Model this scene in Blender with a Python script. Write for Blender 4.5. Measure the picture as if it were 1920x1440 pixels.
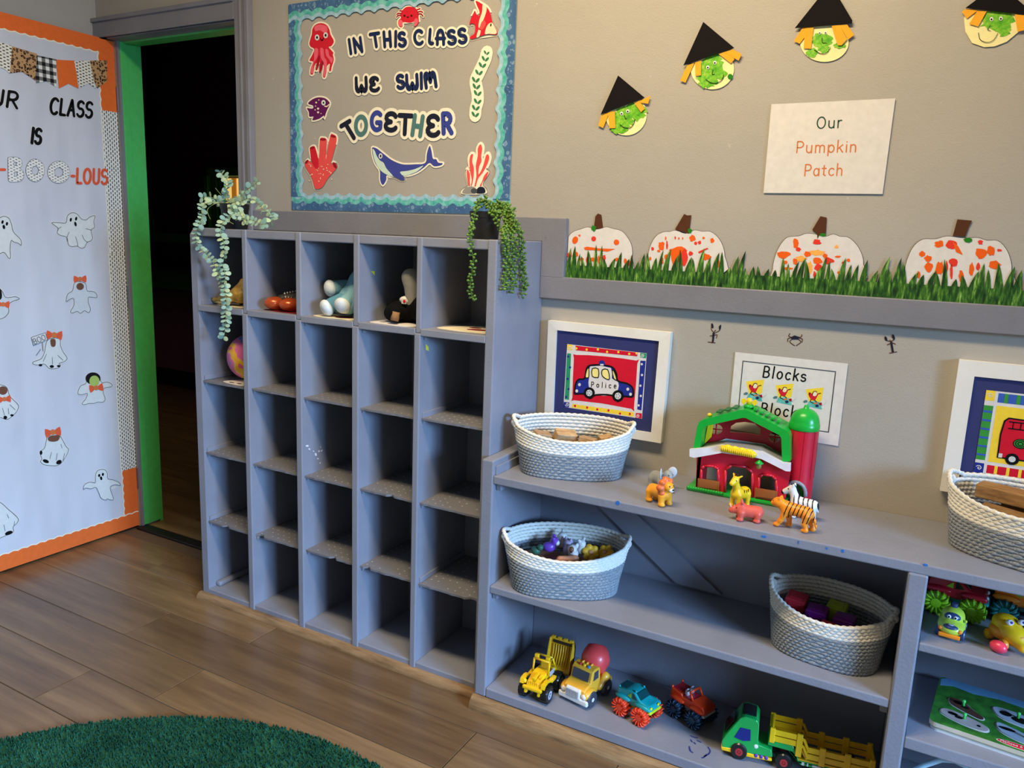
import bpy, bmesh, math, random
import numpy as np
from mathutils import Vector, Matrix
from mathutils.geometry import tessellate_polygon
random.seed(7)
SC = bpy.context.scene
COL = SC.collection
for _o in list(bpy.data.objects):
    bpy.data.objects.remove(_o)

# ------------------------------------------------------------------ camera
FPX = 1442.0
_yaw, _pit, _rol = [math.radians(a) for a in (28.31, 10.70, -2.27)]
_f = Vector((-math.sin(_yaw)*math.cos(_pit), math.cos(_yaw)*math.cos(_pit), -math.sin(_pit)))
_r = Vector((math.cos(_yaw), math.sin(_yaw), 0))
_d = _f.cross(_r)
_c, _s = math.cos(_rol), math.sin(_rol)
CR, CD, CF = _c*_r+_s*_d, -_s*_r+_c*_d, _f
CAM = Vector((0, 0, 1.30))
cd = bpy.data.cameras.new('camera')
cam = bpy.data.objects.new('camera', cd)
COL.objects.link(cam)
cam.matrix_world = Matrix(((CR.x, -CD.x, -CF.x, CAM.x), (CR.y, -CD.y, -CF.y, CAM.y), (CR.z, -CD.z, -CF.z, CAM.z), (0, 0, 0, 1)))
cd.sensor_width = 36
cd.lens = FPX/1920*36
cd.clip_start = 0.02
SC.camera = cam

# ------------------------------------------------------------------ world, lights, exposure
vs = SC.view_settings
vs.view_transform = 'Standard'
vs.look = 'None'
vs.gamma = 1
vs.use_curve_mapping = False
vs.exposure = 0.14
W = bpy.data.worlds.new('world')
SC.world = W
W.use_nodes = True
W.node_tree.nodes['Background'].inputs[0].default_value = (0.45, 0.62, 1.0, 1)
W.node_tree.nodes['Background'].inputs[1].default_value = 1.0

def area(name, loc, rot, sx, sy, power, col, spread=180):
    l = bpy.data.lights.new(name, 'AREA')
    l.shape = 'RECTANGLE'
    l.size, l.size_y = sx, sy
    l.energy = power
    l.color = col
    l.spread = math.radians(spread)
    o = bpy.data.objects.new(name, l)
    COL.objects.link(o)
    o.location = loc
    o.rotation_euler = rot
    return o

# sky light falling in through the window in the right-hand wall, and the warm ceiling lamp above; both lie outside the picture
area('window_right_offscreen', (3.36, -0.15, 1.72), (0, math.radians(57), 0), 0.85, 1.7, 270, (0.32, 0.58, 1.0), 88)
area('ceiling_lamp_offscreen', (-0.75, 0.95, 2.66), (0, 0, 0), 1.15, 0.3, 48, (1.0, 0.78, 0.48))

# ------------------------------------------------------------------ helpers: materials
def lin(c):
    if isinstance(c, str):
        c = tuple(int(c[i:i+2], 16) for i in (0, 2, 4))
    return tuple(((x/255)/12.92 if x/255 <= .04045 else ((x/255+.055)/1.055)**2.4) for x in c)+(1,)

class NT:
    def __init__(s, m):
        s.t = m.node_tree
        s.n = s.t.nodes
        s.l = s.t.links
    def new(s, ty, **kw):
        n = s.n.new(ty)
        for k, v in kw.items():
            setattr(n, k, v)
        return n
    def lk(s, a, b):
        s.l.new(a, b)
    def coord(s, scale=(1, 1, 1), rot=(0, 0, 0)):
        tc = s.new('ShaderNodeTexCoord')
        mp = s.new('ShaderNodeMapping')
        mp.inputs['Scale'].default_value = scale
        mp.inputs['Rotation'].default_value = rot
        s.lk(tc.outputs['Object'], mp.inputs[0])
        return mp.outputs[0]
    def noise(s, v, scale, detail=4, rough=.55):
        n = s.new('ShaderNodeTexNoise')
        n.inputs['Scale'].default_value = scale
        n.inputs['Detail'].default_value = detail
        n.inputs['Roughness'].default_value = rough
        s.lk(v, n.inputs['Vector'])
        return n.outputs['Fac']
    def ramp(s, fac, stops, interp='LINEAR'):
        r = s.new('ShaderNodeValToRGB')
        r.color_ramp.interpolation = interp
        e = r.color_ramp.elements
        while len(e) < len(stops):
            e.new(.5)
        for q, (p, c) in zip(e, stops):
            q.position = p
            q.color = c if len(c) == 4 else tuple(c)+(1,)
        s.lk(fac, r.inputs[0])
        return r.outputs[0]
    def math(s, op, a, b=None):
        n = s.new('ShaderNodeMath', operation=op)
        for i, x in enumerate((a, b)):
            if x is None:
                continue
            if isinstance(x, (int, float)):
                n.inputs[i].default_value = x
            else:
                s.lk(x, n.inputs[i])
        return n.outputs[0]
    def mix(s, fac, a, b, mode='MIX'):
        n = s.new('ShaderNodeMix', data_type='RGBA', blend_type=mode)
        for i, x in ((0, fac), (6, a), (7, b)):
            if isinstance(x, (int, float)):
                n.inputs[i].default_value = x
            elif isinstance(x, tuple):
                n.inputs[i].default_value = x
            else:
                s.lk(x, n.inputs[i])
        return n.outputs[2]
    def bump(s, h, strength, dist=.002):
        b = s.new('ShaderNodeBump')
        b.inputs['Strength'].default_value = strength
        b.inputs['Distance'].default_value = dist
        s.lk(h, b.inputs['Height'])
        return b.outputs[0]

MATS = {}
def base_mat(name, rough=.5, spec=.5):
    m = bpy.data.materials.new(name)
    m.use_nodes = True
    b = m.node_tree.nodes['Principled BSDF']
    b.inputs['Roughness'].default_value = rough
    b.inputs['Specular IOR Level'].default_value = spec
    MATS[name] = m
    return m, NT(m), b

def M(name, c=None, rough=.5, spec=.5, var=.05, scale=30, bump=0, bscale=250, metal=0, coat=0, emit=0, alpha=1, trans=0):
    if name in MATS:
        return MATS[name]
    m, t, b = base_mat(name, rough, spec)
    c = lin(c)
    v = t.coord()
    n = t.noise(v, scale)
    lo = tuple(x*(1-var*1.6) for x in c[:3])+(1,)
    hi = tuple(min(1, x*(1+var*1.6)) for x in c[:3])+(1,)
    t.lk(t.ramp(n, [(.3, lo), (.7, hi)]), b.inputs['Base Color'])
    b.inputs['Metallic'].default_value = metal
    if coat:
        b.inputs['Coat Weight'].default_value = coat
    if bump:
        t.lk(t.bump(t.noise(v, bscale, 3), bump), b.inputs['Normal'])
    if emit:
        b.inputs['Emission Color'].default_value = c
        b.inputs['Emission Strength'].default_value = emit
    if alpha < 1:
        b.inputs['Alpha'].default_value = alpha
    if trans:
        b.inputs['Transmission Weight'].default_value = trans
    return m

# ------------------------------------------------------------------ helpers: meshes
class MB:
    def __init__(s):
        s.v, s.f = [], []
    def add(s, vs_, fs, mx=None):
        o = len(s.v)
        for p in vs_:
            p = Vector(p)
            s.v.append(tuple(mx @ p) if mx else tuple(p))
        s.f += [tuple(i+o for i in f) for f in fs]
        return s
    def box(s, c, d, bev=0, mx=None, seg=2):
        if not bev:
            x, y, z = [k/2 for k in d]
            vv = [(c[0]+a*x, c[1]+b*y, c[2]+e*z) for a in (-1, 1) for b in (-1, 1) for e in (-1, 1)]
            return s.add(vv, [(0, 1, 3, 2), (4, 6, 7, 5), (0, 4, 5, 1), (2, 3, 7, 6), (0, 2, 6, 4), (1, 5, 7, 3)], mx)
        bm = bmesh.new()
        bmesh.ops.create_cube(bm, size=1)
        for v in bm.verts:
            v.co = Vector((v.co.x*d[0]+c[0], v.co.y*d[1]+c[1], v.co.z*d[2]+c[2]))
        bmesh.ops.bevel(bm, geom=bm.edges[:], offset=min(bev, min(d)*.49), segments=seg, profile=.5, affect='EDGES')
        bm.verts.index_update()
        s.add([v.co for v in bm.verts], [[v.index for v in f.verts] for f in bm.faces], mx)
        bm.free()
        return s
    def b2(s, x0, x1, y0, y1, z0, z1, bev=0, mx=None, seg=2):
        return s.box(((x0+x1)/2, (y0+y1)/2, (z0+z1)/2), (abs(x1-x0), abs(y1-y0), abs(z1-z0)), bev, mx, seg)
    def tube(s, pts, r, n=8, closed=False, mx=None, mod=None, flat=1.0):
        P = [Vector(p) for p in pts]
        k = len(P)
        R = r if isinstance(r, (list, tuple)) else [r]*k
        vv, ff = [], []
        up = None
        for i in range(k):
            if closed:
                t = P[(i+1) % k]-P[i-1]
            else:
                t = P[min(i+1, k-1)]-P[max(i-1, 0)]
            if t.length < 1e-9:
                t = Vector((0, 0, 1))
            t.normalize()
            if up is None:
                up = Vector((0, 0, 1)) if abs(t.z) < .9 else Vector((1, 0, 0))
            a = (up-t*up.dot(t))
            if a.length < 1e-6:
                a = Vector((1, 0, 0))-t*t.x
            a.normalize()
            up = a
            b = t.cross(a)
            for j in range(n):
                th = 2*math.pi*j/n
                rr = R[i]*(mod(i, j) if mod else 1)
                vv.append(P[i]+a*(math.cos(th)*rr)+b*(math.sin(th)*rr*flat))
        for i in range(k if closed else k-1):
            i2 = (i+1) % k
            for j in range(n):
                j2 = (j+1) % n
                ff.append((i*n+j, i*n+j2, i2*n+j2, i2*n+j))
        if not closed:
            ff.append(tuple(range(n-1, -1, -1)))
            ff.append(tuple((k-1)*n+j for j in range(n)))
        return s.add(vv, ff, mx)
    def cyl(s, p0, p1, r0, r1=None, n=20, mx=None):
        return s.tube([p0, p1], [r0, r0 if r1 is None else r1], n, mx=mx)
    def lathe(s, prof, n=24, mx=None, sx=1, sy=1):
        vv, ff = [], []
        for (r, z) in prof:
            for j in range(n):
                a = 2*math.pi*j/n
                vv.append((r*math.cos(a)*sx, r*math.sin(a)*sy, z))
        for i in range(len(prof)-1):
            for j in range(n):
                j2 = (j+1) % n
                ff.append((i*n+j, i*n+j2, (i+1)*n+j2, (i+1)*n+j))
        if prof[0][0] > 1e-6:
            ff.append(tuple(range(n-1, -1, -1)))
        if prof[-1][0] > 1e-6:
            ff.append(tuple((len(prof)-1)*n+j for j in range(n)))
        return s.add(vv, ff, mx)
    def ell(s, c, r, nu=16, nv=10, mx=None):
        if not isinstance(r, (tuple, list)):
            r = (r, r, r)
        prof = [(max(1e-7, math.sin(math.pi*i/nv)), -math.cos(math.pi*i/nv)) for i in range(nv+1)]
        m = Matrix.Translation(c) @ Matrix.Diagonal((r[0], r[1], r[2], 1))
        return s.lathe(prof, nu, (mx @ m) if mx else m)
    def prism(s, loops, fn, t0, t1, back=False):
        """polygon loops (u,v) mapped by fn(u,v,off); front at t1, walls down to t0"""
        if not isinstance(loops[0][0], (tuple, list)):
            loops = [loops]
        flat = [p for lp in loops for p in lp]
        tris = tessellate_polygon([[Vector((p[0], p[1], 0)) for p in lp] for lp in loops])
        o = len(s.v)
        n = len(flat)
        s.v += [tuple(fn(p[0], p[1], t1)) for p in flat]
        for t in tris:
            a, b, c = [Vector((flat[i][0], flat[i][1])) for i in t]
            cr = (b-a).cross(c-a) if hasattr(Vector((0, 0)), 'cross') else 1
            s.f.append(tuple(i+o for i in (t if cr > 0 else t[::-1])))
        if t0 != t1:
            s.v += [tuple(fn(p[0], p[1], t0)) for p in flat]
            if back:
                s.f += [tuple(i+o+n for i in t) for t in tris]
            k = 0
            for lp in loops:
                m = len(lp)
                for i in range(m):
                    a, b = k+i, k+(i+1) % m
                    s.f.append((o+a, o+b, o+n+b, o+n+a))
                k += m
        return s
    def build(s, name, mat, parent=None, smooth=False, world=False, auto=None):
        me = bpy.data.meshes.new(name)
        off = Vector(parent.location) if (world and parent) else Vector((0, 0, 0))
        me.from_pydata([(p[0]-off.x, p[1]-off.y, p[2]-off.z) for p in s.v], [], s.f)
        me.materials.append(MATS[mat] if isinstance(mat, str) else mat)
        if smooth or auto:
            me.polygons.foreach_set('use_smooth', [True]*len(me.polygons))
        bm = bmesh.new()
        bm.from_mesh(me)
        bmesh.ops.recalc_face_normals(bm, faces=bm.faces[:])
        if auto:
            for e in bm.edges:
                if len(e.link_faces) == 2 and e.calc_face_angle(0) > math.radians(auto):
                    e.smooth = False
        bm.to_mesh(me)
        bm.free()
        o = bpy.data.objects.new(name, me)
        COL.objects.link(o)
        if parent:
            o.parent = parent
        return o

def tag(o, label=None, cat=None, group=None, kind=None):
    for k, v in (('label', label), ('category', cat), ('group', group), ('kind', kind)):
        if v:
            o[k] = v
    return o

def thing(name, label, cat, loc=(0, 0, 0), rotz=0, group=None):
    o = bpy.data.objects.new(name, None)
    o.empty_display_size = .02
    COL.objects.link(o)
    o.location = loc
    o.rotation_euler = (0, 0, rotz)
    return tag(o, label, cat, group)

def solo(mb, name, mat, label, cat, group=None, smooth=False, auto=None, kind=None, base=None):
    """a thing that is one mesh given in world coordinates; origin moved to its base centre"""
    A = np.array(mb.v)
    b = base or ((A[:, 0].min()+A[:, 0].max())/2, (A[:, 1].min()+A[:, 1].max())/2, A[:, 2].min())
    mb.v = [tuple(q) for q in (A-np.array(b))]
    o = mb.build(name, mat, None, smooth, auto=auto)
    o.location = b
    return tag(o, label, cat, group, kind)

def struct(mb, name, mat, parent=None, smooth=False, auto=None):
    o = mb.build(name, mat, parent, smooth, auto=auto)
    if not parent:
        o['kind'] = 'structure'
    return o

# ------------------------------------------------------------------ helpers: photo pixels -> points on a real plane
def ray(u, v):
    return CF+CR*((u-960)/FPX)+CD*((v-720)/FPX)

def on(u, v, axis, val):
    d = ray(u, v)
    return CAM+d*((val-CAM[axis])/d[axis])

def zm(x0, y0, s):
    return lambda pts: [(x0+p[0]/s, y0+p[1]/s) for p in pts]

class Art:
    def __init__(s, O, U, V):
        s.O, s.U, s.V = Vector(O), Vector(U).normalized(), Vector(V).normalized()
        s.N = s.U.cross(s.V)
    def P(s, u, v, off=0):
        return s.O+s.U*u+s.V*v+s.N*off
    def px(s, pts):
        out = []
        for a, b in pts:
            d = ray(a, b)
            t = (s.O-CAM).dot(s.N)/d.dot(s.N)
            q = CAM+d*t-s.O
            out.append((q.dot(s.U), q.dot(s.V)))
        return out
    def poly(s, mb, uv, off, th=.0006):
        mb.prism(uv, s.P, off-th, off)
        return mb
    def stroke(s, mb, uv, r, off, rect=False):
        pts = [Vector(p) for p in uv]
        pts = [p for i, p in enumerate(pts) if i == 0 or (p-pts[i-1]).length > 1e-7]
        n = len(pts)
        off0 = off
        s.lift = (getattr(s, 'lift', 0)+1) % 12
        off = off0+s.lift*1.6e-5
        def disc(c):
            k = 12
            s.lift = (s.lift+1) % 12
            off = off0+s.lift*1.6e-5+1.2e-4
            vv = [s.P(c.x+r*math.cos(2*math.pi*i/k), c.y+r*math.sin(2*math.pi*i/k), off) for i in range(k)]
            mb.add(vv, [tuple(range(k))])
        if n == 1:
            disc(pts[0])
            return mb
        dirs = [(pts[i+1]-pts[i]).normalized() for i in range(n-1)]
        for i in range(n-1):
            def nm(j):
                if 0 < j < n-1 and dirs[j-1].dot(dirs[j]) > .75:
                    a = (dirs[j-1]+dirs[j]).normalized()
                    k = 1/max(.5, a.dot(dirs[j]))
                else:
                    a, k = dirs[i], 1
                return Vector((-a.y, a.x))*r*k
            na, nb = nm(i), nm(i+1)
            a, b = pts[i], pts[i+1]
            q = [a-na, b-nb, b+nb, a+na]
            mb.add([s.P(p.x, p.y, off) for p in q], [(0, 1, 2, 3)])
        if not rect:
            disc(pts[0])
            disc(pts[-1])
        for j in range(1, n-1):
            if dirs[j-1].dot(dirs[j]) <= .75:
                disc(pts[j])
        return mb

def cr(pts, n=6, closed=True):
    out = []
    k = len(pts)
    P = [Vector(p[:2]) if len(p) == 2 else Vector(p) for p in pts]
    rng = range(k) if closed else range(k-1)
    for i in rng:
        if closed:
            a, b, c, d = P[i-1], P[i], P[(i+1) % k], P[(i+2) % k]
        else:
            a, b, c, d = P[max(i-1, 0)], P[i], P[i+1], P[min(i+2, k-1)]
        for j in range(n):
            t = j/n
            q = .5*((2*b)+(c-a)*t+(2*a-5*b+4*c-d)*t*t+(3*b-a-3*c+d)*t**3)
            out.append(tuple(q))
    if not closed:
        out.append(tuple(P[-1]))
    return out

def ell2(cx, cy, rx, ry=None, rot=0, n=20):
    ry = rx if ry is None else ry
    c, s = math.cos(math.radians(rot)), math.sin(math.radians(rot))
    return [(cx+rx*math.cos(t)*c-ry*math.sin(t)*s, cy+rx*math.cos(t)*s+ry*math.sin(t)*c) for t in [2*math.pi*i/n for i in range(n)]]

def grow(uv, d):
    """offset a closed outline outwards by d"""
    P = [Vector(p) for p in uv]
    n = len(P)
    A = sum(P[i].x*P[(i+1) % n].y-P[(i+1) % n].x*P[i].y for i in range(n))
    sg = 1 if A > 0 else -1
    out = []
    for i in range(n):
        e1, e2 = (P[i]-P[i-1]), (P[(i+1) % n]-P[i])
        if e1.length < 1e-9 or e2.length < 1e-9:
            out.append(tuple(P[i]))
            continue
        e1.normalize()
        e2.normalize()
        n1, n2 = Vector((e1.y, -e1.x)), Vector((e2.y, -e2.x))
        q = n1+n2
        if q.length < .3:
            q = n1
        q = q.normalized()*min(1.6, 1/max(.4, q.normalized().dot(n1)))
        out.append(tuple(P[i]+q*d*sg))
    return out

def arc(cx, cy, rx, ry, a0, a1, n=12):
    return [(cx+rx*math.cos(math.radians(a0+(a1-a0)*i/n)), cy+ry*math.sin(math.radians(a0+(a1-a0)*i/n))) for i in range(n+1)]

_S = arc(.27, .74, .23, .24, 35, 250, 12)+arc(.27, .26, .25, .26, 70, -150, 12)
GL = {
 'A': (.62, [[(.05, 0), (.31, 1), (.57, 0)], [(.15, .36), (.47, .36)]]),
 'a2': (.62, [arc(.31, .5, .22, .48, 180, 0, 10), [(.09, .5), (.08, .02)], [(.53, .5), (.54, .02)], [(.0, .42), (.62, .42)]]),
 'B': (.6, [[(.06, 0), (.06, 1), (.28, 1)]+arc(.28, .76, .22, .24, 90, -90, 8)+[(.06, .52)], [(.06, .52), (.3, .52)]+arc(.3, .26, .25, .26, 90, -90, 8)+[(.06, 0)]]),
 'C': (.64, [arc(.36, .5, .32, .5, 48, 312, 18)]),
 'E': (.56, [arc(.3, .75, .25, .25, 20, 268, 12), arc(.3, .25, .28, .25, 92, 335, 12)]),
 'F': (.5, [[(.06, 0), (.06, 1), (.48, 1)], [(.06, .54), (.4, .54)]]),
 'G': (.66, [arc(.36, .5, .31, .5, 50, 300, 18)+[(.56, .1), (.58, .42), (.36, .42)]]),
 'H': (.62, [[(.07, 0), (.07, 1)], [(.55, 0), (.55, 1)], [(.07, .47), (.55, .47)]]),
 'I': (.16, [[(.08, 0), (.08, 1)]]),
 'L': (.46, [[(.06, 1), (.06, 0), (.44, 0)]]),
 'l2': (.4, [[(.1, 1), (.08, .3)]+arc(.26, .2, .18, .2, 180, 300, 6)]),
 'M': (.8, [[(.05, 0)]+arc(.17, .72, .12, .26, 180, 40, 6)+[(.4, .35)]+arc(.63, .72, .12, .26, 140, 0, 6)+[(.75, 0)]]),
 'N': (.64, [[(.07, 0), (.07, 1)], [(.07, .97), (.57, .03)], [(.57, 0), (.57, 1)]]),
 'O': (.7, [arc(.35, .5, .3, .5, 0, 360, 24)]),
 'P': (.56, [[(.06, 0), (.06, 1), (.28, 1)]+arc(.28, .73, .24, .27, 90, -90, 8)+[(.06, .46)]]),
 'R': (.58, [[(.06, 0), (.06, 1), (.28, 1)]+arc(.28, .74, .22, .26, 90, -90, 8)+[(.06, .48)], [(.26, .48), (.54, 0)]]),
 'S': (.54, [_S]),
 'T': (.6, [[(.03, 1), (.57, 1)], [(.3, 1), (.3, 0)]]),
 'U': (.6, [[(.06, 1), (.06, .3)]+arc(.3, .28, .24, .28, 180, 360, 10)+[(.54, 1)]]),
 'W': (.86, [[(.08, 1)]+arc(.2, .3, .14, .3, 180, 300, 6)+[(.43, .42)]+arc(.64, .3, .14, .3, 240, 360, 6)+[(.78, 1)]]),
 '-': (.34, [[(.05, .48), (.29, .48)]]),
 'a': (.52, [arc(.24, .32, .2, .32, 0, 360, 18), [(.45, .64), (.45, 0)]]),
 'c': (.48, [arc(.27, .32, .22, .32, 45, 315, 14)]),
 'e': (.52, [[(.05, .34), (.46, .34)]+arc(.26, .32, .21, .32, 5, 310, 16)]),
 'h': (.52, [[(.06, 1.05), (.06, 0)], [(.06, .4)]+arc(.25, .4, .19, .24, 150, 0, 8)+[(.44, 0)]]),
 'i': (.18, [[(.09, .64), (.09, 0)], [(.09, .9)]]),
 'k': (.48, [[(.06, 1.05), (.06, 0)], [(.42, .64), (.06, .28)], [(.2, .4), (.45, 0)]]),
 'l': (.18, [[(.09, 1.05), (.09, 0)]]),
 'm': (.8, [[(.06, .64), (.06, 0)], [(.06, .4)]+arc(.22, .42, .16, .22, 150, 0, 8)+[(.38, 0)], [(.38, .4)]+arc(.55, .42, .17, .22, 150, 0, 8)+[(.72, 0)]]),
 'n': (.52, [[(.06, .64), (.06, 0)], [(.06, .4)]+arc(.25, .4, .19, .24, 150, 0, 8)+[(.44, 0)]]),
 'o': (.54, [arc(.27, .32, .22, .32, 0, 360, 20)]),
 'p': (.54, [[(.06, .64), (.06, -.3)], arc(.28, .32, .21, .32, 0, 360, 18)]),
 'r': (.36, [[(.06, .64), (.06, 0)], [(.06, .38)]+arc(.26, .38, .2, .26, 165, 75, 6)]),
 's': (.44, [[(p[0]*.8, p[1]*.64) for p in _S]]),
 't': (.36, [[(.16, .9), (.16, .1), (.3, 0)], [(.02, .64), (.32, .64)]]),
 'u': (.52, [[(.06, .64), (.06, .24)]+arc(.25, .24, .19, .24, 180, 360, 8), [(.44, .64), (.44, 0)]]),
 'd': (.52, [arc(.24, .32, .2, .32, 0, 360, 18), [(.45, 1.05), (.45, 0)]]),
 'g': (.52, [arc(.24, .32, .2, .32, 0, 360, 18), [(.45, .64), (.45, -.1)]+arc(.25, -.1, .2, .2, 0, -130, 6)]),
 '&': (.6, [[(.56, 0), (.16, .72)]+arc(.28, .82, .13, .16, 200, -20, 8)+[(.12, .36)]+arc(.26, .2, .2, .2, 150, 330, 8)+[(.54, .4)]]),
 'D': (.6, [[(.06, 0), (.06, 1), (.24, 1)]+arc(.24, .5, .32, .5, 90, -90, 12)+[(.06, 0)]]),
}

def glyph_px(key, ox, oy, h, slope=0., rot=0., wide=1.):
    """strokes of one glyph in photo pixels: baseline start (ox,oy), cap height h px, rot in degrees (clockwise in the picture)"""
    w, st = GL[key]
    c, s = math.cos(math.radians(rot)), math.sin(math.radians(rot))
    out = []
    for k in st:
        out.append([(ox+(x*wide*h+slope*y*h)*c+y*h*s, oy+(x*wide*h+slope*y*h)*s-y*h*c) for x, y in k])
    return w*wide*h, out

def write(art, text, p0, p1, h, slope=0., gap=.12, keys=None):
    """text laid from baseline point p0 to p1 (photo pixels); returns uv strokes"""
    ks = keys or list(text)
    ang = math.degrees(math.atan2(p1[1]-p0[1], p1[0]-p0[0]))
    L = math.hypot(p1[0]-p0[0], p1[1]-p0[1])
    tot = sum((.35 if k == ' ' else GL[k][0])+gap for k in ks)-gap
    wd = L/(tot*h)
    x = 0
    res = []
    for k in ks:
        if k == ' ':
            x += (.35+gap)*h*wd
            continue
        ox = p0[0]+x*math.cos(math.radians(ang))
        oy = p0[1]+x*math.sin(math.radians(ang))
        w, st = glyph_px(k, ox, oy, h, slope, ang, wd)
        res.append([art.px(q) for q in st])
        x += w+gap*h*wd
    return res

# ------------------------------------------------------------------ helpers: organic bodies (smooth union of shapes -> surface net)
def sdf_mesh(prims, h, k=.004):
    los, his = [], []
    for p in prims:
        if p[0] == 'e':
            los.append(np.array(p[1])-np.array(p[2]))
            his.append(np.array(p[1])+np.array(p[2]))
        else:
            a, b, r0, r1 = np.array(p[1]), np.array(p[2]), p[3], p[4]
            los += [a-r0, b-r1]
            his += [a+r0, b+r1]
    lo = np.min(los, 0)-3*h
    hi = np.max(his, 0)+3*h
    n = np.ceil((hi-lo)/h).astype(int)+1
    gx, gy, gz = np.meshgrid(*[lo[i]+h*np.arange(n[i]) for i in range(3)], indexing='ij')
    P = np.stack([gx, gy, gz], -1)
    D = None
    for p in prims:
        if p[0] == 'e':
            q = P-np.array(p[1])
            r = np.array(p[2])
            k0 = np.linalg.norm(q/r, axis=-1)
            k1 = np.linalg.norm(q/(r*r), axis=-1)+1e-9
            d = k0*(k0-1)/k1
        else:
            a, b, r0, r1 = np.array(p[1], float), np.array(p[2], float), p[3], p[4]
            ab = b-a
            t = np.clip(((P-a)@ab)/(ab@ab+1e-12), 0, 1)
            d = np.linalg.norm(P-a-t[..., None]*ab, axis=-1)-(r0+(r1-r0)*t)
        if D is None:
            D = d
        else:
            hh = np.clip(k-np.abs(D-d), 0, None)/k
            D = np.minimum(D, d)-hh*hh*k*.25
    s = D < 0
    nx, ny, nz = n
    cnt = np.zeros((nx-1, ny-1, nz-1))
    acc = np.zeros((nx-1, ny-1, nz-1, 3))
    offs = [(i, j, l) for i in (0, 1) for j in (0, 1) for l in (0, 1)]
    sl = lambda o: tuple(slice(o[a], n[a]-1+o[a]) for a in range(3))
    for o in offs:
        for ax in range(3):
            if o[ax] == 1:
                continue
            o2 = list(o)
            o2[ax] = 1
            d0, d1 = D[sl(o)], D[sl(o2)]
            c = (d0 < 0) != (d1 < 0)
            t = np.where(c, d0/np.where(c, d0-d1, 1), 0)
            pos = np.zeros(c.shape+(3,))
            for a in range(3):
                pos[..., a] = o[a]
            pos[..., ax] = pos[..., ax]+t
            acc += pos*c[..., None]
            cnt += c
    act = cnt > 0
    idx = -np.ones(act.shape, int)
    idx[act] = np.arange(act.sum())
    cells = np.argwhere(act)
    V = lo+h*(cells+acc[act]/cnt[act][:, None])
    F = []
    for ax in range(3):
        a1, a2 = (ax+1) % 3, (ax+2) % 3
        s0 = [slice(None)]*3
        s1 = [slice(None)]*3
        s0[ax] = slice(0, n[ax]-1)
        s1[ax] = slice(1, n[ax])
        ch = s[tuple(s0)] != s[tuple(s1)]
        E = np.argwhere(ch)
        ins = s[tuple(s0)][ch]
        for e, q in zip(E, ins):
            if e[a1] < 1 or e[a2] < 1 or e[a1] >= n[a1]-1 or e[a2] >= n[a2]-1:
                continue
            c = []
            for da, db in ((-1, -1), (0, -1), (0, 0), (-1, 0)):
                w = list(e)
                w[a1] += da
                w[a2] += db
                c.append(idx[tuple(w)])
            F.append(tuple(c if q else c[::-1]))
    return V, F

def organic(name, prims, mat, parent=None, h=.0016, k=.005, world=False):
    V, F = sdf_mesh(prims, h, k)
    mb = MB()
    mb.v = [tuple(p) for p in V]
    mb.f = [tuple(int(i) for i in f) for f in F]
    return mb.build(name, mat, parent, True, world)

def copy_tree(o, parent=None, depth=0):
    c = o.copy()
    COL.objects.link(c)
    if parent:
        c.parent = parent
    for ch in list(o.children):
        copy_tree(ch, c)
    return c
# ------------------------------------------------------------------ special surface materials
def wall_paint(name, c, bump=.25, chips=True):
    m, t, b = base_mat(name, .55, .35)
    v = t.coord()
    c = lin(c)
    n = t.noise(v, 2.2, 5)
    col = t.ramp(n, [(.3, tuple(x*.95 for x in c[:3])), (.7, tuple(min(1, x*1.05) for x in c[:3]))])
    if chips:
        n2 = t.noise(v, 28, 3)
        k = t.ramp(n2, [(.745, (0, 0, 0)), (.765, (1, 1, 1))])
        col = t.mix(t.math('MULTIPLY', k, .35), col, lin((214, 210, 200)))
    t.lk(col, b.inputs['Base Color'])
    h = t.math('ADD', t.noise(v, 260, 3), t.math('MULTIPLY', t.noise(v, 24, 4), 1.3))
    t.lk(t.bump(h, bump, .0025), b.inputs['Normal'])
    return m

def furniture_paint(name, c, wear=(196, 200, 212)):
    """thick brushed enamel with chips and scuffs that show a paler undercoat"""
    m, t, b = base_mat(name, .38, .5)
    c = lin(c)
    v = t.coord()
    n = t.noise(v, 6, 5)
    col = t.ramp(n, [(.3, tuple(x*.92 for x in c[:3])), (.7, tuple(x*1.08 for x in c[:3]))])
    n2 = t.noise(v, 46, 5, .65)
    k = t.ramp(n2, [(.73, (0, 0, 0)), (.76, (1, 1, 1))])
    col = t.mix(t.math('MULTIPLY', k, .45), col, lin(wear))
    n3 = t.noise(t.coord((1, 1, .3)), 33, 4, .7)
    k3 = t.ramp(n3, [(.245, (1, 1, 1)), (.27, (0, 0, 0))])
    col = t.mix(t.math('MULTIPLY', k3, .5), col, lin((60, 66, 92)))
    t.lk(col, b.inputs['Base Color'])
    h = t.math('ADD', t.noise(v, 160, 4), t.noise(t.coord((1, 1, .25)), 60, 4))
    t.lk(t.bump(h, .3, .002), b.inputs['Normal'])
    return m

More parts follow.
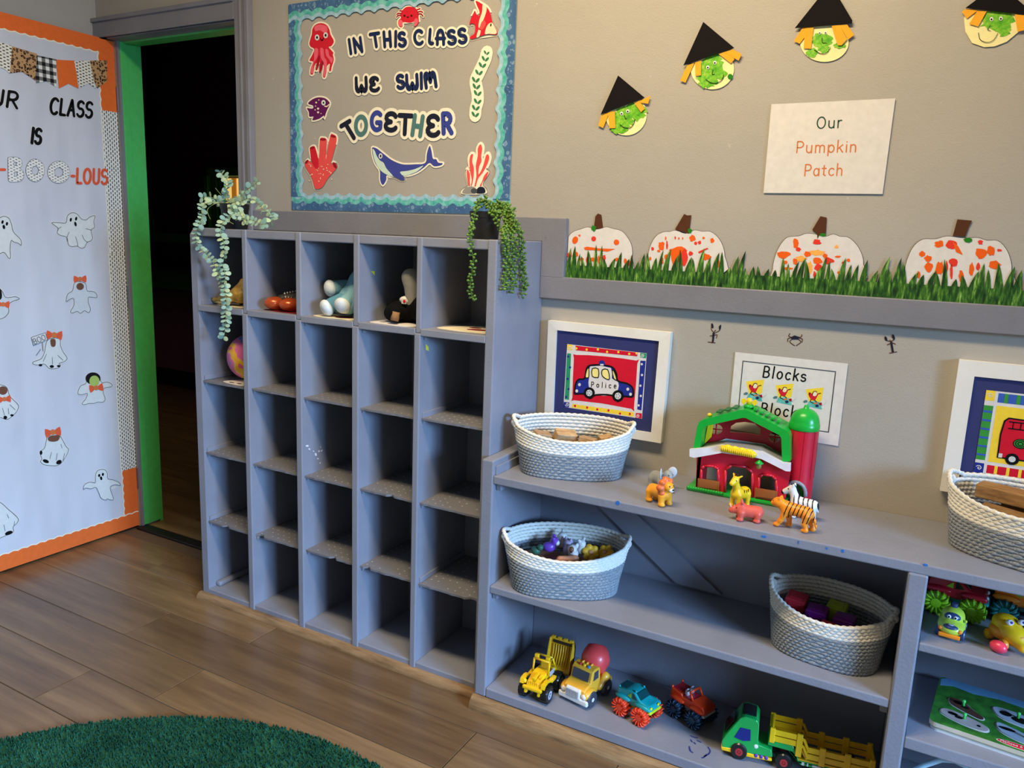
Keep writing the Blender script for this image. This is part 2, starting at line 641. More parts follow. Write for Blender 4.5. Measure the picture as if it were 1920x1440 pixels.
def wood(name, cols, rough=.4, gscale=(1.2, 16, 16), rnd=True, coat=0):
    m, t, b = base_mat(name, rough, .45)
    oi = t.new('ShaderNodeObjectInfo')
    tc = t.new('ShaderNodeTexCoord')
    mp = t.new('ShaderNodeMapping')
    mp.inputs['Scale'].default_value = gscale
    ad = t.new('ShaderNodeVectorMath', operation='ADD')
    sc = t.new('ShaderNodeVectorMath', operation='SCALE')
    sc.inputs[0].default_value = (37.1, 11.7, 5.3)
    t.lk(oi.outputs['Random'], sc.inputs['Scale'])
    t.lk(tc.outputs['Object'], ad.inputs[0])
    t.lk(sc.outputs[0], ad.inputs[1])
    t.lk(ad.outputs[0], mp.inputs[0])
    n = t.noise(mp.outputs[0], 1.6, 8, .62)
    n2 = t.noise(mp.outputs[0], 7, 6, .7)
    f = t.math('ADD', t.math('MULTIPLY', n, .75), t.math('MULTIPLY', n2, .25))
    col = t.ramp(f, [(.34, lin(cols[0])), (.5, lin(cols[1])), (.66, lin(cols[2]))])
    if rnd:
        r = t.ramp(oi.outputs['Random'], [(0, (.78, .76, .75)), (.5, (1, 1, 1)), (1, (1.12, 1.1, 1.02))])
        col = t.mix(1.0, col, r, 'MULTIPLY')
    t.lk(col, b.inputs['Base Color'])
    t.lk(t.bump(n2, .12, .001), b.inputs['Normal'])
    if coat:
        b.inputs['Coat Weight'].default_value = coat
        b.inputs['Coat Roughness'].default_value = .3
    return m

wall_paint('wall_paint', (174, 168, 157))
wall_paint('ceiling_paint', (216, 213, 206), chips=False)
furniture_paint('trim_paint', (130, 129, 135))
furniture_paint('cubby_paint', (140, 142, 153))
furniture_paint('shelf_paint', (136, 138, 149), (178, 186, 204))
wood('floor_wood', [(100, 76, 54), (122, 96, 68), (144, 116, 83)], .3, (.9, 11, 11))
wood('kick_wood', [(104, 78, 50), (146, 113, 76), (170, 138, 98)], .45, (4, 30, 30), False)
wood('far_floor_wood', [(100, 76, 54), (122, 96, 68), (144, 116, 83)], .4)
M('green_paint', (84, 196, 100), .4, bump=.1)
wall_paint('purple_paint', (112, 84, 104), .15, False)
M('black_rubber', (16, 16, 17), .6)
M('white_plain', (232, 232, 228), .5)
M('metal_grey', (150, 150, 155), .35, metal=.9)
M('lens', (255, 244, 222), .5, emit=1.5)
M('glow_yellow', (255, 214, 120), .6, emit=.75)
M('glow_orange', (222, 138, 44), .6, emit=.35)  # emission imitates room light falling on orange wood

YW, YC, YS = 2.015, 1.74, 1.70       # wall face, cubby front, low shelf front
XL, XR, YB, ZC = -2.985, 3.0, -2.6, 2.7
DX0, DX1, DZ = -2.90, -2.215, 1.995  # doorway
ZT, ZM, ZB = .6816, .369, .064       # low shelf board tops

# ------------------------------------------------------------------ floor of planks
fl = struct(MB().b2(XL-.1, XR+.1, YB-.1, 2.05, -.06, -.004), 'floor', M('floor_gap', (104, 82, 60), .8))
PL, PW, G = 1.222, .175, .0011
row = 0
joint = {0: -2.149, 1: -1.776, -1: -1.773, -2: -2.045, 2: -2.512, -3: -1.45, -4: -2.6}
k0 = int((YB-1.6)/PW)-1
for k in range(k0, 3):
    y0, y1 = 1.6-PW+k*PW, 1.6+k*PW
    y1 = min(y1, 2.03)
    y0 = max(y0, YB)
    if y1-y0 < .02:
        continue
    j = joint.get(k, -2.6+((k*0.437) % 1.0)*PL)
    while j > XL:
        j -= PL
    x = j
    while x < XR:
        a, b_ = max(x, XL), min(x+PL, XR)
        if b_-a > .03:
            mb = MB().box((0, 0, -.003), (b_-a-2*G, y1-y0-2*G, .006), .0012, seg=1)
            o = mb.build('plank', 'floor_wood', fl)
            o.location = ((a+b_)/2, (y0+y1)/2, 0)
        x += PL

# ------------------------------------------------------------------ room shell
mb = MB()
mb.b2(XL-.1, -2.965, YW, YW+.115, 0, ZC)
mb.b2(-2.965, DX0-.012, YW+.025, YW+.115, 0, ZC)
mb.b2(-2.965, DX1+.012, YW, YW+.115, DZ+.012, ZC)
mb.b2(DX1+.012, XR+.1, YW, YW+.115, 0, ZC)
wall_back = struct(mb, 'wall_back', 'wall_paint')
struct(MB().b2(XL-.1, XL, YB, YW, 0, ZC), 'wall_left', 'wall_paint')
struct(MB().b2(XL-.1, XR+.1, YB-.1, YB, 0, ZC), 'wall_front', 'wall_paint')
WY0, WY1, WZ0, WZ1 = -1.05, .75, .82, 2.02
mb = MB()
mb.b2(XR, XR+.1, YB, WY0, 0, ZC)
mb.b2(XR, XR+.1, WY1, YW, 0, ZC)
mb.b2(XR, XR+.1, WY0, WY1, 0, WZ0)
mb.b2(XR, XR+.1, WY0, WY1, WZ1, ZC)
struct(mb, 'wall_right', 'wall_paint')
struct(MB().b2(XL-.1, XR+.1, YB-.1, YW+.1, ZC, ZC+.08), 'ceiling', 'ceiling_paint')
win = struct(MB().b2(XR+.04, XR+.06, WY0, WY1, WZ0, WZ1), 'window_1', M('window_glass', (225, 235, 245), .05, alpha=.1))
mb = MB()
for a, b_ in ((WY0, WY0+.05), (WY1-.05, WY1), (-.175, -.125)):
    mb.b2(XR+.02, XR+.09, a, b_, WZ0, WZ1, .004)
for a, b_ in ((WZ0, WZ0+.05), (WZ1-.05, WZ1)):
    mb.b2(XR+.02, XR+.09, WY0, WY1, a, b_, .004)
mb.build('window_frame', 'white_plain', win)
for lx, ly in ((-.75, .95),):
    r_ = thing('ceiling_light', 'flat white ceiling light panel in a pale frame', 'ceiling light', (lx, ly, 2.6695))
    mb = MB()
    for sx_ in (-1, 1):
        mb.b2(sx_*.6-.015, sx_*.6+.015, -.17, .17, 0, .03)
        mb.b2(-.6, .6, sx_*.17-.012, sx_*.17+.012, 0, .03)
    mb.build('frame', 'white_plain', r_)
    MB().b2(-.59, .59, -.16, .16, .012, .02).build('diffuser', 'lens', r_)

# ------------------------------------------------------------------ door casing, jamb and the far room
cas = struct(MB(), 'trim_1', 'trim_paint')
def casing(parent, x0, x1, z0, z1, vert, out):
    m = MB()
    if vert:
        m.b2(x0, x1, YW-.018, YW+.001, z0, z1, .003)
        a = x1 if out > 0 else x0
        m.b2(a-.014, a+.004 if out > 0 else a+.014, YW-.026, YW, z0, z1, .003)
        c_ = (x0+x1)/2
        m.b2(c_-.008, c_+.002, YW-.023, YW, z0, z1, .003)
    else:
        m.b2(x0, x1, YW-.018, YW+.001, z0, z1, .003)
        m.b2(x0, x1, YW-.026, YW, z1-.014, z1+.002, .003)
        m.b2(x0, x1, YW-.022, YW, z0, z0+.008, .003)
    m.build('casing_board', 'trim_paint', parent)
casing(cas, DX1+.004, DX1+.072, 0, DZ+.075, True, 1)
casing(cas, XL+.001, -2.962, 0, DZ+.0035, True, -1)
casing(cas, XL+.001, DX1+.004, DZ+.004, DZ+.075, False, 1)
jm = struct(MB(), 'trim_2', 'trim_paint')
m = MB()
m.b2(DX0-.012, DX0, YW+.024, YW+.034, 0, DZ)
m.b2(DX1, DX1+.012, YW-.01, YW+.045, 0, DZ)
m.b2(DX0-.012, DX1+.012, YW-.01, YW+.045, DZ, DZ+.012)
m.build('jamb', 'trim_paint', jm)
m = MB()
m.b2(DX0-.012, DX0+.004, YW+.034, YW+.062, 0.01, DZ, .001)
m.b2(DX0-.012, DX0, YW+.062, YW+.118, 0.01, DZ)
m.b2(DX1-.006, DX1+.012, YW+.045, YW+.075, 0.01, DZ, .001)
m.b2(DX1-.001, DX1+.012, YW+.075, YW+.118, 0.01, DZ)
m.b2(DX0, DX1, YW+.045, YW+.075, DZ-.006, DZ+.01, .001)
m.b2(DX0, DX1, YW+.075, YW+.118, DZ-.001, DZ+.01)
m.b2(DX0-.06, DX0-.004, YW+.115, YW+.13, 0, DZ+.06)
m.b2(DX1+.004, DX1+.06, YW+.115, YW+.13, 0, DZ+.06)
m.b2(DX0-.06, DX1+.06, YW+.115, YW+.13, DZ+.004, DZ+.06)
m.build('door_stop', 'green_paint', jm)
MB().b2(DX0-.01, DX1+.01, YW+.0, YW+.05, -.003, .007, .003).build('threshold', 'black_rubber', jm)

FY, FX0, FX1 = 4.14, -5.66, -1.6
struct(MB().b2(FX0-.1, FX1, FY, FY+.1, 0, 2.7), 'wall_far', 'purple_paint')
struct(MB().b2(FX0-.1, FX0, YW+.115, FY, 0, 2.7), 'wall_far_left', 'purple_paint')
struct(MB().b2(FX1, FX1+.1, YW+.115, FY+.1, 0, 2.7), 'wall_far_right', 'purple_paint')
struct(MB().b2(FX0-.1, XL-.1, YW+.09, YW+.115, 0, 2.7), 'wall_far_front', 'purple_paint')
struct(MB().b2(FX0-.1, FX1+.1, YW+.1, FY+.1, 2.7, 2.78), 'ceiling_far', 'ceiling_paint')
ff = struct(MB().b2(FX0-.1, FX1+.1, 2.05, FY+.1, -.05, -.004), 'floor_far', 'floor_gap')
y = 2.05
i = 0
while y < FY:
    x = FX0-.3-((i*.41) % 1)*PL
    while x < FX1:
        a, b_ = max(x, FX0), min(x+PL, FX1)
        if b_-a > .05:
            o = MB().box((0, 0, -.003), (b_-a-2*G, min(PW, FY-y)-2*G, .006), .001, seg=1).build('plank', 'far_floor_wood', ff)
            o.location = ((a+b_)/2, y+min(PW, FY-y)/2, 0)
        x += PL
    y += PW
    i += 1
bb = struct(MB().b2(FX0, FX1, FY-.015, FY, 0, .14), 'baseboard_far', 'black_rubber')
tr = struct(MB(), 'trim_far', 'green_paint')
MB().b2(FX0, -5.535, FY-.022, FY, 1.365, 1.422, .002).build('rail_board', 'green_paint', tr)
MB().b2(-5.617, -5.535, FY-.024, FY, 1.166, 1.42, .002).build('rail_board', 'green_paint', tr)
MB().b2(-5.617, FX1, FY-.022, FY, 1.166, 1.235, .002).build('rail_board', 'green_paint', tr)
MB().b2(FX0, FX1, FY-.10, FY, .945, .962, .003).build('ledge', 'purple_paint', tr)
MB().b2(FX0, FX1, FY-.03, FY, .80, .945, .003).build('apron_board', 'green_paint', tr)
wf = struct(MB().b2(-4.72, -4.2, FY-.012, FY-.006, 1.24, 1.655), 'window_2', 'glow_yellow')
MB().b2(-4.63, -4.585, FY-.02, FY-.011, 1.24, 1.655).build('mullion', 'glow_orange', wf)  # not a lamp; light of the room beyond is put into its colour
m = MB()
m.b2(-4.884, -4.84, FY-.06, FY, 1.24, 1.726, .004)
m.b2(-4.884, -4.1, FY-.06, FY, 1.668, 1.726, .004)
m.b2(-4.14, -4.1, FY-.06, FY, 1.24, 1.726, .004)
m.b2(-4.84, -4.83, FY-.05, FY, 1.24, 1.67)
m.b2(-4.77, -4.70, FY-.03, FY, 1.24, 1.67)
m.build('window_frame', 'green_paint', wf)
MB().b2(-4.832, -4.77, FY-.04, FY, 1.24, 1.668, .002).build('window_liner', 'green_paint', wf)

# ------------------------------------------------------------------ the open door leaf
XD = -2.922
door = struct(MB().b2(XD-.036, XD-.001, 1.35, YW+.022, .012, DZ-.004, .002), 'door_1', 'trim_paint')
for hz in (.22, 1.0, 1.78):
    mb = MB().cyl((XD+.006, YW+.026, hz-.045), (XD+.006, YW+.026, hz+.045), .005, n=10)
    mb.b2(XD-.02, XD+.004, YW+.021, YW+.025, hz-.045, hz+.045)
    mb.build('hinge', 'metal_grey', door)

# ------------------------------------------------------------------ wall rail and upper board
rail = struct(MB(), 'trim_3', 'trim_paint')
aw = Art((0, YW-.02, 0), (1, 0, 0), (0, 0, 1))
_q = aw.px([(1056, 521), (1920, 574), (1020, 560.5), (1920, 627.5), (1054, 410), (467.5, 393), (1018, 470)])
RZ1, RZ0, TZ1, TX1 = (_q[0][1]+_q[1][1])/2, (_q[2][1]+_q[3][1])/2, (_q[4][1]+_q[5][1])/2, _q[0][0]
MB().b2(-.9965, XR, YW-.02, YW+.001, RZ0, RZ1, .002).build('rail_board', 'trim_paint', rail)
MB().b2(-.9965, TX1, YW-.0205, YW+.001, RZ1-.002, TZ1-.001, .002).build('upright_board', 'trim_paint', rail)
MB().b2(DX1+.077, TX1-.001, YW-.02, YW+.001, 1.2955, TZ1, .002).build('upper_board', 'trim_paint', rail)

# ------------------------------------------------------------------ cubby unit
cub = thing('cubby_unit', 'tall grey painted cubby unit of five columns and five rows', 'cubby shelf', (-1.575, 1.88, 0))
CX = [(-2.154, -2.126), (-1.921, -1.899), (-1.695, -1.672), (-1.472, -1.449), (-1.25, -1.23), (-1.024, -.997)]
CT = 1.2955
def part(mb, name, mat, parent, **kw):
    return mb.build(name, mat, parent, world=True, **kw)
for i, (a, b_) in enumerate(CX):
    nm = 'side_panel' if i in (0, 5) else 'divider'
    if i == 5:
        part(MB().b2(a, b_, YC, YW-.001, .02, CT, .003), nm, 'cubby_paint', cub)
    elif i == 0:
        m = MB()
        pr = [(YC, .02), (YC, CT-.022), (YC+.012, CT-.006), (YC+.03, CT), (YW-.03, CT), (YW-.03, .02)]
        m.prism(pr, lambda u, v, o: Vector((a+o, u, v)), 0, b_-a, back=True)
        part(m, nm, 'cubby_paint', cub)
    else:
        part(MB().b2(a, b_, YC-.004, YW-.004, .02, 1.032, .003), nm, 'cubby_paint', cub)
        part(MB().b2(a+.002, b_-.001, YC, YW-.004, 1.032, CT-.001, .003), 'divider_upper', 'cubby_paint', cub)
part(MB().b2(CX[0][1], CX[5][0], YC+.003, YW-.002, CT-.027, CT-.001, .003), 'top_board', 'cubby_paint', cub)
part(MB().b2(CX[0][1], CX[5][0], YW-.012, YW-.004, .02, CT-.02), 'back_panel', 'cubby_paint', cub)
MB_ = MB
m, t, b = base_mat('pegboard_paint', .45, .4)
v = t.coord()
c = lin((122, 122, 127))
sx = t.new('ShaderNodeSeparateXYZ')
t.lk(v, sx.inputs[0])
dx = t.math('SUBTRACT', t.math('FRACT', t.math('MULTIPLY', sx.outputs[0], 40)), .5)
dy = t.math('SUBTRACT', t.math('FRACT', t.math('MULTIPLY', sx.outputs[1], 40)), .5)
rr = t.math('ADD', t.math('MULTIPLY', dx, dx), t.math('MULTIPLY', dy, dy))
k_ = t.math('LESS_THAN', rr, .011)
k2 = t.math('GREATER_THAN', t.noise(v, 22, 2), .47)
t.lk(t.mix(t.math('MULTIPLY', k_, k2), c, lin((188, 190, 196))), b.inputs['Base Color'])
t.lk(t.bump(t.noise(v, 160, 4), .3, .002), b.inputs['Normal'])
ROWZ = [1.045, .79, .538, .289]
random.seed(3)
for i in range(5):
    x0, x1 = CX[i][1]-.001, CX[i+1][0]+.001
    for rI, z in enumerate(ROWZ):
        if rI == 0:
            part(MB().b2(x0, x1, YC-.002, YW-.013, z-.02, z, .002), 'shelf', 'cubby_paint', cub)
        else:
            zz = z+random.uniform(-.002, .002)
            # thin pegboard with a chipped, uneven front edge
            n = 14
            fr = [(x0+(x1-x0)*q/n, YC+.006+random.uniform(0, .003)+(.012 if (i, rI, q) in {(0, 3, 6), (1, 3, 1), (1, 3, 2), (2, 3, 8), (3, 2, 8), (3, 3, 2), (4, 3, 12), (4, 3, 13)} else 0)) for q in range(n+1)]
            lp = fr+[(x1, YW-.013), (x0, YW-.013)]
            m = MB().prism(lp, lambda u, w, o: Vector((u, w, o)), zz-.006, zz, back=True)
            part(m, 'shelf', 'pegboard_paint', cub)
        if (i == 0) or (i == 4 and rI in (1, 3)):
            # little stop batten along the left edge
            part(MB().b2(x0+.001, x0+.006, YC+.012, YW-.02, z, z+.016, .001), 'batten', 'cubby_paint', cub)
        part(MB().b2(x0+.001, x0+.009, YC+.012, YW-.02, z-(.032 if rI == 0 else .016), z-(.021 if rI == 0 else .006), .001), 'cleat', 'cubby_paint', cub)
    part(MB().b2(x0, x1, YC, YW-.013, .016, .038, .003), 'bottom_board', 'cubby_paint', cub)
part(MB().b2(CX[0][1], CX[0][1]+.022, YC+.03, YW-.05, .038, .056, .006), 'batten', 'cubby_paint', cub)

for i, (u_, v_, r_) in enumerate(((576, 836, 3), (580, 842, 2.2), (592, 852, 3.2), (598, 846, 2.2), (603, 845, 2.4), (596, 860, 2), (588, 846, 1.6), (601, 838, 1.4), (600, 868, 1.6))):
    AQ = Art((CX[2][1]-.0002, 0, 0), (0, 1, 0), (0, 0, 1))
    part(AQ.poly(MB(), AQ.px(ell2(u_, v_, r_, r_*.6, i*37, 7)), .0004, .0004), 'paint_chip', 'white_plain', cub)

# ------------------------------------------------------------------ low shelf unit
low = thing('low_shelf_unit', 'low grey painted shelf unit of two bays holding baskets and toy vehicles', 'shelf unit', (-.15, 1.86, 0))
XE = .74
YK = YW-.001
part(MB().b2(-.9975, -.962, YS, YK, .036, .7226, .004), 'upright', 'shelf_paint', low)
part(MB().b2(.0244, .0615, YS, YK-.018, .036, ZT-.022, .004), 'upright', 'shelf_paint', low)
part(MB().b2(XE, XE+.036, YS, YK, .036, .7226, .004), 'upright', 'shelf_paint', low)
part(MB().b2(-.962, XE, YS+.002, YK, ZT-.023, ZT, .003), 'top_board', 'shelf_paint', low)
part(MB().b2(-.962, .0244, YS+.003, YK-.018, ZM-.021, ZM, .003), 'shelf', 'shelf_paint', low)
part(MB().b2(-.962, XE, YS+.001, YK-.018, .036, ZB, .003), 'bottom_board', 'shelf_paint', low)
part(MB().b2(.0615, XE, YS+.003, YK-.018, .5125-.019, .5125, .003), 'shelf', 'shelf_paint', low)
part(MB().b2(.0615, XE, YS+.003, YK-.018, .2956-.027, .2956, .003), 'shelf', 'shelf_paint', low)
part(MB().b2(-.962, XE, YK-.016, YK-.001, .06, ZT-.02), 'back_panel', 'shelf_paint', low)
for x0, z in ((-.962, ZT-.023), (-.962, ZM-.021), (.0244-.018, ZM-.021)):
    part(MB().b2(x0+.001, x0+.018, YS+.016, YK-.02, z-.02, z-.001, .003), 'cleat', 'shelf_paint', low)
part(MB().b2(-.962, -.957, YS+.012, YK-.06, ZT, ZT+.024, .001), 'batten', 'shelf_paint', low)
ab = Art((0, YK-.028, 0), (1, 0, 0), (0, 0, 1))
z8 = zm(1080, 920, 4.8)
part(ab.poly(MB(), ab.px(z8([(150, 90), (520, 190), (1310, 940), (900, 835)])), 0, .012), 'brace', 'shelf_paint', low)
q = ab.px([(1437, 1264), (1530, 1294), (1655, 1420), (1560, 1395)])
part(ab.poly(MB(), q, 0, .012), 'brace', 'shelf_paint', low)
part(MB().b2(-.962, .0244, YK-.03, YK-.016, .064, .215, .003), 'back_board', 'shelf_paint', low)
# wooden quarter-round along the floor
kk = struct(MB(), 'trim_4', 'kick_wood')
def quarter(x0, x1, yb, h, d):
    pr = [(yb, 0), (yb-d, 0)]+[(yb-d*math.cos(t_), h*math.sin(t_)) for t_ in [math.pi/2*i/7 for i in range(1, 8)]]
    return MB().prism(pr, lambda u, w, o: Vector((o, u, w)), x0, x1, back=True)
quarter(-2.165, -1.0, YC+.001, .022, .024).build('quarter_round', 'kick_wood', kk)
quarter(-1.0, XE+.05, YS+.001, .036, .026).build('quarter_round', 'kick_wood', kk)
MB().b2(-2.12, XE, YC+.01, YC+.03, 0, .017).build('plinth', 'kick_wood', kk)

# ------------------------------------------------------------------ round rug
m, t, b = base_mat('rug_green', .95, .1)
v = t.coord()
n = t.noise(v, 7, 4)
n2 = t.noise(v, 190, 2)
f_ = t.math('ADD', t.math('MULTIPLY', n, .6), t.math('MULTIPLY', n2, .4))
t.lk(t.ramp(f_, [(.35, lin((26, 66, 48))), (.5, lin((38, 86, 64))), (.65, lin((52, 106, 80)))]), b.inputs['Base Color'])
rug = thing('round_rug', 'round dark green tufted rug lying on the plank floor', 'rug', (-1.168, .471, 0))
RR = .886
MB().lathe([(0, .001), (RR-.012, .001), (RR-.004, .004), (RR-.006, .009), (0, .009)], 96).build('rug_base', 'rug_green', rug)
rng = np.random.default_rng(5)
N = 90000
rad = RR*np.sqrt(rng.random(N))
th = rng.random(N)*2*np.pi
cx, cy = rad*np.cos(th), rad*np.sin(th)
keep = (cy > .28)
cx, cy = cx[keep], cy[keep]
Nn = len(cx)
a = rng.random(Nn)*2*np.pi
w = .0036
hh = .011+.005*rng.random(Nn)
lx, ly = .006*(rng.random(Nn)-.5)+.002, .006*(rng.random(Nn)-.5)-.002
V = np.zeros((Nn, 4, 3))
for q in range(3):
    V[:, q, 0] = cx+w*np.cos(a+q*2.094)
    V[:, q, 1] = cy+w*np.sin(a+q*2.094)
    V[:, q, 2] = .007
V[:, 3, 0] = cx+lx
V[:, 3, 1] = cy+ly
V[:, 3, 2] = hh+.004
me = bpy.data.meshes.new('pile')
idx = np.arange(Nn)[:, None]*4
F = np.concatenate([idx+np.array([[0, 1, 3]]), idx+np.array([[1, 2, 3]]), idx+np.array([[2, 0, 3]])])
me.from_pydata(V.reshape(-1, 3).tolist(), [], F.tolist())
me.materials.append(MATS['rug_green'])
o = bpy.data.objects.new('pile', me)
COL.objects.link(o)
o.parent = rug
o['kind'] = 'stuff'
# ------------------------------------------------------------------ paper and print materials
def ink(name, c, rough=.6):
    return M(name, c, max(rough, .7), .15, .03, 60)
ink('paper_white', (224, 219, 212), .75)
ink('paper_cream', (247, 240, 214), .75)
ink('paper_yellowish', (246, 236, 170), .75)
ink('paper_black', (18, 14, 16), .8)
ink('paper_amber', (246, 172, 48), .75)
ink('paper_orange', (240, 112, 48), .7)
ink('ink_black', (14, 14, 16))
ink('ink_navy', (28, 42, 84))
ink('ink_dark', (30, 34, 52))
ink('ink_teal', (82, 124, 122))
ink('ink_royal', (58, 70, 150))
ink('ink_red', (214, 34, 52))
ink('ink_red_dark', (160, 20, 44))
ink('ink_coral', (238, 84, 80))
ink('ink_pink', (238, 100, 120))
ink('ink_purple', (98, 26, 88))
ink('ink_cream', (252, 226, 190))
ink('ink_leaf', (58, 128, 86))
ink('ink_mint', (206, 226, 206))
ink('ink_whale', (66, 74, 152))
ink('ink_grey', (150, 146, 138))
ink('ink_grey_dark', (74, 80, 82))
ink('ink_orange', (234, 96, 60))
ink('ink_forest', (36, 70, 52))
ink('ink_rust', (214, 120, 66))
ink('paint_green', (92, 172, 24), .5)
ink('paint_green_dark', (36, 128, 30), .5)
ink('paint_orange', (242, 98, 24), .5)
ink('paint_orange_pale', (252, 178, 84), .5)
ink('paint_red', (232, 60, 44), .5)
ink('stem_brown', (86, 50, 30), .8)
ink('skin_print', (120, 78, 58))
ink('skin_print_light', (178, 196, 96))
ink('hair_print', (26, 24, 24))
ink('ghost_white', (224, 224, 216), .7)
ink('ghost_grey', (212, 214, 212), .7)

def wrinkled_paper():
    m, t, b = base_mat('butcher_paper', .7, .35)
    v = t.coord()
    b.inputs['Base Color'].default_value = lin((212, 211, 214))
    n = t.noise(t.coord((1, 1.7, .5)), 2.6, 2, .45)
    n2 = t.noise(t.coord((1, 1, .5)), 8, 1, .4)
    h = t.math('ADD', n, t.math('MULTIPLY', n2, .3))
    t.lk(t.bump(h, .8, .05), b.inputs['Normal'])
wrinkled_paper()

def bubbles():
    m, t, b = base_mat('border_bubbles', .5, .4)
    v = t.coord()
    col = t.ramp(t.noise(v, 22, 4), [(.3, lin((54, 88, 134))), (.7, lin((76, 120, 162)))])
    for sc, r0, r1 in ((52, .26, .36), (120, .22, .36)):
        vo = t.new('ShaderNodeTexVoronoi')
        vo.inputs['Scale'].default_value = sc
        t.lk(v, vo.inputs['Vector'])
        d = vo.outputs['Distance']
        ring = t.ramp(d, [(0, (.35,)*3), (r0, (.8,)*3), (r1, (0,)*3)])
        on_ = t.math('GREATER_THAN', t.noise(v, sc*.45, 1), .5)
        col = t.mix(t.math('MULTIPLY', t.math('MULTIPLY', ring, on_), .55), col, lin((176, 204, 222)))
    t.lk(col, b.inputs['Base Color'])
bubbles()
def mottled(name, a, c, sc=60):
    m, t, b = base_mat(name, .5, .4)
    t.lk(t.ramp(t.noise(t.coord(), sc, 4), [(.35, lin(a)), (.65, lin(c))]), b.inputs['Base Color'])
mottled('border_teal', (66, 172, 162), (128, 204, 196))
mottled('border_sky', (140, 186, 208), (176, 210, 224))

def dashes(name, ax, bg, fg, sx, sy, wx, wy):
    m, t, b = base_mat(name, .6, .3)
    s = t.new('ShaderNodeSeparateXYZ')
    t.lk(t.coord(), s.inputs[0])
    x, y = s.outputs[ax[0]], s.outputs[ax[1]]
    w = t.math('MULTIPLY', t.math('SUBTRACT', t.noise(t.coord(), 90, 2), .5), .35)
    ys = t.math('ADD', t.math('MULTIPLY', y, sy), w)
    colI = t.math('FLOOR', t.math('MULTIPLY', x, sx))
    ys = t.math('ADD', ys, t.math('MULTIPLY', t.math('MODULO', colI, 2), .5))
    fx = t.math('ABSOLUTE', t.math('SUBTRACT', t.math('FRACT', t.math('MULTIPLY', x, sx)), .5))
    fy = t.math('ABSOLUTE', t.math('SUBTRACT', t.math('FRACT', ys), .5))
    k = t.math('MULTIPLY', t.math('LESS_THAN', fx, wx), t.math('LESS_THAN', fy, wy))
    t.lk(t.mix(k, lin(bg), lin(fg)), b.inputs['Base Color'])
dashes('print_dashes', (1, 2), (240, 236, 224), (22, 22, 24), 110, 62, .2, .3)
dashes('print_fine_dashes', (1, 2), (240, 234, 214), (70, 52, 30), 85, 90, .32, .17)
dashes('print_boo', (1, 2), (240, 236, 226), (110, 104, 96), 100, 95, .3, .14)

def leopard():
    m, t, b = base_mat('print_leopard', .6, .3)
    v = t.coord()
    vo = t.new('ShaderNodeTexVoronoi')
    vo.inputs['Scale'].default_value = 105
    vo.inputs['Randomness'].default_value = .85
    t.lk(v, vo.inputs['Vector'])
    d = t.math('ADD', vo.outputs['Distance'], t.math('MULTIPLY', t.math('SUBTRACT', t.noise(v, 120, 2), .5), .3))
    t.lk(t.ramp(d, [(0, lin((140, 90, 48))), (.27, lin((24, 16, 12))), (.47, lin((196, 150, 100)))], 'CONSTANT'), b.inputs['Base Color'])
leopard()
def plaid():
    m, t, b = base_mat('print_plaid', .6, .3)
    s = t.new('ShaderNodeSeparateXYZ')
    t.lk(t.coord(), s.inputs[0])
    a = t.math('GREATER_THAN', t.math('FRACT', t.math('MULTIPLY', s.outputs[1], 38)), .5)
    c = t.math('GREATER_THAN', t.math('FRACT', t.math('MULTIPLY', s.outputs[2], 38)), .5)
    k = t.math('MULTIPLY', t.math('ADD', a, c), .5)
    t.lk(t.ramp(k, [(0, lin((240, 236, 224))), (.4, lin((120, 116, 110))), (.9, lin((16, 16, 18)))], 'CONSTANT'), b.inputs['Base Color'])
plaid()
def grass_print():
    m, t, b = base_mat('print_grass', .5, .4)
    n = t.noise(t.coord((1, 1, .22), (0, .25, 0)), 130, 3, .6)
    n2 = t.noise(t.coord((1, 1, .2), (0, -.35, 0)), 170, 3, .6)
    f = t.math('ADD', t.math('MULTIPLY', n, .5), t.math('MULTIPLY', n2, .5))
    t.lk(t.ramp(f, [(.36, lin((10, 34, 10))), (.47, lin((32, 78, 22))), (.56, lin((70, 120, 34))), (.66, lin((150, 190, 90)))]), b.inputs['Base Color'])
grass_print()
def painted(name, bg, cols, sc=40):
    m, t, b = base_mat(name, .55, .35)
    t.lk(t.ramp(t.noise(t.coord(), sc, 6, .7), [(.3, lin(cols[0])), (.5, lin(cols[1])), (.68, lin(cols[2]))]), b.inputs['Base Color'])
painted('finger_green', None, [(40, 140, 22), (104, 184, 30), (170, 214, 74)], 90)

AW = Art((0, YW, 0), (1, 0, 0), (0, 0, 1))
AD = Art((XD, 0, 0), (0, 1, 0), (0, 0, 1))

def centre(uv):
    A = np.array(uv)
    return (A[:, 0].min()+A[:, 0].max())/2, A[:, 1].min()

def art_thing(art, name, label, cat, uv, group=None):
    u, v = centre(uv)
    return thing(name, label, cat, tuple(art.P(u, v, 0)), group=group)

def lay(art, root, name, uv, mat, off, th=.0005, label=None):
    o = art.poly(MB(), uv, off, th).build(name, mat, root, world=True)
    if label:
        o['label'] = label
    return o

def lines(art, root, name, strokes, r, mat, off):
    mb = MB()
    for s in strokes:
        art.stroke(mb, s, r, off)
    return mb.build(name, mat, root, world=True)

